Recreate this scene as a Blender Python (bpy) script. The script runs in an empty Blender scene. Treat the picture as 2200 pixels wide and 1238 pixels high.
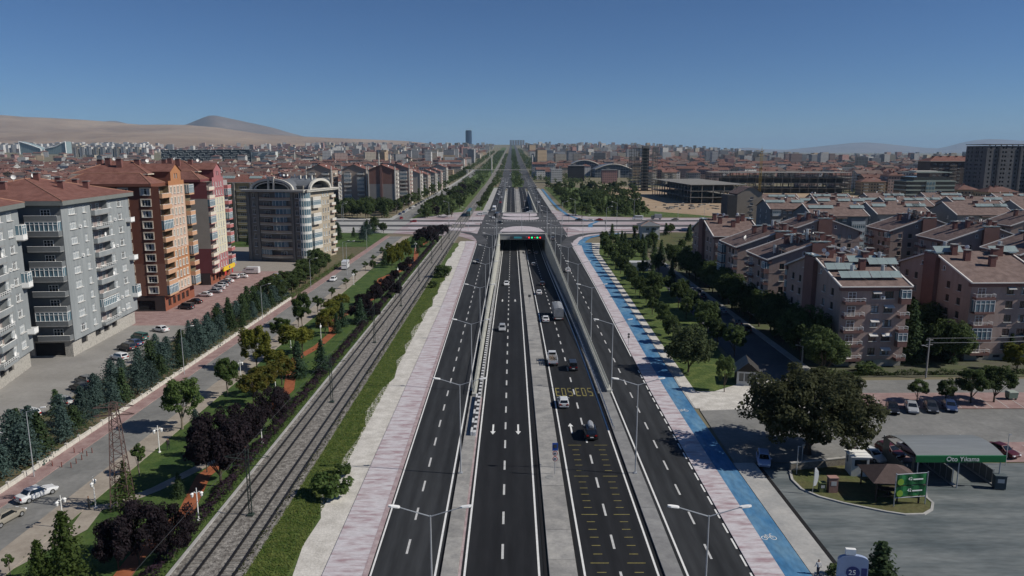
import bpy, math, random
import numpy as np
from mathutils import Vector, Matrix
R = math.radians
SC = bpy.context.scene
COL = SC.collection
rnd = random.Random(7)

# ------------------------------------------------------------------ camera, sky, sun, exposure
CAM_H, PITCH, FPX = 42.0, R(10.4), 1600.0
cam_d = bpy.data.cameras.new('camera')
cam_d.sensor_width = 36.0
cam_d.lens = 36.0 * FPX / 2200.0
cam_d.clip_start, cam_d.clip_end = 1.0, 90000.0
cam = bpy.data.objects.new('camera', cam_d)
COL.objects.link(cam)
cam.location = (0, 0, CAM_H)
cam.rotation_euler = (math.pi / 2 - PITCH, 0, 0)
SC.camera = cam

SUN_V = Vector((15.3, -2.6, 12.6)).normalized()
SUN_EL = math.asin(SUN_V.z)
SUN_AZ = math.atan2(SUN_V.x, SUN_V.y)
W = bpy.data.worlds.new('World')
SC.world = W
W.use_nodes = True
wn = W.node_tree
wn.nodes.clear()
sky_n = wn.nodes.new('ShaderNodeTexSky')
sky_n.sky_type = 'NISHITA'
sky_n.sun_disc = False
sky_n.sun_elevation = SUN_EL
sky_n.sun_rotation = SUN_AZ
sky_n.altitude = 3000.0
sky_n.air_density = 1.0
sky_n.dust_density = 0.0
sky_n.ozone_density = 10.0
bg = wn.nodes.new('ShaderNodeBackground')
bg.inputs['Strength'].default_value = 0.059
wo = wn.nodes.new('ShaderNodeOutputWorld')
wn.links.new(sky_n.outputs[0], bg.inputs[0])
wn.links.new(bg.outputs[0], wo.inputs[0])
sun_d = bpy.data.lights.new('sun', 'SUN')
sun_d.energy = 4.1
sun_d.angle = R(0.53)
sun_d.color = (1.0, 0.945, 0.855)
sun = bpy.data.objects.new('sun', sun_d)
COL.objects.link(sun)
sun.rotation_euler = SUN_V.to_track_quat('Z', 'Y').to_euler()
sun.location = (200, -30, 200)
SC.view_settings.view_transform = 'Standard'
SC.view_settings.look = 'None'
SC.view_settings.gamma = 1.0
SC.view_settings.use_curve_mapping = False
SC.view_settings.exposure = 0.12
SC.cycles.use_denoising = True
SC.cycles.max_bounces = 6
SC.cycles.diffuse_bounces = 3
SC.cycles.glossy_bounces = 2
SC.cycles.transmission_bounces = 2
SC.cycles.transparent_max_bounces = 4
SC.cycles.volume_bounces = 0
SC.cycles.caustics_reflective = False
SC.cycles.caustics_refractive = False


# ------------------------------------------------------------------ survey helpers (level ground points seen at a photo pixel)
def ray(u, v):
    a, b = (u - 1100) / FPX, (619 - v) / FPX
    return a, math.cos(PITCH) + b * math.sin(PITCH), -math.sin(PITCH) + b * math.cos(PITCH)


def G(u, v, z=0.0):
    dx, dy, dz = ray(u, v)
    t = (z - CAM_H) / dz
    return dx * t, dy * t


def AT(u, v, Y):
    dx, dy, dz = ray(u, v)
    t = Y / dy
    return dx * t, CAM_H + dz * t


# ------------------------------------------------------------------ object helpers
def tag(o, label=None, cat=None, group=None, kind=None):
    if label: o['label'] = label
    if cat: o['category'] = cat
    if group: o['group'] = group
    if kind: o['kind'] = kind
    return o


def empty(name, loc=(0, 0, 0), rz=0.0, label=None, cat=None, group=None):
    o = bpy.data.objects.new(name, None)
    COL.objects.link(o)
    o.location = loc
    o.rotation_euler = (0, 0, rz)
    o.empty_display_size = 0.3
    return tag(o, label, cat, group)


def ob(name, mesh, parent=None, loc=(0, 0, 0), rz=0.0, scale=None):
    o = bpy.data.objects.new(name, mesh)
    COL.objects.link(o)
    o.location = loc
    if rz: o.rotation_euler = (0, 0, rz)
    if scale is not None: o.scale = scale if hasattr(scale, '__len__') else (scale,) * 3
    if parent: o.parent = parent
    return o


def dup(src, loc, rz=0.0, scale=None, label=None, group=None):
    def cp(o, par):
        c = o.copy()
        COL.objects.link(c)
        c.parent = par
        for ch in o.children: cp(ch, c)
        return c
    c = cp(src, None)
    c.location = loc
    c.rotation_euler = (0, 0, rz)
    if scale is not None: c.scale = scale if hasattr(scale, '__len__') else (scale,) * 3
    if label: c['label'] = label
    if group: c['group'] = group
    return c


ORDS = ('first second third fourth fifth sixth seventh eighth ninth tenth eleventh twelfth thirteenth fourteenth fifteenth '
        'sixteenth seventeenth eighteenth nineteenth twentieth').split()


def ordinal(i):
    if i < 20: return ORDS[i]
    n = i + 1
    tens = {2: 'twent', 3: 'thirt', 4: 'fort', 5: 'fift', 6: 'sixt', 7: 'sevent', 8: 'eight', 9: 'ninet'}.get(n // 10, 'hundr')
    return tens + 'ieth' if n % 10 == 0 else tens + 'y-' + ORDS[n % 10 - 1]


class MB:
    def __init__(s):
        s.v, s.f, s.m = [], [], []

    def face(s, pts, m=0):
        i = len(s.v)
        s.v.extend(pts)
        s.f.append(tuple(range(i, i + len(pts))))
        s.m.append(m)

    def box(s, cx, cy, cz, sx, sy, sz, m=0, rz=0.0, top=None, taper=1.0, bot=True):
        """box centred in x,y with its base at cz"""
        c, n = math.cos(rz), math.sin(rz)
        i = len(s.v)
        for z, k in ((cz, 1.0), (cz + sz, taper)):
            for x, y in ((-1, -1), (1, -1), (1, 1), (-1, 1)):
                px, py = x * sx / 2 * k, y * sy / 2 * k
                s.v.append((cx + px * c - py * n, cy + px * n + py * c, z))
        fs = [(i + 4, i + 5, i + 6, i + 7), (i, i + 1, i + 5, i + 4), (i + 1, i + 2, i + 6, i + 5), (i + 2, i + 3, i + 7, i + 6), (i + 3, i, i + 4, i + 7)]
        ms = [m if top is None else top] + [m] * 4
        if bot:
            fs.append((i + 3, i + 2, i + 1, i)); ms.append(m)
        s.f += fs
        s.m += ms

    def prism(s, poly, z0, z1, m=0, top=None, bottom=False):
        n = len(poly)
        i = len(s.v)
        zz = z1 if hasattr(z1, '__len__') else [z1] * n
        s.v += [(p[0], p[1], z0) for p in poly] + [(p[0], p[1], zz[k]) for k, p in enumerate(poly)]
        for k in range(n):
            j = (k + 1) % n
            s.f.append((i + k, i + j, i + n + j, i + n + k)); s.m.append(m)
        s.f.append(tuple(range(i + n, i + 2 * n))); s.m.append(m if top is None else top)
        if bottom:
            s.f.append(tuple(range(i + n - 1, i - 1, -1))); s.m.append(m)

    def tube(s, p0, p1, r0, r1=None, n=6, m=0, cap=True):
        r1 = r0 if r1 is None else r1
        p0, p1 = Vector(p0), Vector(p1)
        d = (p1 - p0)
        if d.length < 1e-6: return
        d.normalize()
        a = d.orthogonal().normalized()
        b = d.cross(a)
        i = len(s.v)
        for p, r in ((p0, r0), (p1, r1)):
            for k in range(n):
                t = 2 * math.pi * k / n
                s.v.append(tuple(p + (a * math.cos(t) + b * math.sin(t)) * r))
        for k in range(n):
            j = (k + 1) % n
            s.f.append((i + k, i + j, i + n + j, i + n + k)); s.m.append(m)
        if cap:
            s.f.append(tuple(range(i + n, i + 2 * n))); s.m.append(m)
            s.f.append(tuple(range(i + n - 1, i - 1, -1))); s.m.append(m)

    def path(s, pts, r, n=6, m=0):
        for a, b in zip(pts[:-1], pts[1:]): s.tube(a, b, r, r, n, m)

    def grid(s, rows, m=0, close=False):
        """rows of equal numbers of points"""
        i = len(s.v)
        k = len(rows[0])
        for r in rows: s.v += [tuple(p) for p in r]
        for a in range(len(rows) - 1):
            for b in range(k if close else k - 1):
                c = (b + 1) % k
                s.f.append((i + a * k + b, i + a * k + c, i + (a + 1) * k + c, i + (a + 1) * k + b)); s.m.append(m)

    def mesh(s, name, mats, smooth=False):
        me = bpy.data.meshes.new(name)
        if len(s.v) < 6000:                                  # weld coincident corners
            idx, vv, mp = {}, [], []
            used = {i for f in s.f for i in f}
            for i, p in enumerate(s.v):
                if i not in used:
                    mp.append(-1); continue
                k = (round(p[0], 4), round(p[1], 4), round(p[2], 4))
                if k not in idx: idx[k] = len(vv); vv.append(p)
                mp.append(idx[k])
            keep = [(tuple(mp[i] for i in f), m) for f, m in zip(s.f, s.m)]
            keep = [(f, m) for f, m in keep if len(set(f)) == len(f)]
            s.v, s.f, s.m = vv, [k[0] for k in keep], [k[1] for k in keep]
        me.from_pydata(s.v, [], s.f)
        mats = mats if isinstance(mats, (list, tuple)) else [mats]
        for x in mats: me.materials.append(x)
        if len(mats) > 1: me.polygons.foreach_set('material_index', s.m)
        if smooth: me.polygons.foreach_set('use_smooth', [True] * len(s.f))
        me.update()
        return me

    def build(s, name, mats, parent=None, loc=(0, 0, 0), rz=0.0, smooth=False, **kw):
        return tag(ob(name, s.mesh(name, mats, smooth), parent, loc, rz), **kw)


# ------------------------------------------------------------------ materials
MATS = {}


def mat(name, col, rough=0.85, var=0.12, scale=0.4, col2=None, fine=6.0, bump=0.0, spec=0.3, metal=0.0, rand=0.0, stretch=None, mix=0.5, fbump=None):
    """procedural surface: base colour broken up by two octaves of noise, optional second colour in patches"""
    if name in MATS: return MATS[name]
    m = bpy.data.materials.new(name)
    m.use_nodes = True
    nt = m.node_tree
    N, L = nt.nodes, nt.links
    b = N['Principled BSDF']
    b.inputs['Roughness'].default_value = rough
    b.inputs['Specular IOR Level'].default_value = spec
    b.inputs['Metallic'].default_value = metal
    tc = N.new('ShaderNodeTexCoord')
    src = tc.outputs['Object']
    if stretch:
        mp = N.new('ShaderNodeMapping')
        mp.inputs['Scale'].default_value = stretch
        L.new(src, mp.inputs['Vector']); src = mp.outputs[0]
    n1 = N.new('ShaderNodeTexNoise'); n1.inputs['Scale'].default_value = scale; n1.inputs['Detail'].default_value = 5
    n1.inputs['Roughness'].default_value = 0.6
    L.new(src, n1.inputs['Vector'])
    n2 = N.new('ShaderNodeTexNoise'); n2.inputs['Scale'].default_value = scale * fine; n2.inputs['Detail'].default_value = 3
    L.new(src, n2.inputs['Vector'])
    c2 = col2 if col2 else tuple(min(1, c * 1.06) for c in col)
    mx = N.new('ShaderNodeMix'); mx.data_type = 'RGBA'
    mr = N.new('ShaderNodeMapRange'); mr.inputs['From Min'].default_value = mix - 0.12; mr.inputs['From Max'].default_value = mix + 0.12
    L.new(n1.outputs['Fac'], mr.inputs['Value'])
    L.new(mr.outputs[0], mx.inputs['Factor'])
    mx.inputs['A'].default_value = (*col, 1); mx.inputs['B'].default_value = (*c2, 1)
    add = N.new('ShaderNodeMath'); add.operation = 'ADD'
    L.new(n1.outputs['Fac'], add.inputs[0]); L.new(n2.outputs['Fac'], add.inputs[1])
    vr = N.new('ShaderNodeMapRange'); vr.inputs['From Min'].default_value = 0.6; vr.inputs['From Max'].default_value = 1.4
    vr.inputs['To Min'].default_value = 1 - var; vr.inputs['To Max'].default_value = 1 + var
    L.new(add.outputs[0], vr.inputs['Value'])
    val = vr.outputs[0]
    if rand:
        oi = N.new('ShaderNodeObjectInfo')
        rr = N.new('ShaderNodeMapRange'); rr.inputs['To Min'].default_value = 1 - rand; rr.inputs['To Max'].default_value = 1 + rand
        L.new(oi.outputs['Random'], rr.inputs['Value'])
        mu = N.new('ShaderNodeMath'); mu.operation = 'MULTIPLY'
        L.new(val, mu.inputs[0]); L.new(rr.outputs[0], mu.inputs[1]); val = mu.outputs[0]
    sc = N.new('ShaderNodeVectorMath'); sc.operation = 'SCALE'
    L.new(mx.outputs['Result'], sc.inputs[0]); L.new(val, sc.inputs['Scale'])
    L.new(sc.outputs[0], b.inputs['Base Color'])
    if bump:
        bp = N.new('ShaderNodeBump'); bp.inputs['Strength'].default_value = bump; bp.inputs['Distance'].default_value = fbump or 0.05
        L.new(n2.outputs['Fac'], bp.inputs['Height']); L.new(bp.outputs[0], b.inputs['Normal'])
    MATS[name] = m
    return m


def leafmat(name, col, col2, rand=0.18, rough=0.75):
    if name in MATS: return MATS[name]
    m = mat(name, col, rough=rough, var=0.30, scale=1.1, col2=col2, fine=5.0, spec=0.12, rand=rand, mix=0.5)
    nt = m.node_tree
    b = nt.nodes['Principled BSDF']
    src = b.inputs['Base Color'].links[0].from_socket
    tr = nt.nodes.new('ShaderNodeBsdfTranslucent'); mx = nt.nodes.new('ShaderNodeMixShader'); mx.inputs[0].default_value = 0.42
    sc = nt.nodes.new('ShaderNodeVectorMath'); sc.operation = 'SCALE'; sc.inputs['Scale'].default_value = 1.5
    out = [n for n in nt.nodes if n.type == 'OUTPUT_MATERIAL'][0]
    nt.links.new(src, sc.inputs[0]); nt.links.new(sc.outputs[0], tr.inputs['Color'])
    nt.links.new(b.outputs[0], mx.inputs[1]); nt.links.new(tr.outputs[0], mx.inputs[2]); nt.links.new(mx.outputs[0], out.inputs['Surface'])
    return m


def tyre_tracks(m, period, amount, phase=0.0):
    """faint wheel-polished bands along the road (object y)"""
    nt = m.node_tree
    b = nt.nodes['Principled BSDF']
    src = b.inputs['Base Color'].links[0].from_socket
    tc = nt.nodes.new('ShaderNodeTexCoord')
    w = nt.nodes.new('ShaderNodeTexWave'); w.bands_direction = 'X'; w.inputs['Scale'].default_value = 0.314 / period; w.inputs['Phase Offset'].default_value = phase
    w.inputs['Distortion'].default_value = 1.6; w.inputs['Detail'].default_value = 2; w.inputs['Detail Scale'].default_value = .4
    r = nt.nodes.new('ShaderNodeMapRange'); r.inputs['To Min'].default_value = 1 - amount; r.inputs['To Max'].default_value = 1 + amount
    sc = nt.nodes.new('ShaderNodeVectorMath'); sc.operation = 'SCALE'
    nt.links.new(tc.outputs['Object'], w.inputs['Vector']); nt.links.new(w.outputs['Fac'], r.inputs['Value'])
    nt.links.new(src, sc.inputs[0]); nt.links.new(r.outputs[0], sc.inputs['Scale']); nt.links.new(sc.outputs[0], b.inputs['Base Color'])


ASPH_NEW = mat('asphalt_new', (0.016, 0.017, 0.0195), var=0.22, scale=0.25, col2=(0.0205, 0.0215, 0.024), stretch=(1, 0.12, 1), fine=9, bump=0.2, fbump=0.01, spec=0.18)
ASPH_FR = mat('asphalt_frontage', (0.026, 0.028, 0.031), var=0.25, scale=0.22, col2=(0.035, 0.037, 0.040), stretch=(1, 0.1, 1), fine=8, spec=0.18)
tyre_tracks(ASPH_NEW, 1.75, .10)
tyre_tracks(ASPH_FR, 1.75, .13)
ASPH_OLD = mat('asphalt_old', (0.185, 0.185, 0.178), var=0.2, scale=0.16, col2=(0.215, 0.213, 0.203), fine=9, spec=0.2)
ASPH_CROSS = mat('asphalt_cross', (0.060, 0.062, 0.066), var=0.2, scale=0.12, col2=(0.085, 0.086, 0.090), fine=9, spec=0.2)
CONC = mat('concrete_light', (0.34, 0.34, 0.33), var=0.14, scale=0.35, col2=(0.40, 0.39, 0.37), fine=7)
CONC_D = mat('concrete_grey', (0.22, 0.22, 0.22), var=0.16, scale=0.3, col2=(0.27, 0.27, 0.26), fine=7)
CONC_W = mat('concrete_wall', (0.40, 0.40, 0.36), var=0.12, scale=0.5, col2=(0.46, 0.46, 0.41), fine=6)
WHITE_P = mat('white_paint', (0.72, 0.72, 0.70), rough=0.6, var=0.10, scale=1.5)
DASH_P = mat('worn_lane_paint', (0.50, 0.50, 0.49), rough=0.7, var=0.22, scale=2.2, fine=4)
YELL_P = mat('yellow_paint', (0.25, 0.215, 0.07), rough=0.7, var=0.45, scale=2.5)
METAL = mat('galvanised_steel', (0.46, 0.48, 0.50), rough=0.4, var=0.06, metal=0.35, spec=0.5)
DMETAL = mat('dark_steel', (0.08, 0.085, 0.09), rough=0.5, var=0.1, metal=0.3)
WHITE = mat('white_plastic', (0.80, 0.80, 0.78), rough=0.45, var=0.05)
GLASS = mat('window_glass', (0.030, 0.038, 0.045), rough=0.08, var=0.25, scale=0.9, spec=0.8)
GLASS_B = mat('blue_window_glass', (0.10, 0.17, 0.21), rough=0.12, var=0.25, scale=0.9, spec=0.8)
CURT = mat('net_curtain', (0.30, 0.33, 0.345), rough=0.6, var=0.25, scale=3.5, stretch=(3, 3, 0.4), spec=0.5)
DARK = mat('dark_interior', (0.018, 0.018, 0.02), var=0.1)
# ------------------------------------------------------------------ terrain, roads, underpass
def sstep(a, b, x):
    t = min(1, max(0, (x - a) / (b - a)))
    return t * t * (3 - 2 * t)


def T(x, y):
    if y < 900: return 0.0
    r = min(y - 900, 6000)
    s = 0.0185 * r * (r / (r + 600))
    q = x / y
    return s * (1 - 0.97 * sstep(0.12, 0.42, q))


def lerp_poly(tab, y):
    if not hasattr(tab, '__len__'): return tab
    if y <= tab[0][0]: return tab[0][1]
    for (a, xa), (b, xb) in zip(tab[:-1], tab[1:]):
        if y <= b: return xa + (xb - xa) * (y - a) / (b - a)
    return tab[-1][1]


P_IN, P_OUT = 380.0, 512.0
WL, WR = -6.2, 16.8


def zroad(y):
    if y < 112: return 0.0
    if y < P_IN: return -8.3 * sstep(112, P_IN + 25, y)
    if y < P_OUT: return -8.3 * sstep(112, P_IN + 25, P_IN) + (-8.3 + 8.3 * sstep(112, P_IN + 25, P_IN)) * (1 if P_IN + 25 < y < P_OUT - 25 else 0.5)
    if y < 800: return -8.3 * (1 - sstep(P_OUT - 25, 800, y))
    return 0.0


def zr(y):
    if y < 900: return min(0.0, -8.3 * min(sstep(112, 405, y), 1 - sstep(487, 800, y)))
    return T(0, y)


def yrange(y0, y1, step):
    n = max(1, int(round((y1 - y0) / step)))
    return [y0 + (y1 - y0) * i / n for i in range(n + 1)]


def strip(name, xl, xr, y0, y1, z=0.0, m=None, step=20, thick=0.0, label=None, kind='structure', parent=None, zf=None, side=None):
    mb = MB()
    ys = yrange(y0, y1, step)
    rows = []
    for y in ys:
        zz = z + (zf(y) if zf else 0)
        a, b = lerp_poly(xl, y), lerp_poly(xr, y)
        if thick: rows.append([(a, y, zz - thick), (a, y, zz), (b, y, zz), (b, y, zz - thick)])
        else: rows.append([(a, y, zz), (b, y, zz)])
    rows = [r[::-1] for r in rows]
    mb.grid(rows)
    if thick:
        mb.face(rows[0][::-1]); mb.face(rows[-1])
    o = mb.build(name, m, parent)
    if not parent: tag(o, kind=kind)
    return o


def polysheet(name, pts, z, m, thick=0.0, parent=None, kind='structure'):
    mb = MB()
    a = sum(p[0] * q[1] - q[0] * p[1] for p, q in zip(pts, pts[1:] + pts[:1]))
    if a < 0: pts = pts[::-1]
    if thick: mb.prism(pts, z - thick, z)
    else: mb.face([(p[0], p[1], z) for p in pts])
    o = mb.build(name, m, parent)
    if not parent: tag(o, kind=kind)
    return o


GROUND = mat('dry_ground', (0.20, 0.165, 0.115), var=0.25, scale=0.006, col2=(0.155, 0.15, 0.085), fine=11)
xs = [-30000, -18000, -11000, -7500, -5500, -4200, -3200, -2500, -1900, -1500, -1200, -950, -750, -550, -400, -280, -200, -130, -90, -60, -36, -20, WL, 5, WR, 30, 45, 70, 100, 140, 200, 280, 400, 550, 750, 950, 1200, 1500, 1900, 2500, 3200, 4200, 5500, 7500, 11000, 18000, 30000]
ys = [-300, -100, 0, 60, 112, 160, 220, 300, P_IN, 440, P_OUT, 600, 700, 800, 900, 1000, 1100, 1250, 1400, 1600, 1800, 2000, 2300, 2600, 3000, 3400, 3800, 4300, 4800, 5400, 6000, 6900, 8000, 10000, 14000, 20000, 32000]
mb = MB()
for r in range(len(ys) - 1):
    for c in range(len(xs) - 1):
        if xs[c] >= WL and xs[c + 1] <= WR and 112 <= ys[r] < 800: continue
        q = [(xs[c], ys[r]), (xs[c + 1], ys[r]), (xs[c + 1], ys[r + 1]), (xs[c], ys[r + 1])]
        mb.face([(x, y, T(x, y) - 0.10 - (0.25 if y > 900 else 0)) for x, y in q])
mb.build('ground', GROUND, kind='structure')

# far relief: each crest stands at its own distance, with a front slope, a rounded top and a back slope
HILL = mat('steppe_hill', (0.26, 0.185, 0.13), var=0.22, scale=0.0011, col2=(0.33, 0.25, 0.18), fine=7)
MOUNT = mat('bare_mountain', (0.17, 0.135, 0.115), var=0.2, scale=0.0009, col2=(0.215, 0.175, 0.15), fine=8)


def relief(name, prof, d_foot, d_crest, m, rough, seed, foot=None):
    rr = random.Random(seed)
    ph = [rr.random() * 6.28 for _ in range(12)]
    us = []
    u = prof[0][0]
    while u < prof[-1][0]:
        us.append(u); u += 9
    us.append(prof[-1][0])
    ks = [0, .12, .25, .38, .5, .62, .74, .84, .92, .97, 1.0, 1.05, 1.15, 1.35]
    rows = []
    for u in us:
        v = lerp_poly(prof, u)
        xc, zc = AT(u, v, d_crest)
        row = []
        for k in ks:
            D = d_foot + (d_crest - d_foot) * k
            x = xc * D / d_crest
            zf = (T(x, d_foot) if foot is None else foot) - 3
            if k <= 1: h = zf + (zc - zf) * (0.35 * k + 0.65 * k ** 1.9)
            else: h = zf + (zc - zf) * max(0, 1 - ((k - 1) / 0.35) ** 1.4)
            g = sum(math.sin(x * f / rough + ph[i] + D * f * 0.8 / rough * (1 if i % 2 else -1)) / (1 + i) for i, f in enumerate((1.0, 1.9, 3.1, 4.7, 7.9)))
            h += g * (zc - zf) * 0.055 * min(1, k * 3) * (1 - max(0, min(1, (k - .8) / .2)) * .85 if k <= 1 else 0)
            row.append((x, D, h))
        rows.append(row)
    mb = MB()
    mb.grid([r[::-1] for r in rows])
    return mb.build(name, m, smooth=True, kind='structure')


relief('hill', [(-700, 238), (-300, 243), (0, 248), (60, 252), (110, 254), (180, 258), (240, 263), (300, 268), (350, 268), (400, 268), (470, 274), (560, 288), (640, 293), (720, 297), (800, 300), (870, 303), (930, 309), (980, 318)], 4300, 7600, HILL, 420, 3)
relief('hill', [(-900, 300), (-300, 296), (-100, 290), (60, 285), (200, 283), (330, 286), (420, 291), (520, 297), (600, 303), (660, 309)], 3600, 5600, HILL, 300, 5)
relief('mountain', [(340, 290), (380, 273), (405, 266), (425, 258), (440, 252), (452, 248.5), (463, 249), (480, 252), (500, 256), (540, 265), (560, 269), (590, 276), (620, 285), (655, 294), (690, 303)], 8800, 11500, MOUNT, 500, 11)
relief('mountain', [(150, 285), (195, 266), (225, 260.5), (245, 259), (262, 262), (285, 269), (320, 285)], 9200, 11000, MOUNT, 500, 12)
relief('mountain', [(1520, 327), (1560, 322), (1585, 318.5), (1610, 317.5), (1650, 321), (1690, 322), (1740, 317), (1790, 311.5), (1830, 307), (1865, 306), (1900, 309), (1950, 314), (1990, 318), (2015, 319), (2035, 315), (2060, 308), (2095, 301), (2125, 298.5), (2160, 300), (2210, 303), (2300, 309), (2450, 318), (2700, 326)], 19000, 24000, MOUNT, 1500, 13, foot=0)

# --- main carriageways through the underpass
LAWN = mat('lawn', (0.040, 0.082, 0.018), var=0.30, scale=0.35, col2=(0.070, 0.105, 0.025), fine=7, bump=0.6, fbump=0.15)
VERGE = mat('rough_grass', (0.062, 0.100, 0.022), var=0.4, scale=0.45, col2=(0.110, 0.135, 0.036), fine=5, bump=0.8, fbump=0.2, mix=0.56)
DRYG = mat('dry_grass', (0.115, 0.105, 0.045), var=0.35, scale=0.3, col2=(0.070, 0.085, 0.028), fine=6, bump=0.6, fbump=0.15)
DIRT = mat('pale_gravel', (0.50, 0.475, 0.43), var=0.2, scale=0.5, col2=(0.58, 0.555, 0.51), fine=8, bump=0.5, fbump=0.06)
PINK = mat('dusty_pink_paving', (0.56, 0.532, 0.552), var=0.2, scale=1.5, col2=(0.30, 0.21, 0.226), stretch=(0.22, 0.8, 1), fine=5, mix=0.555)
PINK_C = mat('pink_kerb', (0.34, 0.25, 0.26), var=0.2, scale=0.8, col2=(0.40, 0.33, 0.33))
PINK_W = mat('pink_brick_paving', (0.27, 0.175, 0.165), var=0.15, scale=0.5, col2=(0.32, 0.225, 0.21), fine=9)
BLUE = mat('blue_cycle_surface', (0.050, 0.178, 0.35), var=0.34, scale=0.3, col2=(0.11, 0.225, 0.335), stretch=(1, .35, 1), fine=7)
BLACK = mat('gutter_black', (0.010, 0.010, 0.011), var=0.2)

strip('ramp_floor', WL - .1, WR + .1, 111, 801, -0.06, CONC_D, 12, zf=zr)
road_l = strip('main_carriageway', -5.2, 3.2, 20, 900, 0.0, ASPH_NEW, 12, zf=zr)
road_r = strip('main_carriageway', 6.9, 15.3, 20, 900, 0.0, ASPH_NEW, 12, zf=zr)
FLl = [(20, -14.0), (68, -14.5), (140, -15.0), (210, -15.6), (330, -16.4), (400, -17.2)]
FRr = [(20, 24.2), (125, 24.6), (170, 25.4), (230, 26.5), (310, 27.2), (400, 27.8)]
front_l = strip('frontage_road', FLl, -7.25, 20, 900, 0.0, ASPH_FR, 15)
front_r = strip('frontage_road', 17.25, FRr, 20, 900, 0.0, ASPH_FR, 15)


def dashes(parent, x, y0, y1, on, gap, w=0.16, m=None, zf=None, zo=0.014, name='lane_marking'):
    mb = MB()
    y = y0
    while y < y1:
        e = min(y + on, y1)
        for a, b in zip(yrange(y, e, 12)[:-1], yrange(y, e, 12)[1:]):
            xa, xb = lerp_poly(x, a), lerp_poly(x, b)
            za, zb = zo + (zf(a) if zf else 0), zo + (zf(b) if zf else 0)
            mb.face([(xa - w / 2, a, za), (xa + w / 2, a, za), (xb + w / 2, b, zb), (xb - w / 2, b, zb)])
        y += on + gap
    return mb.build(name, m or DASH_P, parent)


for x in (-4.8, 2.75): dashes(road_l, x, 20, 880, 860, 0, 0.22, WHITE_P, zr)
dashes(road_l, -1.0, 42, 880, 3.0, 4.4, 0.26, None, zr)
for x in (7.35, 14.75): dashes(road_r, x, 20, 880, 860, 0, 0.22, WHITE_P, zr)
dashes(road_r, 11.0, 44, 880, 3.0, 4.4, 0.26, None, zr)
dashes(front_l, [(y, x + 0.25) for y, x in FLl], 20, 378, 860, 0, 0.18, WHITE_P)
dashes(front_l, -7.75, 20, 378, 860, 0, 0.22, WHITE_P)
dashes(front_l, [(20, -11.0), (140, -11.4), (300, -11.9), (400, -12.4)], 43, 372, 3.0, 4.4, 0.24)
dashes(front_l, -11.5, 515, 880, 3.0, 4.4, 0.24)
dashes(front_r, 17.7, 20, 378, 860, 0, 0.22, WHITE_P)
dashes(front_r, 20.9, 42, 372, 3.0, 4.4, 0.24)
dashes(front_r, [(y, x - 0.25) for y, x in FRr], 60, 140, 2.2, 1.2, 0.2, WHITE_P)
dashes(front_r, [(y, x - 0.25) for y, x in FRr], 150, 385, 860, 0, 0.2, WHITE_P)
dashes(front_r, 21.2, 515, 880, 3.0, 4.4, 0.24)
mb = MB()
for xa in (9.1, 12.9):                                    # transverse bars before the speed camera
    for i in range(24):
        y = 62 + i * 1.75
        w = 1.9 if i % 6 == 5 else 0.95
        mb.face([(xa - w / 2, y, .014), (xa + w / 2, y, .014), (xa + w / 2, y + .12, .014), (xa - w / 2, y + .12, .014)])
mb.build('transverse_marking', YELL_P, road_r)


def arrow(parent, x, y, dirn, L=4.2, zf=zr):
    mb = MB()
    z = zf(y) + 0.03
    s = dirn
    def P(a, b): return (x + a, y + s * b, z + (zf(y + s * b) - zf(y)))
    def F(p): mb.face(p if s > 0 else p[::-1])
    F([P(-.13, -L / 2), P(.13, -L / 2), P(.13, L / 2 - 1.3), P(-.13, L / 2 - 1.3)])
    F([P(-.42, L / 2 - 1.3), P(.42, L / 2 - 1.3), P(0, L / 2)])
    mb.build('arrow_marking', WHITE_P, parent)


for x in (-2.9, 0.95):
    arrow(road_l, x, 108.5, -1)
    arrow(road_l, x, 222, -1)
arrow(road_r, 9.1, 109, 1)
# yellow letters painted on the carriageway
LET = {'E': [(0, 0, .2, 1), (.2, 0, .9, .09), (.2, .45, .75, .54), (.2, .91, .9, 1)],
       'D': [(0, 0, .14, 1), (.14, 0, .7, .08), (.14, .92, .7, 1), (.7, .06, .84, .94)],
       'S': [(.08, 0, .8, .08), (.72, .08, .86, .48), (.1, .46, .76, .55), (0, .53, .14, .92), (.08, .92, .8, 1)]}
for k, (ch, x) in enumerate(zip('EDSEDS', (7.75, 8.85, 9.95, 11.3, 12.4, 13.5))):
    mb = MB()
    y0 = 124.5
    for a, b, c, d in LET[ch]:
        q = [(x + a * .85, y0 + b * 4.6), (x + c * .85, y0 + b * 4.6), (x + c * .85, y0 + d * 4.6), (x + a * .85, y0 + d * 4.6)]
        mb.face([(p[0], p[1], zr(p[1]) + .02) for p in q])
    mb.build('painted_letter', YELL_P, road_r)


# --- concrete medians laid in slabs
def slabs(name, xl, xr, y0, y1, L, h, m, zf=None, step=0.035):
    root = empty(name, ((lerp_poly(xl, y0) + lerp_poly(xr, y0)) / 2, y0, 0))
    tag(root, kind='structure')
    ox, oy = root.location.x, y0
    y = y0
    r2 = random.Random(int(y0 * 3 + h * 100))
    while y < y1 - 0.5:
        e = min(y + L * r2.uniform(.85, 1.15), y1)
        if y1 - e < 1: e = y1
        hh = h + r2.uniform(-.012, .012)
        mb = MB()
        pts = []
        for yy in (y + step / 2, e - step / 2):
            a, b = lerp_poly(xl, yy), lerp_poly(xr, yy)
            z = zf(yy) if zf else 0
            pts.append([(a - ox, yy - oy, z - .3), (a + .04 - ox, yy - oy, z + hh), (b - .04 - ox, yy - oy, z + hh), (b - ox, yy - oy, z - .3)])
        mb.grid([p[::-1] for p in pts])
        mb.face(pts[0]); mb.face(pts[1][::-1])
        mb.build('slab', m, root)
        y = e
    return root


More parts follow.
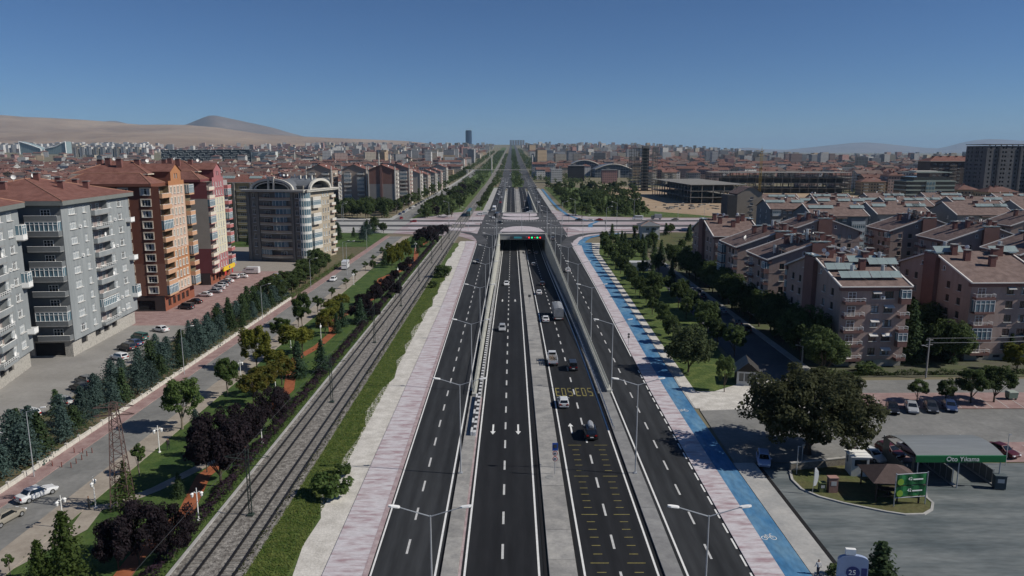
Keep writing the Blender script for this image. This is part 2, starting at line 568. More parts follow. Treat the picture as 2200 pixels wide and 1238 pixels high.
SLAB = mat('median_slab', (0.265, 0.26, 0.25), var=0.2, scale=0.5, col2=(0.325, 0.315, 0.295), fine=6, rand=0.10)
slabs('median_strip', 3.75, 6.65, 30, 440, 5.4, 0.18, SLAB, zr)
slabs('median_strip', 3.75, 6.65, 516, 850, 12, 0.18, SLAB, zr)
slabs('median_strip', -7.2, -5.45, 30, 124, 6.0, 0.18, SLAB)
slabs('median_strip', 15.35, 17.2, 30, 126, 6.0, 0.18, mat('median_slab_grey', (0.21, 0.21, 0.21), var=0.14, scale=.5, col2=(0.25, 0.25, 0.245), rand=.08))
for x in (3.45, 6.78): strip('gutter', x - .2, x + .2, 20, 376, 0.006, BLACK, 12, zf=zr)
strip('gutter', -5.45, -5.18, 20, 124, 0.006, PINK_C, 12, zf=zr)
strip('gutter', 15.12, 15.36, 20, 126, 0.006, BLACK, 12, zf=zr)
strip('gutter', -7.45, -7.18, 20, 124, 0.006, BLACK, 12)


# --- retaining walls of the two ramps, inside walls, deck and portal beams
def retaining(x0, x1, y0, y1, top=0.55):
    mb = MB()
    rows = []
    for y in yrange(y0, y1, 9):
        rows.append([(x0, y, zr(y) - .4), (x0, y, top), (x1, y, top), (x1, y, zr(y) - .4)])
    mb.grid([r[::-1] for r in rows])
    mb.face(rows[0]); mb.face(rows[-1][::-1])
    return mb


ww = 0.75
for (xa, xb, ya, yb, lab) in ((WL - ww, WL, 124, P_IN - 2, 'sunlit pale concrete retaining wall along the left of the descending ramp'),
                              (WR, WR + ww, 126, P_IN - 2, 'shaded concrete retaining wall along the right of the descending ramp'),
                              (WL - ww, WL, P_OUT + 2, 800, 'far left retaining wall beyond the junction deck'),
                              (WR, WR + ww, P_OUT + 2, 800, 'far right retaining wall beyond the junction deck')):
    retaining(xa, xb, ya, yb).build('retaining_wall', CONC_W, label=lab, cat='wall', group='walls of the underpass ramps')
mb = MB()
for xa, xb in ((WL - ww, WL), (WR, WR + ww)):
    mb.box((xa + xb) / 2, (P_IN + P_OUT) / 2, -9.2, ww, P_OUT - P_IN, 7.8)
mb.build('tunnel_wall', CONC_D, kind='structure')
mb = MB()
mb.box((WL + WR) / 2, (P_IN + P_OUT) / 2, -1.4, WR - WL + 2 * ww, P_OUT - P_IN, 1.36)
mb.build('bridge_deck', CONC_D, kind='structure')
BEAM = mat('portal_concrete', (0.30, 0.31, 0.31), var=0.12, scale=0.4)
for y, lab in ((P_IN - 1.0, 'grey concrete portal beam above the tunnel mouth'), (P_OUT + 1.0, 'concrete portal beam at the far end of the tunnel')):
    root = empty('portal_beam', (5.3, y, 0), 0, lab, 'beam')
    mb = MB()
    mb.box(0, 0, -2.3, WR - WL + 2 * ww + .6, 2.0, 2.75)
    mb.build('beam', BEAM, root)
    mb = MB()
    mb.box(0, 0, 0.45, WR - WL + 2 * ww + 1.0, 2.4, 0.22)
    mb.build('coping', CONC, root)
# lane signals on the near portal beam
SIG = {}
for nm, c in (('red', (1.0, .03, .03)), ('green', (.02, .9, .25)), ('teal', (.05, .3, .35))):
    m = bpy.data.materials.new('signal_' + nm); m.use_nodes = True
    b = m.node_tree.nodes['Principled BSDF']
    b.inputs['Base Color'].default_value = (*c, 1)
    b.inputs['Emission Color'].default_value = (*c, 1)
    b.inputs['Emission Strength'].default_value = 1.6 if nm != 'teal' else 0.12
    SIG[nm] = m
root = empty('lane_signal_gantry', (11.6, P_IN - 2.35, -1.9), 0, 'black lane signal board with red and green lights on the tunnel portal', 'signal')
mb = MB(); mb.box(0, 0, 0, 7.2, 0.5, 1.45); mb.build('housing', DMETAL, root)
for k, (dx, c) in enumerate(((-2.9, 'red'), (-1.45, 'green'), (0, 'red'), (1.3, 'green'), (2.7, 'red'))):
    mb = MB(); s = .42 if c == 'green' or k in (0, 4) else .22
    mb.tube((dx, -.26, .72), (dx, -.34, .72), s, s, 10)
    mb.build('signal_light', SIG[c], root)
root = empty('message_sign', (3.0, P_IN - 2.3, -1.8), 0, 'dark green message board on the tunnel portal left of the signals', 'sign')
mb = MB(); mb.box(0, 0, 0, 8.0, 0.4, 1.25); mb.build('housing', DMETAL, root)
mb = MB(); mb.box(0, -.22, .15, 4.0, 0.06, .95); mb.build('screen', SIG['teal'], root)

# painted concrete barrier at the foot of the left wall: alternating blocks
BW = (mat('barrier_white', (.55, .56, .57), var=.12), mat('barrier_black', (.03, .032, .038), var=.15))
bm_ = []
for m in BW:
    mb = MB(); mb.prism([(-.22, -.49), (.22, -.49), (.22, .49), (-.22, .49)], 0, .72, 0); bm_.append(mb.mesh('barrier_block', m))
root = empty('striped_barrier', (-5.62, 106, 0), 0, 'black and white striped crash barrier below the left ramp wall', 'barrier')
for i in range(150):
    y = 106 + i * 1.0
    ob('block', bm_[i % 2], root, (0, y - 106, zr(y)))
root = empty('striped_barrier', (-6.05, 106, 0), 0, 'short inner blue-white striped barrier ahead of the left ramp wall', 'barrier')
for i in range(18):
    ob('block', bm_[(i // 2) % 2], root, (0, i * 1.0, 0.2), scale=(.7, 1, .8))


# --- railings on the walls
mb = MB()
for x in (-1.0, 1.0): mb.box(0, x, 0, .07, .07, 1.15)
for z in (.12, 1.08): mb.box(0, 0, z, .05, 2.0, .07)
for i in range(9): mb.box(0, -.85 + i * .2125, .18, .03, .035, .9)
PANEL = mb.mesh('railing_panel', mat('railing_paint', (.50, .50, .44), rough=.5, var=.08))
for x, ya, yb, lab in ((WR + .38, 127, 377, 'long pale railing on top of the right ramp wall'), (WL - .38, 125, 377, 'long railing on top of the left ramp wall')):
    root = empty('railing', (x, ya, .55), 0, lab, 'railing')
    n = int((yb - ya) / 2.03)
    for i in range(n): ob('railing_panel', PANEL, root, (0, 1 + i * 2.03, 0))
# steel guard rail along the right of the ramp
root = empty('guard_rail', (15.55, 108, 0), 0, 'low steel guard rail beside the right ramp wall', 'guard rail')
mb = MB()
rows = []
for y in yrange(108, 330, 6):
    z = zr(y)
    rows.append([(-.04, y - 108, z + .42), (-.12, y - 108, z + .52), (-.02, y - 108, z + .6), (-.12, y - 108, z + .68), (-.04, y - 108, z + .78)])
mb.grid([r[::-1] for r in rows])
mb.build('beam', METAL, root)
mb = MB(); mb.box(0, 0, 0, .1, .12, .8); pm = mb.mesh('post', METAL)
for i in range(74):
    ob('post', pm, root, (.05, i * 3.0, zr(108 + i * 3.0)))

# --- right side strips
PKr = [(20, 27.4), (125, 27.4), (170, 28.3), (230, 29.4), (310, 30.2), (345, 32)]
BLr = [(20, 30.2), (125, 30.1), (170, 31.4), (230, 32.7), (310, 33.8), (345, 37)]
strip('pavement', FRr, PKr, 20, 345, 0.10, PINK, 12, thick=.2)
strip('cycle_path', PKr, BLr, 20, 345, 0.104, BLUE, 12, thick=.2)
strip('kerb', [(y, x + .02) for y, x in BLr], [(y, x + .35) for y, x in BLr], 118, 345, 0.16, CONC, 12, thick=.26)
strip('sandy_verge', [(y, x + .35) for y, x in BLr], [(20, 32.4), (125, 32.6), (170, 33.4), (230, 34.8), (310, 36.5), (345, 41)], 118, 345, 0.02, DIRT, 12)
strip('concrete_apron', 30.25, 33.2, 20, 96, 0.06, CONC, 12)
strip('drain_channel', 33.2, 33.75, 20, 95, 0.02, BLACK, 12)
strip('grass_verge', [(20, 32.4), (125, 32.6), (170, 33.4), (230, 34.8), (310, 36.5), (345, 41)], [(118, 38), (128, 42), (150, 44), (180, 47), (345, 58)], 127, 345, 0.0, VERGE, 12)
# --- left side strips
strip('pavement', [(20, -19.0), (200, -19.4), (330, -21), (400, -24)], [(y, x - .55) for y, x in FLl], 20, 352, 0.10, PINK, 12, thick=.2)
strip('kerb', [(y, x - .55) for y, x in FLl], [(y, x - .02) for y, x in FLl], 20, 352, 0.12, PINK_C, 12, thick=.22)
r3 = random.Random(5)
edge = [(y, -23.0 + r3.uniform(-1.1, 1.1) - (1.5 if y > 250 else 0)) for y in range(20, 360, 6)]
strip('gravel_verge', edge, [(20, -19.0), (200, -19.4), (330, -21), (400, -24)], 20, 352, 0.02, DIRT, 6)
strip('grass_verge', -27.2, edge, 20, 345, 0.0, VERGE, 6)
# railway
BALL = mat('track_ballast', (0.15, 0.138, 0.125), var=0.6, scale=1.4, col2=(0.25, 0.235, 0.215), fine=4, bump=1.0, fbump=0.1)
strip('track_bed', -34.4, -26.9, 20, 880, 0.06, BALL, 20, thick=.16)
strip('track_kerb', -34.75, -34.4, 20, 372, 0.16, CONC, 20, thick=.26)
RAIL = mat('rail_steel', (0.030, 0.028, 0.028), rough=.45, var=.15, metal=.4)
root = empty('railway_track', (-30.6, 20, .06), 0, 'double tram track on ballast left of the frontage road', 'railway')
for x in (-2.75, -1.3, 1.25, 2.7):
    mb = MB(); mb.box(0, 420, 0, .22, 840, .17); mb.build('rail', RAIL, root, (x, 0, 0))
SLEEP = mat('concrete_sleeper', (.20, .19, .175), var=.25, scale=2)
mb = MB(); mb.box(0, 0, 0, 2.3, .26, .05); sm = mb.mesh('sleeper', SLEEP)
for t in (-2.02, 1.98):
    for i in range(140): ob('sleeper', sm, root, (t, 26 + i * .75, -.005))
# junction
PADP = mat('junction_paving', (0.46, 0.43, 0.44), var=0.14, scale=0.10, col2=(0.27, 0.185, 0.195), stretch=(.3, 1.1, 1), fine=7, mix=.52)
polysheet('junction_paving', [(-62, 386), (-26, 372), (-17, 352), (-17, 540), (-40, 520), (-62, 474)], .012, PADP)
polysheet('junction_paving', [(27.9, 352), (33, 352), (36, 372), (60, 386), (95, 396), (150, 398), (260, 398), (260, 476), (95, 478), (50, 488), (36, 520), (27.9, 560)], .012, PADP)
polysheet('cross_street', [(-18, 379.5), (28.5, 379.5), (28.5, 512.5), (-18, 512.5)], .022, ASPH_CROSS)
for x0, x1, y0, y1 in ((-18, -260, 421, 432), (-18, -260, 452, 462), (28.5, 330, 420, 432), (28.5, 330, 452, 463)):
    polysheet('cross_street', [(x0, y0), (x1, y0), (x1, y1), (x0, y1)], .03, ASPH_CROSS)
polysheet('pavement', [(-62, 386), (-260, 412), (-260, 475), (-62, 474)], .008, CONC)


def band(name, pts, w, z, m, thick=0.0):
    L_, R_ = [], []
    for i, p in enumerate(pts):
        a = Vector(pts[max(0, i - 1)]); b = Vector(pts[min(len(pts) - 1, i + 1)])
        d = (b - a).normalized(); n = Vector((-d.y, d.x)) * w / 2
        L_.append((p[0] + n.x, p[1] + n.y)); R_.append((p[0] - n.x, p[1] - n.y))
    mb = MB()
    rows = [[(a[0], a[1], z), (b[0], b[1], z)] if not thick else [(a[0], a[1], z - thick), (a[0], a[1], z), (b[0], b[1], z), (b[0], b[1], z - thick)] for a, b in zip(L_, R_)]
    mb.grid([r for r in rows])
    return mb.build(name, m, kind='structure')


band('slip_road', [(24.5, 330), (26.5, 350), (30, 368), (37, 382), (50, 392), (70, 398), (100, 402), (140, 405)], 5.5, .034, ASPH_CROSS)
band('slip_road', [(-13.5, 340), (-15, 360), (-18, 378), (-24, 390), (-34, 397), (-50, 401), (-75, 405)], 5.0, .034, ASPH_CROSS)
band('cycle_path', [(31, 335), (33.5, 352), (37.5, 366), (45, 377), (56, 385)], 3.2, .125, BLUE)
band('pavement', [(28.5, 335), (30.5, 352), (34.5, 368), (42, 380), (54, 389)], 2.6, .118, PINK)
band('cycle_path', [(43, 408), (46, 436), (52, 452), (42, 470), (37, 500), (35, 560), (34, 640), (34, 850)], 2.4, .05, BLUE)
strip('pavement', 27.9, 32, 540, 860, .05, CONC, 20)
strip('pavement', -21, -16.5, 520, 880, .05, CONC, 20)


def island(name, yf, arc_y, edge_y, x0, x1, back=False):
    pts = []
    n = 16
    for i in range(n + 1):
        t = -1 + 2 * i / n
        x = (x0 + x1) / 2 + t * (x1 - x0) / 2
        y = edge_y + (arc_y - edge_y) * math.sqrt(max(0, 1 - t * t))
        pts.append((x, y))
    pts = [(x0, yf)] + pts + [(x1, yf)]
    return polysheet(name, pts[::-1], .16, PINK, .2)


island('traffic_island', 380.3, 388, 384.0, -5.9, 16.5)
island('traffic_island', 393.5, 423, 394.5, -6.6, 17.2)
island('traffic_island', 511.5, 486, 497, -6.2, 16.8)
island('traffic_island', 482, 462, 474, -6.6, 17.2)
polysheet('traffic_island', [(-21, 396), (-58, 409), (-58, 417), (-20, 412)], .14, PINK, .2)
polysheet('traffic_island', [(-21, 436), (-60, 437), (-60, 447), (-24, 447)], .14, PINK, .2)
polysheet('traffic_island', [(31, 412), (36, 398), (60, 408), (120, 414), (32, 417)], .14, PINK, .2)
mb = MB()
for y in (414, 456):
    for i in range(28):
        x = -16 + i * 1.6
        mb.face([(x, y, .045), (x + .9, y, .045), (x + .9, y + 1.6, .045), (x, y + 1.6, .045)])
mb.build('crossing_marking', WHITE_P, kind='structure')

# --- left street, footpaths, car parks, park ground
street = strip('side_street', -61.2, -54.6, 20, 372, 0.0, ASPH_OLD, 25)
strip('pavement', -63.6, -61.2, 20, 372, 0.10, PINK_W, 25, thick=.2)
strip('footpath', -54.6, -51.0, 20, 372, 0.08, mat('tan_paving', (.30, .26, .215), var=.14, scale=.4, col2=(.34, .30, .25)), 25, thick=.18)
strip('park_lawn', -51.0, -34.75, 20, 372, 0.0, LAWN, 20)
strip('planting_bed', -76.5, -63.95, 20, 330, 0.0, mat('bare_bed', (.16, .125, .085), var=.25, scale=.6, col2=(.075, .085, .03), fine=6), 25)
strip('car_park', -118, -76.5, 20, 178, -0.01, mat('worn_car_park', (.245, .235, .22), var=.12, scale=.12, col2=(.275, .265, .25), fine=11), 25)
polysheet('car_park', [(-92, 178.0), (-76.5, 178.0), (-76.5, 262), (-130, 262), (-130, 178.0)], -0.012, PINK_W)
polysheet('forecourt', [(-64, 282), (-76.5, 262), (-130, 262), (-130, 330), (-64, 330)], -0.02, mat('beige_paving', (.27, .245, .215), var=.1, scale=.4))
polysheet('park_lawn', [(-64, 331), (-230, 331), (-230, 404), (-64, 386)], -.02, LAWN)
street2 = strip('side_street', -74, -64, 463, 1500, 0.02, ASPH_OLD, 40, zf=lambda y: T(-68, y))
strip('pavement', -78, -74, 463, 1500, 0.06, CONC, 40, zf=lambda y: T(-76, y))
RED_T = mat('red_running_track', (.27, .085, .035), var=.2, scale=.6, col2=(.31, .105, .05))
band('running_track', [(-38.2, 30), (-38.5, 62), (-39.5, 72), (-38.6, 82), (-40.6, 92), (-39.2, 100), (-40.5, 112), (-40.0, 128), (-42.5, 138), (-44.5, 148), (-42.5, 158), (-42, 170), (-45, 182), (-43, 196), (-40.5, 212), (-42, 228), (-44, 246), (-40, 262), (-38, 280), (-39, 300), (-42, 326), (-40, 350)], 1.9, .02, RED_T)
band('footpath', [(-53, 82), (-48, 83.5), (-45, 88), (-42, 95), (-39.5, 101)], 1.6, .03, MATS['tan_paving'])
band('footpath', [(-55, 62), (-49, 78), (-50, 83)], 2.2, .032, MATS['tan_paving'])
# right side: forecourt, service roads, parking
strip('forecourt', 33.75, 140, 20, 96, 0.0, mat('worn_forecourt', (.092, .112, .119), var=.34, scale=.15, col2=(.155, .17, .17), stretch=(.38, 1.5, 1), fine=10), 25)
polysheet('side_street', [(30.5, 96.2), (31, 117), (36, 117.5), (140, 118), (140, 106), (60, 103), (46, 96.2)], .004, ASPH_OLD)
polysheet('car_park', [(46, 96.4), (60, 103), (140, 106), (140, 96.4)], .002, PINK_W)
polysheet('car_park', [(52, 118), (140, 118), (140, 127), (53, 126)], .003, PINK_W)
polysheet('side_street', [(53, 126), (140, 127), (140, 136), (50, 133)], -.004, ASPH_OLD)
polysheet('gravel_verge', [(31, 117), (36, 117.5), (52, 118), (53, 126), (50, 134), (42.5, 132), (36, 127), (32.8, 127)], .006, DIRT)
polysheet('service_road', [(44, 132.5), (50, 134), (57, 134.5), (57, 290), (50, 290), (47, 180)], .004, mat('asphalt_service', (.085, .088, .095), var=.15, scale=.2, col2=(.10, .102, .107)))
strip('pavement', 57, 58.6, 135, 290, .12, CONC, 25, thick=.2)
polysheet('yard', [(58.6, 135.5), (190, 137), (190, 330), (58.6, 330)], -.015, mat('yard_ground', (.10, .095, .07), var=.3, scale=.15, col2=(.07, .085, .035)))  # brown ground mottled with olive patches
polysheet('park_lawn', [(41, 345), (58, 345), (58, 290), (110, 290), (110, 392), (60, 385), (45, 374)], -.02, DRYG)
polysheet('park_lawn', [(40, 490), (130, 482), (150, 560), (130, 760), (70, 900), (38, 900)], -.02, VERGE)
polysheet('park_lawn', [(-64, 466), (-35, 480), (-35, 900), (-64, 900)], -.02, VERGE)
polysheet('grass_verge', [(-26.8, 540), (-21, 540), (-17, 900), (-26.8, 900)], -.015, VERGE)
polysheet('building_site_ground', [(95, 540), (140, 480), (260, 480), (330, 560), (330, 900), (95, 900)], -.018, mat('sandy_site', (.33, .235, .15), var=.2, scale=.03, col2=(.37, .28, .19), fine=9))
mb = MB()
for i in range(32):
    x = 54 + i * 2.6
    mb.face([(x, 118.3, .02), (x + .1, 118.3, .02), (x + .9, 123.2, .02), (x + .8, 123.2, .02)])
    if x > 58: mb.face([(x, 98.2, .02), (x + .1, 98.2, .02), (x - .6, 102.4, .02), (x - .7, 102.4, .02)])
mb.build('bay_marking', DASH_P, kind='structure')
# avenue beyond the second ramp
def ta(y): return T(0, y)
av_l = strip('avenue_carriageway', -16, 0, 900, 6600, .03, ASPH_CROSS, 90, zf=ta)
av_r = strip('avenue_carriageway', 13, 30, 900, 6600, .03, ASPH_CROSS, 90, zf=ta)
for y0, y1 in ((860, 900),):
    polysheet('avenue_carriageway', [(-16, 860), (2, 860), (0, 900), (-16, 900)], .02, ASPH_FR)
    polysheet('avenue_carriageway', [(9, 860), (27.5, 860), (30, 900), (13, 900)], .02, ASPH_FR)
strip('avenue_median', 0, 13, 900, 6600, .05, VERGE, 90, zf=ta)
strip('track_bed', -34.4, -26.9, 880, 5000, .1, BALL, 90, zf=ta)
strip('grass_verge', -64, -34.4, 900, 5000, .04, VERGE, 90, zf=ta)
# ------------------------------------------------------------------ building kit
# Walls run from p0 to p1 with the outside on the right hand; openings are (x0, x1, z0, z1) holes with real reveals.
def wall(mb, p0, p1, z0, z1, holes=(), m=0, depth=0.22, mband=None, back=None):
    p0, p1 = Vector(p0), Vector(p1)
    d = p1 - p0
    L = d.length
    d = d / L
    n = Vector((d.y, -d.x))
    def P(x, z, o=0.0): return (p0.x + d.x * x - n.x * o, p0.y + d.y * x - n.y * o, z)
    xs_ = sorted({0.0, L, *[h[0] for h in holes], *[h[1] for h in holes]})
    cuts = sorted({z0, z1, *[h[2] for h in holes], *[h[3] for h in holes], *([b[0] for b in mband] if mband else [])})
    cuts = [c for c in cuts if z0 <= c <= z1]
    def matz(z):
        k = m
        for b in (mband or ()):
            if z >= b[0]: k = b[1]
        return k
    for a, b in zip(cuts[:-1], cuts[1:]):
        run = None
        zc = (a + b) / 2
        act = [h for h in holes if h[2] < zc < h[3]]
        for xa, xb in zip(xs_[:-1], xs_[1:]):
            xc = (xa + xb) / 2
            hole = any(h[0] < xc < h[1] for h in act)
            if hole:
                if run is not None: mb.face([P(run, a), P(xa, a), P(xa, b), P(run, b)], matz(zc)); run = None
            elif run is None: run = xa
        if run is not None: mb.face([P(run, a), P(L, a), P(L, b), P(run, b)], matz(zc))
    for (xa, xb, za, zb) in holes:
        k = matz((za + zb) / 2)
        q = depth
        mb.face([P(xa, za), P(xb, za), P(xb, za, q), P(xa, za, q)], k)
        mb.face([P(xa, zb, q), P(xb, zb, q), P(xb, zb), P(xa, zb)], k)
        mb.face([P(xa, za, q), P(xa, zb, q), P(xa, zb), P(xa, za)], k)
        mb.face([P(xb, za), P(xb, zb), P(xb, zb, q), P(xb, za, q)], k)
        if back is not None: mb.face([P(xa, za, q), P(xb, za, q), P(xb, zb, q), P(xa, zb, q)], back)


WM = {}
SILL = mat('sill_stone', (.60, .59, .56), var=.08)


def window_mesh(w, h, kind='curtain', surround=None, frame=None):
    """frame, mullions, pane and sill; local x along the wall, outside towards -y, foot at z = 0"""
    key = (round(w, 2), round(h, 2), kind, surround.name if surround else '', frame.name if frame else '')
    if key in WM: return WM[key]
    mb = MB()
    t = .08
    n = 1 if w < .9 else 2 if w < 1.7 else 3 if w < 2.4 else 4
    mb.box(0, 0, 0, w, .07, t, 0); mb.box(0, 0, h - t, w, .07, t, 0)
    for x in (-w / 2 + t / 2, w / 2 - t / 2): mb.box(x, 0, t, t, .07, h - 2 * t, 0)
    for i in range(1, n): mb.box(-w / 2 + w * i / n, 0, t, t * .8, .065, h - 2 * t, 0)
    if w > 1.2 and h > 1.2 and kind != 'plain': mb.box(0, 0, h * .68, w - 2 * t, .06, .05, 0)
    k = {'curtain': 2, 'dark': 1, 'plain': 1, 'blue': 4}.get(kind, 1)
    for i in range(n):
        kk = k
        if kind == 'half': kk = 2 if i in (0, n - 1) else 1
        if kind == 'curtain' and n > 2 and i == (int(w * 7) % n): kk = 2
        xa, xb = -w / 2 + w * i / n, -w / 2 + w * (i + 1) / n
        mb.face([(xa, .03, 0), (xb, .03, 0), (xb, .03, h), (xa, .03, h)], kk)
    mb.box(0, -.16, -.09, w + .24, .42, .09, 3)
    if surround:
        s = .24
        for x in (-w / 2 - s / 2, w / 2 + s / 2): mb.box(x, -.16, -.09, s, .16, h + .09 + s, 5)
        mb.box(0, -.16, h, w, .16, s, 5)
        mb.prism([(-w / 2 - s, -.24), (w / 2 + s, -.24), (w / 2 + s, -.08), (-w / 2 - s, -.08)], h + s, [h + s + .05] * 4, 5)
    WM[key] = mb.mesh('window', [frame or WHITE, GLASS, CURT, SILL, GLASS_B, surround or SILL])
    return WM[key]


BALC = {}


def balcony_mesh(w, d, kind, mslab, mpar, h=2.95):
    key = (round(w, 2), round(d, 2), kind, mslab.name, mpar.name, round(h, 2))
    if key in BALC: return BALC[key]
    mb = MB()
    mb.box(0, -d / 2, -.2, w, d, .2, 0)
    par = .95
    if kind in ('solid', 'glazed'):
        mb.box(0, -d + .06, 0, w, .12, par, 1)
        for s in (-1, 1): mb.box(s * (w / 2 - .06), -d / 2 + .06, 0, .12, d - .12, par, 1)
        mb.box(0, -d + .06, par, w + .06, .2, .06, 2)
    if kind == 'rail':
        mb.box(0, -d + .06, 0, w, .12, .35, 1)
        for s in (-1, 1): mb.box(s * (w / 2 - .06), -d / 2 + .06, 0, .12, d - .12, .35, 1)
        mb.box(0, -d + .06, .98, w, .06, .06, 2)
        mb.box(0, -d + .06, .66, w, .05, .04, 2)
        for i in range(int(w / .9) + 1):
            mb.box(-w / 2 + .06 + i * (w - .12) / max(1, int(w / .9)), -d + .06, .35, .05, .05, .65, 2)
        for s in (-1, 1): mb.box(s * (w / 2 - .06), -d / 2, .98, .06, d, .06, 2)
    if kind in ('glazed', 'glass'):
        z0 = par if kind == 'glazed' else .25
        n = max(2, int(w / .85))
        for i in range(n + 1): mb.box(-w / 2 + .05 + i * (w - .1) / n, -d + .07, z0, .09, .09, h - z0 - .2, 2)
        mb.box(0, -d + .07, h - .32, w, .1, .12, 2)
        mb.box(0, -d + .07, z0 + (h - z0) * .62, w, .08, .07, 2)
        mb.face([(-w / 2 + .05, -d + .1, z0), (w / 2 - .05, -d + .1, z0), (w / 2 - .05, -d + .1, h - .2), (-w / 2 + .05, -d + .1, h - .2)], 3)
        for s in (-1, 1):
            x = s * (w / 2 - .06)
            mb.box(x, -d / 2, z0, .07, .09, h - z0 - .2, 2); mb.box(x, -d / 2, h - .32, .09, d - .2, .12, 2)
            q = [(x, -d + .1, z0), (x, 0, z0), (x, 0, h - .2), (x, -d + .1, h - .2)]
            mb.face(q if s > 0 else q[::-1], 3)
        if kind == 'glass': mb.box(0, -d + .06, 0, w, .12, .25, 1)
    BALC[key] = mb.mesh('balcony', [mslab, mpar, WHITE, GLASS_B])
    return BALC[key]


class Block:
    """apartment block: root Empty at its near left base corner, local x to the right along the front, local y away"""
    def __init__(s, name, label, loc, rz=0.0, cat='apartment block', group=None):
        s.root = empty(name, (loc[0], loc[1], 0), rz, label, cat, group)
        s.mb = MB()
        s.rnd = random.Random(int(abs(loc[0]) * 13 + abs(loc[1]) * 7))

    def face(s, p0, p1, z0, z1, holes, m=0, **kw): wall(s.mb, p0, p1, z0, z1, holes, m, **kw)

    def put(s, mesh, p0, p1, x, z, off=0.0, name='window', par=None):
        p0, p1 = Vector(p0), Vector(p1)
        d = (p1 - p0).normalized(); n = Vector((d.y, -d.x))
        q = p0 + d * x + n * off
        return ob(name, mesh, par or s.root, (q.x, q.y, z), math.atan2(d.y, d.x))

    def done(s, mats, name='wall'): return s.mb.build(name, mats, s.root)

    def facade(s, p0, p1, z0, z1, cols, floors, fh, zf, m=0, kinds=('curtain', 'curtain', 'half', 'dark'), mband=None, surround=None, extra=(), depth=.22, back=None, frame=None):
        """cols: (centre, width, height, sill height); zf: level of the first floor"""
        holes = list(extra)
        for f in range(floors):
            for c, w, h, sl in cols:
                z = zf + f * fh + sl
                holes.append((c - w / 2, c + w / 2, z, z + h))
                s.put(window_mesh(w, h, s.rnd.choice(kinds), surround, frame), p0, p1, c, z, -.13)
        s.face(p0, p1, z0, z1, holes, m, mband=mband, depth=depth, back=back)


def tile_mat(name, col, col2):
    """clay tiles: courses as a wave bump over a mottled colour"""
    if name in MATS: return MATS[name]
    m = mat(name, col, var=.22, scale=.7, col2=col2, fine=6, rough=.8)
    nt = m.node_tree
    tc = nt.nodes.new('ShaderNodeTexCoord')
    w = nt.nodes.new('ShaderNodeTexWave'); w.wave_type = 'BANDS'; w.bands_direction = 'Z'; w.inputs['Scale'].default_value = 4.2
    w.inputs['Distortion'].default_value = .4
    bp = nt.nodes.new('ShaderNodeBump'); bp.inputs['Strength'].default_value = .5; bp.inputs['Distance'].default_value = .08
    nt.links.new(tc.outputs['Object'], w.inputs['Vector'])
    nt.links.new(w.outputs['Fac'], bp.inputs['Height'])
    nt.links.new(bp.outputs[0], nt.nodes['Principled BSDF'].inputs['Normal'])
    return m


TILE_R = tile_mat('red_roof_tile', (.168, .074, .058), (.208, .098, .078))
TILE_B = tile_mat('brown_roof_tile', (.150, .102, .089), (.195, .138, .121))
BRICK_CH = mat('chimney_brick', (.18, .085, .075), var=.15, scale=1.5)


def hip_roof(bl, x0, x1, y0, y1, z, h, over, m, fascia=None, fh=.9, inset=None):
    """hip roof with a fascia band; ridge along the longer side"""
    x0 -= over; x1 += over; y0 -= over; y1 += over
    root = bl.root
    mb = MB()
    if x1 - x0 >= y1 - y0:
        r = (y1 - y0) / 2 if inset is None else inset
        a, b = (x0 + r, (y0 + y1) / 2, z + h), (x1 - r, (y0 + y1) / 2, z + h)
        c = [(x0, y0, z), (x1, y0, z), (x1, y1, z), (x0, y1, z)]
        for f in ([c[0], c[1], b, a], [c[2], c[3], a, b], [c[3], c[0], a], [c[1], c[2], b]): mb.face(f, 0)
        hips = [(c[0], a), (c[3], a), (c[1], b), (c[2], b), (a, b)]
    else:
        r = (x1 - x0) / 2 if inset is None else inset
        a, b = ((x0 + x1) / 2, y0 + r, z + h), ((x0 + x1) / 2, y1 - r, z + h)
        c = [(x0, y0, z), (x1, y0, z), (x1, y1, z), (x0, y1, z)]
        for f in ([c[0], c[1], a], [c[1], c[2], b, a], [c[2], c[3], b], [c[3], c[0], a, b]): mb.face(f, 0)
        hips = [(c[0], a), (c[1], a), (c[2], b), (c[3], b), (a, b)]
    ro = mb.build('roof', m, root)
    mb = MB()
    for p, q in hips: mb.tube(p, q, .14, .14, 5)
    mb.build('ridge_tile', mat('ridge_tile', (.30, .16, .11), var=.15), ro)
    if fascia:
        mb = MB(); mb.box((x0 + x1) / 2, (y0 + y1) / 2, z - fh - .01, x1 - x0 - .02, y1 - y0 - .02, fh)
        mb.build('eaves', fascia, root)
    return ro


CHM = {}


def chimney(par, x, y, z, w=1.0, d=1.0, h=2.2, m=None):
    key = (w, d, h, (m or BRICK_CH).name)
    if key not in CHM:
        mb = MB(); mb.box(0, 0, 0, w, d, h, 0); mb.box(0, 0, h, w + .25, d + .25, .14, 1)
        CHM[key] = mb.mesh('chimney', [m or BRICK_CH, CONC_D])
    ob('chimney', CHM[key], par, (x, y, z))


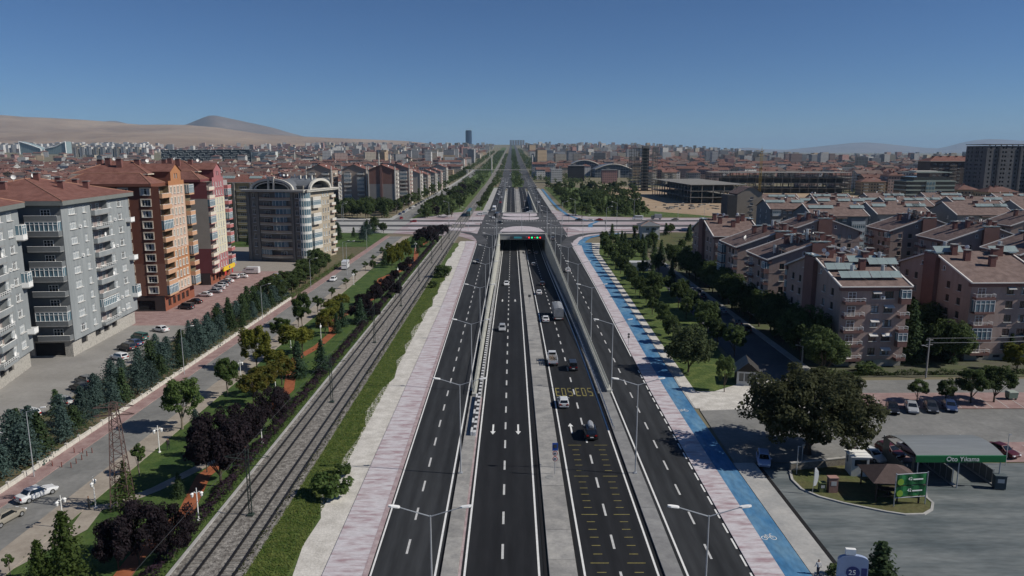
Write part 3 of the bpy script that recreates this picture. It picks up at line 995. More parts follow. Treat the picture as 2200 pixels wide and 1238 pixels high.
SOLM = mat('solar_panel_glass', (.25, .31, .305), rough=.25, var=.1, spec=.9)
mb = MB()
for i in range(3):
    x = -2.05 + i * 2.05
    mb.face([(x - .98, -.75, .15), (x + .98, -.75, .15), (x + .98, .75, 1.25), (x - .98, .75, 1.25)], 0)
    mb.face([(x - .98, .75, 1.21), (x + .98, .75, 1.21), (x + .98, -.75, .11), (x - .98, -.75, .11)], 1)
for x in (-3.0, -1.02, 1.02, 3.0):
    mb.tube((x, -.75, .15), (x, .75, 1.25), .04, n=4, m=1); mb.tube((x, .75, -.4), (x, .75, 1.25), .04, n=4, m=1)
SOLAR = mb.mesh('solar_panel', [SOLM, METAL])
mb = MB(); mb.tube((0, 0, 0), (0, 0, 1.9), .36, n=9, m=0); mb.path([(.36, 0, 1.7), (.7, 0, 1.75), (.7, 0, .1)], .05, 5, 1)
for a in (0, 2.1, 4.2): mb.tube((.3 * math.cos(a), .3 * math.sin(a), 0), (.42 * math.cos(a), .42 * math.sin(a), -.7), .04, n=4, m=1)
TANK = mb.mesh('water_tank', [METAL, METAL])
mb = MB()
rows = []
for k, rr_ in enumerate((.02, .2, .38, .48)):
    rows.append([(rr_ * math.cos(t * .628), -.12 * (1 - (rr_ / .48) ** 2) * -1 - .0, rr_ * math.sin(t * .628)) for t in range(10)])
mb.grid(rows, 0, close=True)
mb.tube((0, .15, 0), (0, .25, -.9), .03, n=4); mb.tube((0, .12, -.1), (0, -.4, .05), .02, n=4)
DISH = mb.mesh('satellite_dish', [WHITE])


def roof_kit(par, spots, kind):
    for (x, y, z, rz) in spots:
        ob({'s': 'solar_panel', 't': 'water_tank', 'd': 'satellite_dish'}[kind], {'s': SOLAR, 't': TANK, 'd': DISH}[kind], par, (x, y, z + (.55 if kind == 'd' else .35)), rz)


mb = MB(); mb.box(0, -.18, 0, .85, .34, .6); mb.tube((-.1, -.36, .3), (-.1, -.37, .3), .22, n=10, m=1)
ACU = mb.mesh('air_conditioner', [WHITE, DMETAL])

# ------------------------------------------------------------------ left: two grey blocks
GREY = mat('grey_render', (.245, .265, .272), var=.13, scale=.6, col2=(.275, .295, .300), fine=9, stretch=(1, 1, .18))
GREY_SHADE = mat('grey_render_shaded', (.145, .155, .16), var=.07, scale=.25)  # the same grey darkened: shade put into the colour of unlit faces
STONE = mat('white_stone_base', (.44, .42, .38), var=.5, scale=2.0, col2=(.23, .22, .20), fine=3, mix=.55)
EAVE = mat('eaves_grey', (.17, .18, .17), var=.08)


def grey_block(label, loc, rz, front_w, side_l, floors, seed, glazed):
    fh, zf = 3.06, 3.9
    top = zf + floors * fh + .3
    b = Block('apartment_block', label, loc, rz)
    r = random.Random(seed)
    w, l = front_w, side_l
    A, B, C_, D = (-w, 0), (0, 0), (0, l), (-w, l)
    # lit long side (local +x)
    cols = [(.137 * l, 2.7, 1.55, .85), (.30 * l, 1.35, 1.55, .85), (.685 * l, 1.35, 1.55, .85), (.84 * l, 2.5, 1.55, .85)]
    lo, hi = .39 * l, .64 * l
    extra = [(lo, hi, zf + f * fh + .05, zf + f * fh + 2.75) for f in range(floors)]
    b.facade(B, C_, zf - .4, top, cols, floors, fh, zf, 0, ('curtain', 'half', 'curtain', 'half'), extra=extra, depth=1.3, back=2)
    # the windows sit in shallow reveals: close the deep ones
    for f in range(floors):
        k = ('solid', 'rail', 'glazed', 'solid')[r.randrange(4)]
        o = b.put(balcony_mesh(hi - lo, .9, k, CONC_D, GREY), B, C_, (lo + hi) / 2, zf + f * fh + .06, .0, 'balcony')
        b.put(window_mesh(1.6, 1.9, r.choice(('dark', 'half'))), B, C_, lo + (hi - lo) * .3, zf + f * fh + .3, -1.22, 'balcony_door')
        b.put(window_mesh(1.3, 1.9, 'dark'), B, C_, lo + (hi - lo) * .75, zf + f * fh + .3, -1.22, 'balcony_door')
    # shaded front (local -y) with corner balconies
    fw = w
    xr_ = w - 3.6
    colsf = [(w - 10.2, 1.9, 1.6, .8), (w - 15.5, 1.9, 1.6, .8), (w - 20.5, 1.9, 1.6, .8)] if w > 18 else [(w - 10.2, 1.9, 1.6, .8)]
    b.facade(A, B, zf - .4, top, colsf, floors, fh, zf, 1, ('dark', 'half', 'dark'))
    for f in range(floors):
        z = zf + f * fh + .05
        k = 'glazed' if f in glazed else 'solid'
        b.put(balcony_mesh(6.3, 1.5, k, CONC_D, GREY_SHADE if k == 'solid' else GREY_SHADE, fh), A, B, w - 3.3, z, 0, 'balcony')
        b.put(window_mesh(1.9, 2.0, 'dark'), A, B, w - 3.0, z + .1, .03, 'balcony_door')
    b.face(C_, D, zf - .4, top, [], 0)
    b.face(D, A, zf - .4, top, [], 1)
    # recessed white stone base with garage openings
    i = .7
    holes = [(l * t, l * t + 2.6, 1.7, 3.0) for t in (.12, .32, .45, .58)]
    b.face((-i, 0.4), (-i, l - .4), 0, zf - .4, holes, 3, depth=.3, back=4)
    b.face((-w + i, .4), (-i, .4), 0, zf - .4, [(w - 9, w - 3, .2, 3.0)], 3, depth=.3, back=4)
    b.mb.face([(-w, 0, zf - .4), (-w, l, zf - .4), (0, l, zf - .4), (0, 0, zf - .4)], 1)
    # air conditioners and a few dishes
    for f in range(floors):
        for t in (.215, .735):
            if r.random() < .4: b.put(ACU, B, C_, t * l, zf + f * fh + .9, 0, 'air_conditioner')
        if r.random() < .5: b.put(DISH, B, C_, lo + (hi - lo) * r.random(), zf + f * fh + 1.6, .9, 'satellite_dish')
    # far end balconies
    for f in range(floors):
        b.put(balcony_mesh(2.2, 1.2, r.choice(('glazed', 'solid', 'solid')), CONC_D, WHITE, fh), B, C_, l - 1.1, zf + f * fh + .05, 0, 'balcony') if f % 3 == 1 else None
    b.done([GREY, GREY_SHADE, mat('loggia_back', (.30, .25, .235), var=.1), STONE, DARK])
    ro = hip_roof(b, -w, 0, 0, l, top + .55, 3.9, 1.0, TILE_R, EAVE, .9)
    for (x, y) in ((-6, l * .42), (-4.6, l * .68), (-8.5, l * .55), (-9, l * .82), (-w * .52, 6.5), (-w * .45, l * .5), (-w * .6, 9)):
        zz = top + .55 + 3.9 * min(1, min(-x + 1, y + 1, l - y + 1) / ((min(w, l) + 2) / 2)) - .9
        chimney(ro, x, y, zz, 1.2, .8, 2.4)
    roof_kit(ro, [(-w * .5, l * .3, top + 4.4, .5), (-w * .6, l * .7, top + 4.4, 1.2)], 'd')
    return b


grey_block('grey apartment block with red hip roof and glazed corner balconies', (-90.4, 149.5), R(4.5), 27, 31.5, 9, 3, (1, 4, 7))
grey_block('grey apartment block cut off by the left edge of the view', (-88.2, 116.8), R(14), 22, 27, 9, 8, (2, 5, 6))

# ------------------------------------------------------------------ left: orange and brown tower
BRN = mat('brown_render', (.165, .066, .045), var=.06, scale=.3)
BRN2 = mat('tan_brown_render', (.21, .105, .075), var=.06, scale=.3)
ORG = mat('orange_render', (.39, .18, .085), var=.05, scale=.3)
PEACH = mat('peach_render', (.52, .37, .29), var=.05, scale=.3)
CREAMF = mat('cream_trim', (.62, .55, .45), var=.06)
OLIVE = mat('olive_recess', (.16, .125, .075), var=.1)


def tower_block(label, loc, floors, fh, zf, l_bal, n_col, mats, trims, wide_front, rz, style):
    """front (local -y) in shade, side (local +x) lit with a balcony bay then a window bay under a gabled tower"""
    b = Block('apartment_tower', label, loc, rz)
    L = l_bal + n_col * 2.35 + 1.2 + 4.0
    w = wide_front
    top = zf + floors * fh
    A, B, C_, D = (-w, 0), (0, 0), (0, L), (-w, L)
    m_front, m_front2, m_win, m_win2, m_par = range(5)
    front_c = [(w - 3.5, 2.3, 1.65, .7), (w - 9.2, 2.3, 1.65, .7), (w - 15.2, 2.3, 1.65, .7)]
    if style == 'orange':
        b.facade(A, B, zf, top, [c for c in front_c if c[0] > 2], floors, fh, zf, 0, ('half', 'dark', 'dark'), surround=CREAMF, mband=((zf, 1), (zf + 3 * fh, 0)))
    else:
        b.facade(A, B, zf, top, [], floors, fh, zf, 0, mband=((zf, 0), (zf + 3 * fh, 1), (zf + (floors - 2) * fh, 0)))
    # balcony bay: recess
    b.face((-1.6, 0.02), (-1.6, l_bal), zf, top, [], 5)
    b.face((-1.6, l_bal), (0, l_bal), zf, top, [], 5)
    for f in range(floors):
        z = zf + f * fh
        k = 'glass' if f in ((0, 6) if style == 'orange' else (4, 6, 8)) else 'solid'
        o = b.put(balcony_mesh(l_bal - .3, 2.2, k, trims[0], trims[0] if style == 'orange' else CREAMF, fh), (-1.6, 0.1), (-1.6, l_bal), l_bal / 2 + .1, z + .02, 0, 'balcony')
        b.put(window_mesh(1.8, 2.0, 'dark'), (-1.6, 0.02), (-1.6, l_bal), l_bal * .5, z + .12, .02, 'balcony_door')
    # window bay
    y0, y1 = l_bal, L - 4.0
    cols = [(1.5 + i * 2.35 - .15, .95, 1.7, .7) for i in range(n_col)]
    band = trims[1]
    b.facade((0.02, y0), (0.02, y1), zf - .2, top + 1.2, cols, floors, fh, zf, 2, ('half', 'dark', 'half'), mband=band(zf, fh, floors), surround=CREAMF if style == 'orange' else None)
    # far recess with more balconies
    b.face((0, y1), (0, L), zf, top, [], 5)
    for f in range(floors):
        b.put(balcony_mesh(3.6, 1.3, 'solid' if f % 3 else 'glass', trims[0], trims[0], fh), (0, y1), (0, L), 2.0, zf + f * fh + .02, 0, 'balcony')
    b.face(C_, D, zf, top, [], 0); b.face(D, A, zf, top, [], 0)
    b.mb.face([(-w, 0, top), (0, 0, top), (0, L, top), (-w, L, top)], 1)
    # base storey
    b.face((-w, .05), (-.8, .05), 0, zf, [(w - 8, w - 3.5, .3, 2.9), (w - 16, w - 10, .3, 2.9)], 6, depth=.4, back=7)
    b.face((-.8, .05), (-.8, L - .3), 0, zf, [(2 + i * 3.1, 3.9 + i * 3.1, .9, 2.8) for i in range(int(L / 3.1) - 1)], 8, depth=.35, back=7)
    b.face((-.8, L - .3), (-w, L - .3), 0, zf, [], 6)
    b.mb.face([(-w, 0, zf), (-w, L, zf), (.02, L, zf), (.02, 0, zf)], 6)
    b.done(mats)
    # gabled tower over the window bay
    tz = top + 1.2
    yc, hw = (y0 + y1) / 2, (y1 - y0) / 4 + .8
    mb = MB()
    wall(mb, (0.03, yc - hw), (0.03, yc + hw), tz, tz + 2.6, [(hw - 1.2, hw - .3, tz + .5, tz + 1.9), (hw + .3, hw + 1.2, tz + .5, tz + 1.9)], 0, back=1)
    wall(mb, (-12, yc - hw), (.03, yc - hw), tz - 1.2, tz + 2.6, [], 2); wall(mb, (.03, yc + hw), (-12, yc + hw), tz - 1.2, tz + 2.6, [], 2)
    mb.face([(.03, yc - hw, tz + 2.6), (.03, yc + hw, tz + 2.6), (.03, yc + .7, tz + 4.2), (.03, yc - .7, tz + 4.2)], 0)
    mb.build('gable_tower', [ORG if style == 'orange' else PINKR, CURT, BRN if style == 'orange' else PINKD], b.root)
    mb = MB()
    for sgn in (-1, 1):
        q = [(.25, yc + sgn * (hw + .4), tz + 2.45), (-14, yc + sgn * (hw + .4), tz + 2.45), (-14, yc, tz + 4.5), (.25, yc, tz + 4.5)]
        mb.face(q if sgn > 0 else q[::-1])
        mb.face([(p[0], p[1], p[2] - .12) for p in (q[::-1] if sgn > 0 else q)])
    rt = mb.build('tower_roof', TILE_R, b.root)
    # stepped red roofs behind
    ro = hip_roof(b, -w, -2.4, 0, l_bal + 1, top + .75, 2.6, .9, TILE_R, BRN if style == 'orange' else PINKD, .7)
    mb = MB(); mb.box(-w / 2 - 2, L * .55, top, w * .75, L * .62, 3.0); mb.build('penthouse', BRN if style == 'orange' else PINKD, b.root)
    class _B: pass
    bb = _B(); bb.root = b.root
    r2 = hip_roof(bb, -w * .87 - 2, -w * .13 - 2, L * .24, L * .86, top + 3.2, 3.2, 1.0, TILE_R, CREAMF, .25)
    for x, y, hh in ((-w * .5, L * .38, 2.2), (-w * .35, L * .5, 2.0), (-w * .65, L * .45, 2.4), (-w * .8, L * .6, 2.0)):
        chimney(r2, x - 1, y, top + 4.2, 1.4, .9, hh + .6, BRICK_CH)
    roof_kit(r2, [(-w * .6, L * .4, top + 6.5, .3), (-w * .3, L * .55, top + 6, .9)], 'd')
    return b


PINKR = mat('rose_render', (.34, .14, .147), var=.06, scale=.3)
PINKD = mat('wine_render', (.155, .048, .052), var=.06, scale=.3)
PCREAM = mat('pale_cream_render', (.58, .54, .41), var=.05, scale=.3)
PGREY = mat('warm_grey_render', (.285, .26, .225), var=.06, scale=.3)
PSTRIPE = mat('striped_rose_render', (.40, .15, .16), var=.1, scale=.3)


def band_o(zf, fh, n): return ((zf - .2, 2), (zf + .05 + 1 * fh, 3), (zf + 4 * fh, 2), (zf + (n - 3) * fh, 2), (zf + n * fh, 3))
def band_p(zf, fh, n): return ((zf - .2, 2), (zf + 2 * fh, 3), (zf + (n - 2) * fh, 2))


BASE_D = mat('dark_base_cladding', (.055, .045, .045), rough=.35, var=.2)
tower_block('orange and brown apartment tower with peach window bay and red roofs', (-91.6, 194.5), 10, 2.88, 4.2, 6.2, 4, [BRN, BRN2, PEACH, ORG, ORG, OLIVE, BASE_D, DARK, mat('red_brown_base', (.24, .085, .05), var=.08)],
            (mat('peach_balcony', (.50, .30, .185), var=.06), band_o), 24, R(2.5), 'orange')
tower_block('rose and cream apartment tower beside the orange tower', (-95.2, 234.0), 11, 2.62, 3.8, 5.2, 4, [PINKD, PGREY, PINKR, PCREAM, PINKR, mat('bay_grey', (.33, .30, .29), var=.08), BASE_D, DARK, mat('red_brown_base', (.24, .085, .05))],
            (mat('rose_balcony', (.40, .155, .15), var=.06), band_p), 20, R(3), 'pink')
root = empty('shop_sign', (-94.5, 240.5, 3.4), R(93), 'long yellow shop fascia on the rose tower', 'sign')
mb = MB(); mb.box(5.2, -.35, 0, 11.5, .35, 1.35); mb.build('fascia', mat('yellow_sign', (.70, .48, .03), rough=.4, var=.06), root)
mb = MB(); mb.tube((5.2, -.53, .67), (5.2, -.56, .67), .42, n=12); mb.build('emblem', mat('sign_blue', (.05, .07, .25)), root)
mb = MB(); mb.box(1.5, -.3, -1.5, 1.2, .2, 1.4); mb.box(8.5, -.3, -1.6, 1.0, .2, 1.5); mb.build('poster', mat('sign_red', (.5, .05, .05)), root)
# ------------------------------------------------------------------ left: cream block with curved balconies and arched roof
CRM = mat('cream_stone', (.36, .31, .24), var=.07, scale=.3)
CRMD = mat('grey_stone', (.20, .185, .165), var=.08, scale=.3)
CRML = mat('pale_trim', (.52, .50, .45), var=.06, scale=.3)
SLATE = mat('slate_roof', (.13, .14, .155), var=.12, scale=.5)
RBAND = mat('terracotta_band', (.26, .12, .085), var=.1)
b = Block('apartment_block', 'cream apartment block with curved balconies and arched gables', (-103.0, 289.5), R(-14))
FW, SL, NF, FH, ZF = 25.0, 24.0, 8, 3.15, 1.6
TOP = ZF + NF * FH
A, B_, C_, D = (0, 0), (FW, 0), (FW, SL), (0, SL)
cols = [(3.4, 1.3, 1.9, .7), (FW - 3.2, 1.3, 1.9, .7)]
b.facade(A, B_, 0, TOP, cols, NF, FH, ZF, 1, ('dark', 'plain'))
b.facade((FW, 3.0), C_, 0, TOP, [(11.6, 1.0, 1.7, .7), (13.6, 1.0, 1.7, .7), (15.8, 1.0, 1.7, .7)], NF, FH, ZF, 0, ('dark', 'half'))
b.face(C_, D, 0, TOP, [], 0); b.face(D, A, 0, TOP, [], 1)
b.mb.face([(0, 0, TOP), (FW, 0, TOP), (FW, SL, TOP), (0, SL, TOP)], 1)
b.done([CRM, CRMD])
for x in (1.2, 5.2, FW - 5.0, FW - 1.4):
    mb = MB(); mb.box(x, -.25, 0, .9, .5, TOP); mb.build('pilaster', CRMD, b.root)


def curved_balcony(par, x0, x1, out, z, glass, n=10):
    pts = []
    for i in range(n + 1):
        t = -1 + 2 * i / n
        pts.append(((x0 + x1) / 2 + t * (x1 - x0) / 2, -.35 - out * (1 - t * t)))
    mb = MB()
    mb.prism([(x1, 0), (x0, 0)] + pts, z - .22, z, 0, bottom=True)
    inn = [(p[0], p[1] + .14) for p in pts]
    rows = [[(p[0], p[1], z), (p[0], p[1], z + .85), (q[0], q[1], z + .85), (q[0], q[1], z)] for p, q in zip(pts, inn)]
    mb.grid([r for r in rows], 5)
    rows = [[(p[0], p[1] - .03, z + .85), (p[0], p[1] - .03, z + .97), (q[0], q[1] + .03, z + .97), (q[0], q[1] + .03, z + .85)] for p, q in zip(pts, inn)]
    mb.grid(rows, 2)
    for i in range(glass[0], glass[1]):
        p, q = pts[i], pts[i + 1]
        mb.face([(p[0], p[1] + .07, z + .97), (q[0], q[1] + .07, z + .97), (q[0], q[1] + .07, z + 2.85), (p[0], p[1] + .07, z + 2.85)], 3)
        mb.tube((p[0], p[1] + .07, z + .97), (p[0], p[1] + .07, z + 2.9), .05, n=4, m=4)
    mb.build('balcony', [CRML, CRMD, RBAND, GLASS_B, WHITE, CRM], par)


rr4 = random.Random(4)
for f in range(NF):
    z = ZF + f * FH + .1
    g = rr4.choice(((5, 9), (0, 4), (5, 8), (0, 0), (6, 10)))
    curved_balcony(b.root, 5.9, FW - 5.7, 1.6, z, g)
    b.put(window_mesh(2.6, 2.2, 'dark'), A, B_, 9.0, z + .05, .03, 'balcony_door')
    b.put(window_mesh(2.6, 2.2, rr4.choice(('dark', 'half'))), A, B_, 15.5, z + .05, .03, 'balcony_door')
    # side balconies
    b.put(balcony_mesh(6.2, 1.4, 'glazed' if f in (1, 2, 4, 6) else 'solid', CRML, CRML, FH), (FW, 0), C_, 7.4, z, 0, 'balcony')
    b.put(balcony_mesh(3.4, 1.0, 'solid', RBAND, CRML, FH), (FW, 0), C_, SL - 2.2, z, 0, 'balcony')
    # rounded glazed corner bay
    mb = MB()
    pts = [(FW - 1.2 + 2.6 * math.cos(R(a)), 1.6 + 2.6 * math.sin(R(a))) for a in range(-100, 61, 20)]
    mb.prism([(FW - 1.2, 1.6)] + pts, z - .3, z + .75, 0, bottom=True)
    for p, q in zip(pts[:-1], pts[1:]):
        mb.face([(p[0], p[1], z + .75), (q[0], q[1], z + .75), (q[0], q[1], z + FH - .3), (p[0], p[1], z + FH - .3)], 1)
        mb.tube((p[0], p[1], z + .75), (p[0], p[1], z + FH - .3), .09, n=4, m=0)
    mb.build('corner_bay', [mat('bay_white', (.60, .60, .57), var=.06), GLASS_B], b.root)
mb = MB()
mb.box(FW / 2, -.4, TOP, FW + 1.6, 2.6, .55); mb.box(FW / 2, -.5, TOP + .55, FW + 2.2, 3.0, .3)
mb.box(FW + .4, SL / 2, TOP, 2.6, SL + 1, .56); mb.box(FW + .5, SL / 2, TOP + .56, 3.0, SL + 1.6, .3)
mb.build('cornice', CRML, b.root)


def arch(par, cx, y, w, h, z, t, m, along='x', depth=.9):
    n = 14
    mb = MB()
    rows = []
    for i in range(n + 1):
        a = math.pi * i / n
        o = (w / 2 * math.cos(a), h * math.sin(a)); q = ((w / 2 - t) * math.cos(a), (h - t) * math.sin(a))
        r = []
        for (p, d) in ((o, -depth / 2), (o, depth / 2), (q, depth / 2), (q, -depth / 2)):
            r.append((cx + p[0], y + d, z + p[1]) if along == 'x' else (y - d, cx + p[0], z + p[1]))
        rows.append(r)
    mb.grid(rows, 0, close=True)
    mb.build('arch', m, par)


def vault(par, cx, y0, y1, w, h, z, m, along='x'):
    rows = []
    for i in range(13):
        a = math.pi * i / 12
        p = (w / 2 * math.cos(a), h * math.sin(a))
        rows.append([(cx + p[0], yy, z + p[1]) if along == 'x' else (yy, cx + p[0], z + p[1]) for yy in (y0, y1)])
    mb = MB(); mb.grid(rows if along == 'x' else [r[::-1] for r in rows])
    mb.build('vault_roof', m, par)


z0 = TOP + .85
mb = MB(); mb.box(FW / 2, SL / 2 + 1, TOP, FW - 5, SL - 6, 2.2); mb.build('attic', CRMD, b.root)
vault(b.root, FW / 2 - 1, .4, SL - 3, FW - 8, 3.6, z0, SLATE)
arch(b.root, FW / 2 - 1, 0, FW - 6.5, 4.2, z0, .9, CRML)
arch(b.root, FW / 2 - 1, .3, FW - 10, 2.9, z0, .4, CRML)
mb = MB()
for x in (-1.1, 1.1): mb.box(FW / 2 - 1 + x, -.3, z0, .5, .8, 4.4)
mb.box(FW / 2 - 1, -.3, z0 + 4.4, 3.2, .9, .5); mb.build('gable_post', CRML, b.root)
vault(b.root, SL / 2, FW - 12, FW + .2, SL - 9, 3.4, z0, SLATE, 'y')
arch(b.root, SL / 2, FW + .4, SL - 7, 4.0, z0, .9, CRML, 'y')
for x in (FW / 2 + 3, FW / 2 + 5.5, FW / 2 + 8):
    mb = MB(); mb.box(x, SL * .6, z0 + 2.4, .8, .8, 2.6); mb.build('chimney', CRML, b.root)
roof_kit(b.root, [(FW / 2 + i * 1.6 - 7, SL * .7, z0 + 4.4, i * .7) for i in range(5)], 'd')
roof_kit(b.root, [(FW / 2 - 4, SL - 2, z0 + 1.8, 0), (FW / 2 + 4, SL - 2, z0 + 1.8, 0)], 's')

# ------------------------------------------------------------------ right: brick housing estate
BRK = mat('brown_brick', (.335, .25, .222), var=.13, scale=.6, col2=(.36, .275, .245), fine=9, rand=.07, stretch=(1, 1, .2))
BRKD = mat('red_brick_panel', (.185, .102, .09), var=.08, scale=.4, fine=12)
VERGEW = mat('white_verge', (.66, .63, .60), var=.08)
PLINTH = mat('plinth_stone', (.30, .29, .26), var=.15, scale=1)
BRFR = mat('brown_window_frame', (.11, .075, .06), var=.1)
AWN = mat('roller_box', (.55, .54, .52), var=.08)


def awning_mesh(w):
    key = ('awn', round(w, 2))
    if key not in BALC:
        mb = MB(); mb.face([(-w / 2, -.75, -.25), (w / 2, -.75, -.25), (w / 2, 0, .12), (-w / 2, 0, .12)], 0); mb.face([(-w / 2, 0, .09), (w / 2, 0, .09), (w / 2, -.75, -.28), (-w / 2, -.75, -.28)], 0)
        mb.box(0, -.75, -.38, w, .04, .12, 0)
        BALC[key] = mb.mesh('awning', [AWN])
    return BALC[key]


def brick_block(label, loc, rz, W_, L_, floors=5, detail=2, solar=(), dishes=(), seed=1, wallm=None, ridge='x', grp='brick blocks of the housing estate', tiles=None, zbase=0.0):
    """gabled block: eaves on the local -y and +y sides, gables on -x and +x; the ridge runs along local x"""
    fh, zf = 2.85, 1.5
    ze = zf + floors * fh + .55
    zr_ = ze + 4.3
    wm = wallm or BRK
    b = Block('apartment_block', label, loc, rz, group=grp)
    b.root.location.z = zbase
    r = random.Random(seed)
    A, B, C_, D = (0, 0), (W_, 0), (W_, L_), (0, L_)
    bw = 4.0
    win = [(W_ * .52, 1.45, 1.45, .8), (W_ * .72, 1.75, 1.45, .8)]
    for (p0, p1, lit) in ((A, B, 1), (C_, D, 0)):
        if detail or lit:
            b.facade(p0, p1, zf, ze, win, floors, fh, zf, 0, ('dark', 'half', 'dark', 'plain'), frame=BRFR)
            for f in range(floors):
                z = zf + f * fh
                kk = r.choice(('rail', 'rail', 'glass', 'rail'))
                b.put(balcony_mesh(bw, 1.35, kk, BRKD, BRKD, fh), p0, p1, 2.35, z + .05, 0, 'balcony')
                b.put(window_mesh(1.6, 2.0, 'dark'), p0, p1, 2.2, z + .12, .03, 'balcony_door')
                b.put(balcony_mesh(1.9, 1.25, r.choice(('rail', 'glazed', 'rail')), BRKD, BRKD, fh), p0, p1, W_ - .9, z + .05, 0, 'balcony')
                if r.random() < .3: b.put(ACU, p0, p1, W_ * .62, z + .7, 0, 'air_conditioner')
                if lit and detail > 1:
                    for c, w, h, sl in win:
                        if r.random() < .5: b.put(awning_mesh(w + .2), p0, p1, c, z + sl + h, .02, 'awning')
        else:
            b.face(p0, p1, zf, ze, [], 0)
    # gable sides with a projecting stack in the middle
    side = [(L_ * .13, 1.2, 1.45, .8), (L_ * .27, 1.2, 1.45, .8), (L_ * .72, 1.2, 1.45, .8), (L_ * .86, 1.2, 1.45, .8)]
    for (p0, p1) in ((D, A), (B, C_)):
        b.facade(p0, p1, zf, ze, side, floors, fh, zf, 0, ('dark', 'dark', 'half'), frame=BRFR)
        d = (Vector(p1) - Vector(p0)).normalized()
        q = [Vector(p0) + d * t for t in (0, L_ / 2 - 1.0, L_ / 2 + 1.0, L_)]
        b.mb.face([(q[0].x, q[0].y, ze), (q[3].x, q[3].y, ze), (q[2].x, q[2].y, zr_), (q[1].x, q[1].y, zr_)], 0)
        n = Vector((d.y, -d.x))
        c = Vector(p0) + d * (L_ / 2) + n * .5
        ang = math.atan2(d.y, d.x)
        b.mb.box(c.x, c.y, zf, 4.4, 1.0, zr_ - zf - .35, 1, ang)
        for t in (.38, .62):
            o = Vector(p0) + d * (L_ * t)
            b.put(window_mesh(.7, .9, 'plain'), p0, p1, L_ * t + (-.8 if t < .5 else .8), ze + .9, .03)
    i = .12
    for (p0, p1) in (((i, i), (W_ - i, i)), ((W_ - i, i), (W_ - i, L_ - i)), ((W_ - i, L_ - i), (i, L_ - i)), ((i, L_ - i), (i, i))):
        wall(b.mb, p0, p1, 0, zf, [(2.5, 4.0, .5, 1.1), (6, 7.5, .5, 1.1)] if detail else [], 2, back=3)
    for f in range(floors + 1):
        pass
    b.done([wm, BRKD, PLINTH, DARK])
    for f in range(0, floors, 2):
        mb = MB(); mb.box(W_ / 2, L_ / 2, zf + f * fh - .12, W_ + .08, L_ + .08, .10)
        mb.build('string_course', mat('pale_mortar_band', (.30, .235, .21), var=.06), b.root)
    # roof: two slopes with white verges
    o_, v_ = .75, .45
    mb = MB()
    zo = ze - o_ * 4.3 / (L_ / 2)
    for s in (0, 1):
        y0, y1 = (-o_, L_ / 2) if s == 0 else (L_ + o_, L_ / 2)
        q = [(-v_, y0, zo + .1), (W_ + v_, y0, zo + .1), (W_ + v_, y1, zr_ + .1), (-v_, y1, zr_ + .1)]
        mb.face(q if s == 0 else q[::-1])
    ro = mb.build('roof', tiles or TILE_B, b.root)
    for s in (0, 1):
        y0 = -o_ if s == 0 else L_ + o_
        for x in (-v_, W_ + v_):
            mb = MB(); mb.path([(x, y0, zo + .12), (x, L_ / 2, zr_ + .12)], .22, 4); mb.build('verge_trim', VERGEW, ro)
        mb = MB(); mb.path([(-v_, y0, zo + .1), (W_ + v_, y0, zo + .1)], .15, 4); mb.build('gutter', VERGEW, ro)
    for y in (0, L_):
        mb = MB(); mb.box(W_ / 2, y, zo - .75, W_ + .7, .9, .75); mb.build('eaves', BRKD, b.root)
    def rz_(y): return ze + 4.3 * (1 - abs(y - L_ / 2) / (L_ / 2))
    for x, y in ((W_ * .28, L_ * .34), (W_ * .52, L_ * .24), (W_ * .68, L_ * .36), (W_ * .4, L_ * .62), (W_ * .2, L_ * .44), (W_ * .82, L_ * .42), (W_ * .6, L_ * .7)):
        chimney(ro, x, y, rz_(y) - .5, 1.15, .95, 2.7)
    roof_kit(ro, [(W_ * x, L_ * y, rz_(L_ * y), 0) for x, y in solar], 's')
    roof_kit(ro, [(W_ * x, L_ * y + 1.4, rz_(L_ * y + 1.4), 0) for x, y in solar], 't')
    roof_kit(ro, [(W_ * x, L_ * y, rz_(L_ * y) + .75, 2.2 + x) for x, y in dishes], 'd')
    for x in (-.2, W_ + .2):
        mb = MB(); mb.box(x, L_ / 2, zr_ - .1, 1.6, 4.6, .16); mb.build('stack_cap', SOLM, ro)
    return b


D8 = [(.2, .46), (.3, .5), (.42, .47), (.5, .52), (.58, .46), (.68, .5), (.8, .47), (.9, .55), (.12, .4), (.25, .6)]
brick_block('nearest brick block by the car park, with many solar panels on its roof', (64.2, 142.6), R(1.5), 13.2, 27, 5, 2, [(.27, .09), (.74, .09), (.17, .22), (.62, .34), (.9, .3)], D8, 1)
brick_block('brick block at the right edge behind the tall fir, with three bare chimneys', (92.2, 147.0), R(1.5), 15.5, 27, 5, 2, [(.14, .46), (.92, .46)], D8[:3], 2)


def gable_front(label, x0, y0, seed, detail=1, solar=(), dishes=(), w=24, l=15.5, **kw):
    """the same kind of block turned so that a gable faces the camera"""
    return brick_block(label, (x0 + w, y0), R(90), l, w, 5, detail, solar, dishes, seed, **kw)


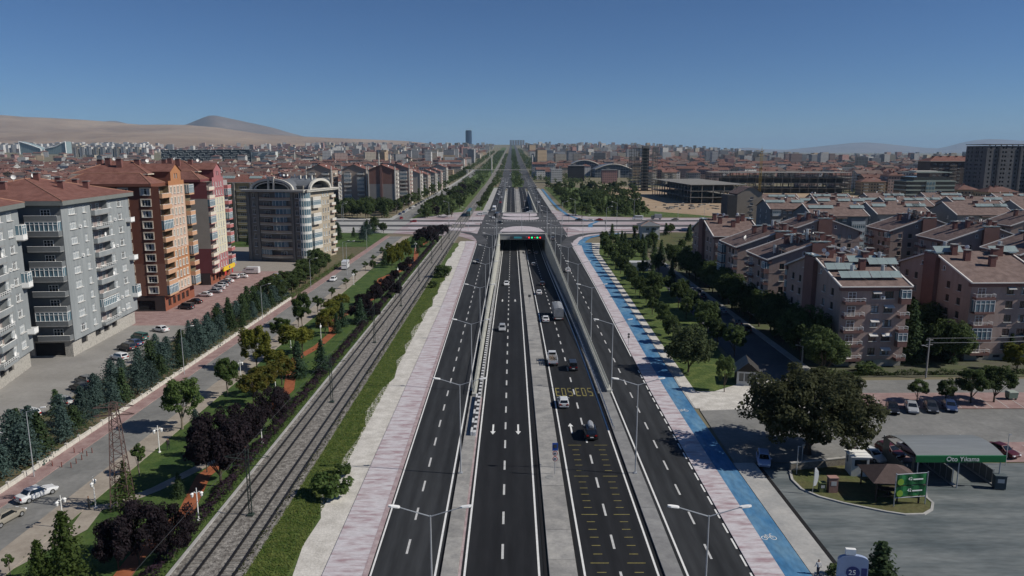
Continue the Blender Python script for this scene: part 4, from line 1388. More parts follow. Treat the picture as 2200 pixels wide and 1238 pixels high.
gable_front('brick block with gable to the camera just left of and behind the nearest block', 62.5, 179, 3, 1, [(.2, .85), (.45, .62), (.7, .4), (.3, .5)], D8[:6])
gable_front('second brick gable block behind along the tree-lined lane', 62.0, 203, 4, 1, [(.5, .45)], [(.15, .9), (.2, .88), (.6, .5)])
brick_block('brick block at the far left end of the row, beside the park', (62.6, 229.5), R(1), 14.5, 25, 5, 1, [], [(.3, .5), (.45, .52), (.75, .5)], 5)
gable_front('brick gable block half hidden behind the row, left of centre', 90, 243, 6, 1, [(.3, .45), (.6, .55)], D8[:5])
gable_front('brick gable block with dishes in the middle of the estate', 125, 245, 7, 1, [(.3, .6), (.55, .5), (.8, .45)], D8[:6])
gable_front('brick gable block in front of the middle one, to its right', 127, 216, 8, 1, [(.6, .5)], D8[:4])
gable_front('brick gable block cut by the right edge of the view', 129, 187, 9, 1, [(.3, .7)], D8[:3])
gable_front('brick gable block far right behind the cut-off one', 176, 262, 10, 1, [], D8[:3])

# ------------------------------------------------------------------ right: paler gabled rows behind the brick estate
PALE = mat('pale_grey_render', (.285, .262, .242), var=.07, scale=.3, rand=.06)
BLUEG = mat('blue_grey_render_and_shade', (.165, .18, .20), var=.07, scale=.3, rand=.06)
GLZ = mat('white_glazing', (.50, .53, .54), var=.1)


def pale_house(label, x, y, w, l, floors, m, seed, full=True, grp='pale gabled blocks behind the brick estate'):
    fh, zf = 2.85, .8
    ze = zf + floors * fh + .4
    rr_ = random.Random(seed)
    b = Block('gabled_block', label, (x, y), R(rr_.uniform(-1, 2)), group=grp)
    A, B, C_, D = (0, 0), (w, 0), (w, l), (0, l)
    b.facade(A, B, 0, ze, [(w * .42, 1.6, 1.3, .9), (w * .58, 1.6, 1.3, .9)], floors, fh, zf, 0, ('dark', 'half', 'curtain'))
    for f in range(floors):
        for c in (.16, .82):
            b.put(balcony_mesh(w * .24, 1.2, rr_.choice(('glazed', 'glazed', 'solid')), GLZ, GLZ, fh), A, B, w * c, zf + f * fh, 0, 'balcony')
    b.facade(D, A, 0, ze, [(l * .3, 1.2, 1.3, .9), (l * .7, 1.2, 1.3, .9)] if full else [], floors, fh, zf, 1, ('dark', 'curtain'))  # left gable wall always blue-grey: its shade is put into the colour
    b.face(B, C_, 0, ze, [], 0); b.face(C_, D, 0, ze, [], 0)
    zr_ = ze + l * .19
    for p, q, k in ((D, A, 1), (B, C_, 0)):
        b.mb.face([(p[0], p[1], ze), (q[0], q[1], ze), ((p[0] + q[0]) / 2, (p[1] + q[1]) / 2, zr_)], k)
    b.done([m, BLUEG])
    mb = MB()
    o_ = .7
    zo = ze - o_ * .38
    for s in (0, 1):
        y0, y1 = (-o_, l / 2) if s == 0 else (l + o_, l / 2)
        q = [(-.5, y0, zo + .1), (w + .5, y0, zo + .1), (w + .5, y1, zr_ + .1), (-.5, y1, zr_ + .1)]
        mb.face(q if s == 0 else q[::-1])
    ro = mb.build('roof', TILE_B, b.root)
    for x_ in (-.5, w + .5):
        mb = MB(); mb.path([(x_, -o_, zo + .12), (x_, l / 2, zr_ + .12)], .2, 4); mb.build('verge_trim', VERGEW, ro)
    mb = MB(); mb.box(w * .5, -o_ - .3, ze - 1.0, w * .2, 1.6, .35); mb.build('porch_roof', TILE_B, b.root)
    for q in range(2): chimney(ro, w * rr_.uniform(.3, .7), l * .4, zr_ - 2.2, 1.1, .9, 2.8)
    sp = [(w * t, l * .3, ze + l * .19 * .6 - .2, 0) for t in rr_.sample((.15, .35, .6, .8, .92), 3)]
    roof_kit(ro, sp, 's')
    roof_kit(ro, [(w * rr_.random(), l * .5, zr_, rr_.random() * 6) for _ in range(2)], 'd')
    return b


k = 0
for (x, y, w, l, m, lab) in ((122, 352, 16, 20, PALE, 'pale gabled block with glazed balconies at the left of the second row'), (126, 312, 23, 22, BLUEG, 'blue-grey gabled block just behind the brick estate'),
                             (158, 322, 23, 22, PALE, 'pale gabled block with a row of solar panels, second row centre'), (190, 318, 24, 24, PALE, 'wide pale gabled block in the second row near the right edge'),
                             (228, 330, 24, 24, PALE, 'pale gabled block at the right end of the second row'), (150, 362, 22, 20, BLUEG, 'grey gabled block in the third row left'),
                             (186, 368, 22, 20, PALE, 'pale gabled block in the third row centre'), (222, 372, 24, 20, BLUEG, 'grey gabled block in the third row right'), (262, 360, 24, 22, PALE, 'pale gabled block at the far right of the third row')):
    pale_house(lab, x, y, w, l, 5, m, 40 + k); k += 1
for i, (x, y) in enumerate(((132, 404), (160, 410), (190, 415), (222, 418), (256, 420), (290, 410), (150, 446), (184, 452), (220, 458), (258, 462), (298, 455), (336, 440))):
    pale_house('brown-roofed gabled block in the back rows of the estate, %s from the left' % ordinal(i), x, y, 22, 20, 4, (PALE, BLUEG)[i % 2], 60 + i, False)
b = Block('gabled_tower', 'tall narrow pale gable with one column of windows beside the building site', (118, 392), 0, group='pale gabled blocks behind the brick estate')
b.facade((0, 0), (13, 0), 0, 20, [(7.5, 1.9, 1.4, .9)], 6, 3.0, 1.2, 0, ('dark',))
b.face((13, 0), (13, 16), 0, 20, [], 0); b.face((13, 16), (0, 16), 0, 20, [], 0); b.face((0, 16), (0, 0), 0, 20, [], 1)
b.mb.face([(0, 0, 20), (13, 0, 20), (8.5, 0, 23.5), (6, 0, 23.5)], 0)
b.mb.box(-2.5, 6, 0, 5, 12, 19.5, 1)
b.done([mat('sandy_render', (.30, .255, .205), var=.06), mat('charcoal_panel', (.06, .058, .06), var=.1)])
mb = MB(); mb.face([(-.4, -.4, 20), (6, -.4, 23.6), (6, 16, 23.6), (-.4, 16, 20)][::-1]); mb.face([(13.4, -.4, 20), (8.5, -.4, 23.6), (8.5, 16, 23.6), (13.4, 16, 20)]); mb.face([(6, -.4, 23.6), (8.5, -.4, 23.6), (8.5, 16, 23.6), (6, 16, 23.6)])
mb.build('roof', TILE_B, b.root)
# ------------------------------------------------------------------ trees and shrubs
def quads_mesh(name, C, Nn, S, mats, rg, aspect=1.0, droop=0.0):
    """one leaf-sized quad at each centre C, facing roughly Nn, of size S"""
    n = len(C)
    Nn = Nn + rg.normal(0, .55, (n, 3))
    Nn /= np.linalg.norm(Nn, axis=1)[:, None] + 1e-9
    t = np.cross(Nn, rg.normal(0, 1, (n, 3)))
    t /= np.linalg.norm(t, axis=1)[:, None] + 1e-9
    b = np.cross(Nn, t)
    s = (S * rg.uniform(.6, 1.3, n))[:, None]
    V = np.empty((n, 4, 3))
    V[:, 0] = C - t * s * .5; V[:, 2] = C + t * s * .5
    V[:, 1] = C - b * s * .34 * aspect; V[:, 3] = C + b * s * .34 * aspect
    me = bpy.data.meshes.new(name)
    me.vertices.add(n * 4); me.vertices.foreach_set('co', V.reshape(-1))
    me.loops.add(n * 4); me.loops.foreach_set('vertex_index', np.arange(n * 4, dtype=np.int32))
    me.polygons.add(n); me.polygons.foreach_set('loop_start', np.arange(0, n * 4, 4, dtype=np.int32)); me.polygons.foreach_set('loop_total', np.full(n, 4, dtype=np.int32))
    for m in (mats if isinstance(mats, list) else [mats]): me.materials.append(m)
    me.update(calc_edges=True)
    return me


BARK = mat('bark', (.075, .058, .042), var=.25, scale=2)
BARKW = mat('pale_bark', (.20, .17, .13), var=.25, scale=2)


class Tree: pass


def broad(seed, h, rad, base, leaf, n_cl=34, n_lf=120, size=.42, flat=1.0, trunk_r=None, clump=.30, low=-.75, bark=None, ball=False):
    rg = np.random.default_rng(seed)
    ch = (h - base) / 2
    cz = base + ch
    cs = []
    while len(cs) < n_cl:
        p = rg.normal(0, 1, 3); p /= np.linalg.norm(p)
        if p[2] < low: continue
        k = rg.uniform(.45, 1.0) ** .6 if not ball else rg.uniform(.7, .95)
        cs.append(p * k * (1 if ball else rg.uniform(.78, 1.12)))
    cs = np.array(cs) * np.array([rad, rad, ch * flat])
    crr = clump * (rad * rad * ch) ** (1 / 3)
    C, Nn = [], []
    for c in cs:
        q = rg.normal(0, 1, (n_lf, 3)); q /= np.linalg.norm(q, axis=1)[:, None]
        k = rg.uniform(.35, 1.0, n_lf) ** .5
        C.append(c + q * k[:, None] * crr * rg.uniform(.7, 1.25) * np.array([1, 1, .85]))
        Nn.append(q * .8 + np.array([0, 0, .55]))
    C = np.vstack(C) + np.array([0, 0, cz])
    t = Tree()
    t.crown = quads_mesh('crown', C, np.vstack(Nn), size, leaf, rg)
    mb = MB()
    tr = trunk_r or h * .022
    pts = [(0, 0, -.1), (rg.normal(0, .06), rg.normal(0, .06), base * .55), (rg.normal(0, .12), rg.normal(0, .12), base + ch * .35), (0, 0, cz + ch * .4)]
    for i, (a, b) in enumerate(zip(pts[:-1], pts[1:])): mb.tube(a, b, tr * (1.15 - .3 * i), tr * (.85 - .3 * i) if i < 2 else tr * .12, 6)
    for c in cs[:: max(1, n_cl // 8)]:
        e = c * .8 + np.array([0, 0, cz])
        s0 = pts[1] if rg.random() < .5 else pts[2]
        if e[2] > s0[2]: mb.tube(s0, tuple(e), tr * .42, tr * .08, 5)
    t.trunk = mb.mesh('trunk', bark or BARK)
    t.h = h
    return t


def conifer(seed, h, rad, base, leaf, layers=16, per=15, n_lf=11, size=.42, droop=.28, power=.9, bark=None, jit=.18):
    rg = np.random.default_rng(seed)
    C, Nn = [], []
    for L_ in range(layers):
        t = L_ / layers
        z = base + (h - base) * t
        r = rad * (1 - t) ** power * rg.uniform(.85, 1.12) + .05
        npr = max(5, int(per * (1 - .6 * t)))
        for k in range(npr):
            a = 2 * math.pi * (k + rg.uniform(-.35, .35)) / npr + L_
            rr_ = r * rg.uniform(1 - jit * 1.6, 1 + jit)
            f = np.linspace(.25, 1.0, n_lf) + rg.normal(0, .03, n_lf)
            x = np.cos(a) * rr_ * f; y = np.sin(a) * rr_ * f
            zz = z + (h - base) / layers * .9 * (1 - f) - droop * rr_ * f * f + rg.normal(0, .10 * size * 2, n_lf)
            C.append(np.stack([x + rg.normal(0, .12 * rad, n_lf) * f, y + rg.normal(0, .12 * rad, n_lf) * f, zz], 1))
            Nn.append(np.tile(np.array([np.cos(a) * .6, np.sin(a) * .6, .75]), (n_lf, 1)))
    C = np.vstack(C)
    tr = Tree()
    tr.crown = quads_mesh('crown', C, np.vstack(Nn), size, leaf, rg, aspect=1.1)
    mb = MB(); mb.tube((0, 0, -.1), (0, 0, h * .95), h * .017 + .04, .02, 6)
    tr.trunk = mb.mesh('trunk', bark or BARK)
    tr.h = h
    return tr


L_PLUM = leafmat('plum_leaf', (0.0245, 0.0196, 0.0231), (0.0350, 0.0252, 0.0308), .2)
L_SPR = leafmat('blue_spruce_leaf', (0.0489, 0.0834, 0.0719), (0.0891, 0.1323, 0.1179), .28)
L_PINE = leafmat('dark_pine_leaf', (0.0389, 0.0680, 0.0324), (0.0648, 0.0972, 0.0421), .2)
L_MAP = leafmat('maple_leaf', (0.0547, 0.0950, 0.0274), (0.0950, 0.1354, 0.0432), .2)
L_YEL = leafmat('golden_leaf', (0.1056, 0.1248, 0.0216), (0.1680, 0.1680, 0.0312), .16)
L_ORA = leafmat('amber_leaf', (.125, .100, .020), (.085, .095, .022), .2)
L_ACA = leafmat('acacia_leaf', (0.0530, 0.0811, 0.0312), (0.0936, 0.1279, 0.0468), .22)
L_PLANE = leafmat('plane_tree_leaf', (0.0486, 0.0551, 0.0276), (0.0696, 0.0762, 0.0373), .1)
L_CED = leafmat('cedar_leaf', (.048, .080, .020), (.078, .110, .030), .12)
L_CYP = leafmat('cypress_leaf', (0.0360, 0.0696, 0.0408), (0.0576, 0.0960, 0.0552), .15)
L_FAR = leafmat('far_tree_leaf', (0.0575, 0.0891, 0.0345), (0.0949, 0.1222, 0.0460), .28)
L_WIL = leafmat('willow_leaf', (0.0616, 0.0858, 0.0418), (0.0946, 0.1155, 0.0550), .15)

SPEC = {
    'plum': [broad(1, 6.2, 3.3, 1.4, L_PLUM, 60, 230, .27, clump=.27), broad(2, 5.4, 2.7, 1.4, L_PLUM, 52, 220, .26, clump=.27)],
    'spruce': [conifer(3, 6.6, 2.5, 1.2, L_SPR, 16, 16, 14, .36, power=.62, jit=.34), conifer(4, 7.2, 2.7, 1.4, L_SPR, 17, 15, 14, .37, power=.52, jit=.38), conifer(5, 5.4, 2.5, 1.0, L_SPR, 14, 15, 14, .35, power=.5, jit=.36), conifer(30, 7.8, 2.3, 1.3, L_SPR, 18, 15, 14, .35, power=.72, jit=.4), conifer(31, 6.0, 2.4, 1.4, L_PINE, 15, 15, 14, .36, power=.5, jit=.4)],
    'pine': [conifer(6, 8.0, 2.4, .8, L_PINE, 16, 14, 10, .5), conifer(7, 6.6, 2.0, .7, L_PINE, 14, 13, 10, .46, power=.8)],
    'fir': [conifer(8, 15.5, 3.6, 1.2, L_PINE, 26, 17, 13, .62, droop=.35)],
    'maple': [broad(9, 7.0, 2.5, 2.0, L_MAP, 52, 170, .28, bark=BARKW, clump=.26), broad(10, 6.4, 2.2, 1.9, L_MAP, 48, 170, .27, bark=BARKW, clump=.26)],
    'gold': [broad(11, 6.2, 3.0, 1.3, L_YEL, 58, 190, .28, clump=.25)],
    'ball': [broad(12, 3.4, 1.35, 1.5, L_ORA, 26, 90, .24, clump=.36, ball=True), broad(13, 3.0, 1.25, 1.3, L_YEL, 24, 80, .24, clump=.36, ball=True)],
    'cypress': [conifer(14, 5.4, 1.25, .15, L_CYP, 26, 15, 5, .30, droop=-.1, power=.8, jit=.06)],
    'acacia': [broad(15, 7.4, 2.9, 1.9, L_ACA, 54, 150, .31, clump=.25), broad(16, 6.6, 2.5, 1.7, L_ACA, 50, 150, .30, clump=.25), broad(17, 8.6, 3.2, 2.1, L_ACA, 58, 150, .34, clump=.25), broad(32, 7.0, 2.2, 1.6, L_ACA, 40, 150, .31, clump=.27)],
    'big': [broad(18, 9.8, 3.9, 2.0, L_ACA, 54, 115, .5)],
    'plane': [broad(19, 11.6, 8.6, 1.9, L_PLANE, 170, 190, .46, clump=.19, trunk_r=.55, low=-.72)],
    'cedar': [conifer(20, 11.5, 3.6, .6, L_CED, 20, 18, 12, .5, droop=.32, power=.8), conifer(21, 7.5, 2.4, .6, L_CED, 14, 10, 8, .4, droop=.4)],
    'willow': [broad(22, 8.5, 4.2, 1.5, L_WIL, 52, 120, .48)],
    'shrub': [broad(23, 1.6, 1.0, .15, L_MAP, 14, 70, .26, clump=.42, ball=True), broad(24, 1.8, 1.1, .15, L_ACA, 14, 70, .26, clump=.42, ball=True)],
    'young': [broad(25, 4.2, .85, 1.6, L_MAP, 18, 60, .28, bark=BARKW)],
    'far': [broad(26, 7.5, 3.2, 1.4, L_FAR, 22, 40, .85), broad(27, 6.5, 2.8, 1.2, L_FAR, 20, 40, .8), conifer(28, 8.5, 2.3, .8, L_FAR, 10, 9, 5, .9)],
    'farplum': [broad(29, 5.5, 2.9, 1.0, L_PLUM, 22, 40, .8)],
}
CATN = {'plum': 'plum_tree', 'spruce': 'spruce_tree', 'pine': 'pine_tree', 'fir': 'fir_tree', 'maple': 'maple_tree', 'gold': 'golden_tree', 'ball': 'ball_tree', 'cypress': 'cypress_tree', 'acacia': 'acacia_tree',
        'big': 'acacia_tree', 'plane': 'plane_tree', 'cedar': 'cedar_tree', 'willow': 'willow_tree', 'shrub': 'shrub', 'young': 'young_tree', 'far': 'tree', 'farplum': 'plum_tree'}
TREES = {}
trr = random.Random(99)


def tree(spec, x, y, h=None, desc='', group='', var=None, wide=1.0, z=0.0, name=None):
    vs = SPEC[spec]
    t = vs[var if var is not None else trr.randrange(len(vs))]
    s = (h / t.h) if h else trr.uniform(.85, 1.15)
    o = empty(name or CATN[spec], (x, y, z), trr.uniform(0, 6.28), None, 'shrub' if spec == 'shrub' else 'tree', group or None)
    o.scale = (s * wide, s * wide, s)
    ob('trunk', t.trunk, o); ob('crown', t.crown, o)
    TREES.setdefault((desc, group), []).append(o)
    return o


def tree_px(spec, u, vb, vt, desc, group='', wide=1.0, var=None):
    x, y = G(u, vb)
    return tree(spec, x, y, AT(u, vt, y)[1], desc, group, var, wide)


def label_trees():
    for (desc, group), lst in TREES.items():
        lst.sort(key=lambda o: o.location.y)
        for i, o in enumerate(lst):
            if len(lst) == 1: o['label'] = desc
            elif len(lst) <= 99: o['label'] = desc + ', ' + ordinal(i) + ' nearest'
            else: o['label'] = desc


# single trees one can point at
tree('plane', 41.7, 99.2, 11.8, 'large spreading plane tree with a dark crown beside the car park entrance', var=0)
tree_px('cedar', 148, 1262, 1098, 'bright green cedar at the bottom left corner', var=0)
tree_px('cedar', 90, 1275, 1160, 'lower cedar leaning against the corner cedar', var=0)
tree_px('cedar', 272, 1092, 990, 'thin open cedar at the foot of the lattice mast', var=1)
tree_px('pine', 385, 1068, 1016, 'small dark pine on the lawn behind the two nearest plums')
tree_px('spruce', 424, 945, 880, 'blue spruce beside the footpath behind the large plum group')
tree_px('maple', 392, 922, 815, 'wide maple overhanging the side street', wide=1.0)
tree_px('maple', 490, 852, 768, 'round maple beside the footpath, left of the amber ball trees', wide=.85)
tree_px('gold', 553, 792, 697, 'yellow-green tree overhanging the side street', wide=.68)
tree_px('maple', 606, 735, 683, 'dark green maple behind the yellow-green tree', wide=1.2)
tree_px('maple', 650, 703, 632, 'slim pale maple beside the side street', wide=.8)
tree_px('young', 300, 1022, 955, 'young staked tree beside the lattice mast')
tree_px('young', 22, 1236, 1192, 'young tree at the bottom left of the footpath')
tree_px('young', 690, 672, 640, 'young tree on the footpath further up the side street')
tree_px('willow', 1478, 800, 702, 'grey-green willow on the verge beside the cycle path')
tree_px('acacia', 1556, 842, 762, 'small acacia on the lawn point beside the hut', wide=.6)
tree_px('fir', 1952, 778, 645, 'tall dark fir right of the nearest brick block')
tree_px('big', 2040, 782, 690, 'broad tree in front of the right-hand brick block')
tree_px('gold', 2185, 800, 735, 'autumn-tinted tree at the right edge in front of the brick block', wide=.9)
tree_px('acacia', 1770, 815, 720, 'round tree left of the nearest brick block entrance', wide=1.2)
tree_px('big', 1720, 775, 660, 'dark tree against the left side of the nearest brick block')
tree_px('acacia', 1970, 862, 812, 'small pale tree between the street and the parked cars')
tree_px('acacia', 2030, 868, 812, 'second small tree along the car park')
tree_px('acacia', 2085, 866, 790, 'larger tree along the car park', wide=1.1)
tree_px('acacia', 2135, 864, 782, 'tree at the right end of the car park row', wide=1.1)
tree_px('pine', 1888, 1262, 1165, 'dark pine beside the price totem', wide=1.5, var=1)
tree_px('shrub', 1790, 1240, 1215, 'round shrub at the foot of the price totem')
tree_px('shrub', 1862, 800, 780, 'low bush in front of the nearest brick block', wide=2)
for u, vb, vt, w in ((475, 1045, 890, 1.15), (520, 985, 872, 1.1), (588, 925, 834, 1.0), (300, 1215, 1085, 1.1), (372, 1205, 1088, 1.0), (255, 1225, 1120, 1.0), (445, 1015, 925, .8)):
    tree_px('plum', u, vb, vt, 'purple plum tree in the near park strip', 'purple plum trees in the near park strip', w * .72)
for u, vb, vt in ((805, 655, 612), (822, 640, 600), (836, 622, 592), (868, 590, 563), (780, 672, 632), (848, 606, 580), (800, 690, 650), (765, 690, 655), (850, 640, 606), (880, 575, 552)):
    tree_px('plum', u, vb, vt, 'purple plum tree in the further park strip', 'purple plum trees in the further park strip', .85)
for u, vb, vt in ((905, 528, 492), (918, 522, 488), (930, 516, 485), (942, 512, 484), (952, 508, 483), (924, 530, 494)):
    tree_px('plum', u, vb, vt, 'dark plum tree in the clump by the level crossing', 'plum clump by the level crossing', 1.0)
for u, vb, vt in ((545, 872, 806), (590, 800, 752), (632, 772, 702), (650, 760, 708), (606, 828, 770), (705, 705, 664), (720, 698, 662), (566, 850, 790), (700, 722, 680), (735, 668, 634), (715, 682, 645)):
    tree_px('ball', u, vb, vt, 'clipped amber ball tree on the park lawn', 'clipped ball trees on the park lawn', 1.15)
for u, vb, vt in ((836, 566, 528), (850, 560, 524), (862, 552, 518), (872, 545, 512), (842, 575, 540), (858, 570, 535), (878, 556, 528)):
    tree_px('gold', u, vb, vt, 'golden round tree in the cluster beside the far park path', 'golden trees beside the far park path', .62)
for u, vb, vt in ((642, 812, 734), (691, 800, 730), (736, 702, 650), (775, 696, 640), (724, 716, 672), (782, 668, 632)):
    tree_px('cypress', u, vb, vt, 'conical cypress on the park lawn', 'conical cypresses on the park lawn', 1.15)
# conifer belt between the car park and the side street
for x0, sp, hh, d, gp in ((-66.3, 4.0, 5.5, 'blue-green spruce in the row behind the white wall', 'spruce row behind the white wall'), (-70.6, 4.8, 5.7, 'blue-green spruce in the middle row of the belt', 'middle row of the spruce belt')):
    y = 62
    while y < 214:
        if trr.random() < .93:
            tree('spruce' if trr.random() < .85 else 'pine', x0 + trr.uniform(-.8, .8), y, hh * trr.uniform(.8, 1.2), d, gp)
        y += sp * trr.uniform(.85, 1.15)
y = 66
while y < 205:
    tree('spruce' if trr.random() < .6 else 'pine', -74.2 + trr.uniform(-.8, .8), y, trr.uniform(2.6, 4.4), 'shorter conifer on the car park side of the belt', 'car park side of the conifer belt')
    y += trr.uniform(9, 16)
for i in range(26):
    y = 208 + i * 2.9
    tree('acacia', -66 - trr.uniform(0, 8.5), y, trr.uniform(3.8, 6.2), 'dense dark shrubby tree in the hedge before the forecourt', 'dense hedge trees before the forecourt', wide=1.25)
# park strip filler, both rail verges
for i in range(9):
    tree(trr.choice(('pine', 'maple', 'maple', 'ball')), trr.uniform(-50, -37), 262 + i * 11 + trr.uniform(-3, 3), trr.uniform(3.5, 6), 'small tree in the park strip near the junction', 'small park trees near the junction')
for i in range(9):
    tree('young', -51.8 + trr.uniform(-.4, .4), 176 + i * 17, trr.uniform(3.4, 4.6), 'young street tree along the footpath', 'young street trees along the footpath', wide=1.3)
for u, v, h in ((715, 1065, 3.2), (735, 1022, 1.8), (948, 596, 4.0), (955, 588, 3.2), (930, 618, 2.0)):
    x, y = G(u, v); tree('shrub', x, y, h, 'wild bush on the grass bank right of the track', 'wild bushes beside the track', wide=1.1)
# tree belt between the cycle path and the lane
for i in range(27):
    y = 146 + i * 7.4
    tree('acacia', lerp_poly(BLr, y) + 5.2 + trr.uniform(-.8, .8), y, trr.uniform(4.8, 7.0), 'acacia in the row shading the cycle path', 'acacias shading the cycle path', wide=.8)
for i in range(28):
    y = 150 + i * 7.0
    tree(trr.choice(('acacia', 'acacia', 'acacia', 'pine')), trr.uniform(41.5, 47 + min(9, (y - 150) * .06)), y, trr.uniform(5, 8.2), 'tree in the second line of the belt before the lane', 'second line of the tree belt', wide=.85)
for i in range(26):
    y = 139 + i * 5.4
    tree('big' if trr.random() < .7 else 'acacia', 60.3 + trr.uniform(-.8, 1.2), y, trr.uniform(6.5, 9.8), 'dark tree between the lane and the brick blocks', 'dark trees along the lane')
for i in range(22):
    tree('big' if i % 2 else 'pine', trr.uniform(88, 118) if i > 8 else trr.uniform(80, 90), 152 + i * 3.8, trr.uniform(6, 10), 'shaded tree between the brick blocks', 'trees between the brick blocks')
for i in range(7):
    tree('big' if i % 3 else 'fir', trr.uniform(81, 92) + (20 if i > 4 else 0), trr.uniform(144, 150), trr.uniform(5, 8), 'tree in the strip before the brick blocks', 'trees before the brick blocks')
for i in range(46):
    x, y = trr.uniform(50, 104), trr.uniform(292, 386)
    if y > 372 - (x - 45) * .0 and x < 58: continue
    tree(trr.choice(('pine', 'pine', 'cypress', 'acacia')), x, y, trr.uniform(4, 7), 'small conifer or broadleaf in the dry park by the junction', 'trees of the dry park')
for i in range(34):
    tree(trr.choice(('pine', 'pine', 'spruce', 'acacia')), trr.uniform(-130, -66), trr.uniform(334, 400), trr.uniform(4.5, 8), 'tree on the lawn behind the cream block', 'trees behind the cream block')
for i in range(40):
    tree('big' if i % 3 else 'acacia', trr.uniform(-150, -80), trr.uniform(466, 545), trr.uniform(7, 11), 'tree in the grove below the far left apartments', 'grove below the far apartments')
# beyond the junction
for i in range(210):
    y = 490 + (i / 210) ** 1.2 * 410
    tree('far', trr.uniform(40, 88 + (y - 490) * .14), y, trr.uniform(5, 9), 'park tree right of the far ramp in the %s third of the park' % ('nearest', 'middle', 'furthest')[i // 70], 'park trees right of the far ramp', name='park_tree')
for i in range(85):
    y = 478 + (i / 85) ** 1.3 * 430
    tree('far' if trr.random() < .93 else 'farplum', trr.uniform(-62, -37), y, trr.uniform(5, 9), 'park tree between the far street and the track', 'park trees left of the far track', name='park_tree')
for i in range(60):
    y = 480 + i * 16
    tree('far', -81 + trr.uniform(-3, 2), y, trr.uniform(8, 12), 'street tree along the far left street', 'street trees along the far left street', z=T(-80, y), name='street_tree')
for i in range(46):
    y = 880 + i * 42
    tree('far', 6.5 + trr.uniform(-4, 4), y, trr.uniform(6, 9), 'tree on the avenue median', 'trees on the avenue median', z=T(0, y), name='median_tree')
for i in range(44):
    y = 560 + i * 8
    tree('far', -23.5 + trr.uniform(-2, 2), y, trr.uniform(3, 6), 'tree between the track and the far carriageway', 'trees right of the far track', name='trackside_tree')
# further greenery that reads as one mass
rg = np.random.default_rng(50)
C, Nn = [], []
for (xa, xb, ya, yb, n, hh) in ((32, 110, 900, 2400, 420, 7), (-64, -36, 900, 3600, 420, 7), (-26, -17, 900, 3000, 150, 5), (-1, 14, 900, 4200, 260, 7), (31, 50, 1200, 4200, 220, 7), (-92, -76, 1300, 3400, 160, 9), (-900, 900, 600, 3600, 700, 7)):
    for i in range(n):
        x, y = rg.uniform(xa, xb), rg.uniform(ya, yb)
        if xa == -900 and (abs(x) < 100 or (100 < x < 330 and y < 900)): continue
        c = np.array([x, y, T(x, y) + hh * .55])
        q = rg.normal(0, 1, (26, 3)); q /= np.linalg.norm(q, axis=1)[:, None]
        C.append(c + q * rg.uniform(.5, 1, (26, 1)) * np.array([3.2, 3.2, hh * .5])); Nn.append(q + np.array([0, 0, .5]))
ob_ = ob('distant_trees', quads_mesh('distant_trees', np.vstack(C), np.vstack(Nn), 2.0, L_FAR, rg))
tag(ob_, 'distant green trees scattered through the city and along the avenue', 'trees', kind='stuff')


def hedge(name, pts, w, h, leaf, n, size, label, z=0.0):
    rg = np.random.default_rng(int(abs(pts[0][0] * 7)))
    seg = np.array(pts, float)
    d = np.linalg.norm(np.diff(seg, axis=0), axis=1)
    cum = np.concatenate([[0], np.cumsum(d)])
    t = rg.uniform(0, cum[-1], n)
    x = np.interp(t, cum, seg[:, 0]); y = np.interp(t, cum, seg[:, 1])
    a = rg.uniform(0, math.pi, n)
    lump = .8 + .25 * np.sin(t * .9) + .15 * np.sin(t * 2.3 + 1)
    C = np.stack([x + np.cos(a) * w / 2 * lump * rg.uniform(.6, 1, n), y + rg.normal(0, .1, n), z + np.abs(np.sin(a)) * h * lump * rg.uniform(.55, 1, n)], 1)
    Nn = np.stack([np.cos(a), np.zeros(n), np.abs(np.sin(a)) + .3], 1)
    o = ob(name, quads_mesh(name, C, Nn, size, leaf, rg))
    return tag(o, label, 'hedge')


hedge('hedge', [(-36.4, 30), (-36.4, 345)], 2.2, 1.2, leafmat('purple_hedge_leaf', (0.0325, 0.0213, 0.0312), (0.0525, 0.0300, 0.0450), 0), 30000, .30, 'long dark purple hedge along the left of the tram track')
hedge('hedge', [(-27.6, 60), (-27.6, 210), (-27.2, 344)], 1.1, .4, leafmat('verge_leaf', (.040, .045, .022), (.065, .076, .028), 0), 4200, .26, 'low scrubby growth along the right of the tram track')
hedge('hedge', [(-35.4, 60), (-35.4, 340)], .9, .6, L_MAP, 9000, .24, 'low green edging beside the purple hedge')
hedge('hedge', [(-64.6, 205), (-64.6, 300)], 1.6, 1.5, L_MAP, 5000, .28, 'clipped green hedge along the pavement before the forecourt')
hedge('hedge', [(60, 136.2), (62, 136.4), (110, 138)], 1.6, 1.2, L_ACA, 6000, .28, 'low garden hedge before the brick blocks')
rg = np.random.default_rng(77)
n = 44000
x = rg.uniform(-27, -22.6, n); y = 55 + rg.random(n) ** 1.5 * 200
o = ob('rough_grass', quads_mesh('rough_grass', np.stack([x, y, rg.uniform(.02, .11, n)], 1), np.tile(np.array([.3, -.2, 1.6]), (n, 1)), .19, leafmat('grass_blade', (.085, .135, .028), (.15, .175, .05), 0), rg))
tag(o, 'rough uncut grass on the bank right of the tram track', 'grass', kind='stuff')
for w_, n_ in (('footpath_shrub', 0),): pass
label_trees()
# ------------------------------------------------------------------ vehicles (local +y is the front)
def paint(name, c, rough=.28): return mat('paint_' + name, c, rough=rough, var=.03, scale=.5, spec=.6)


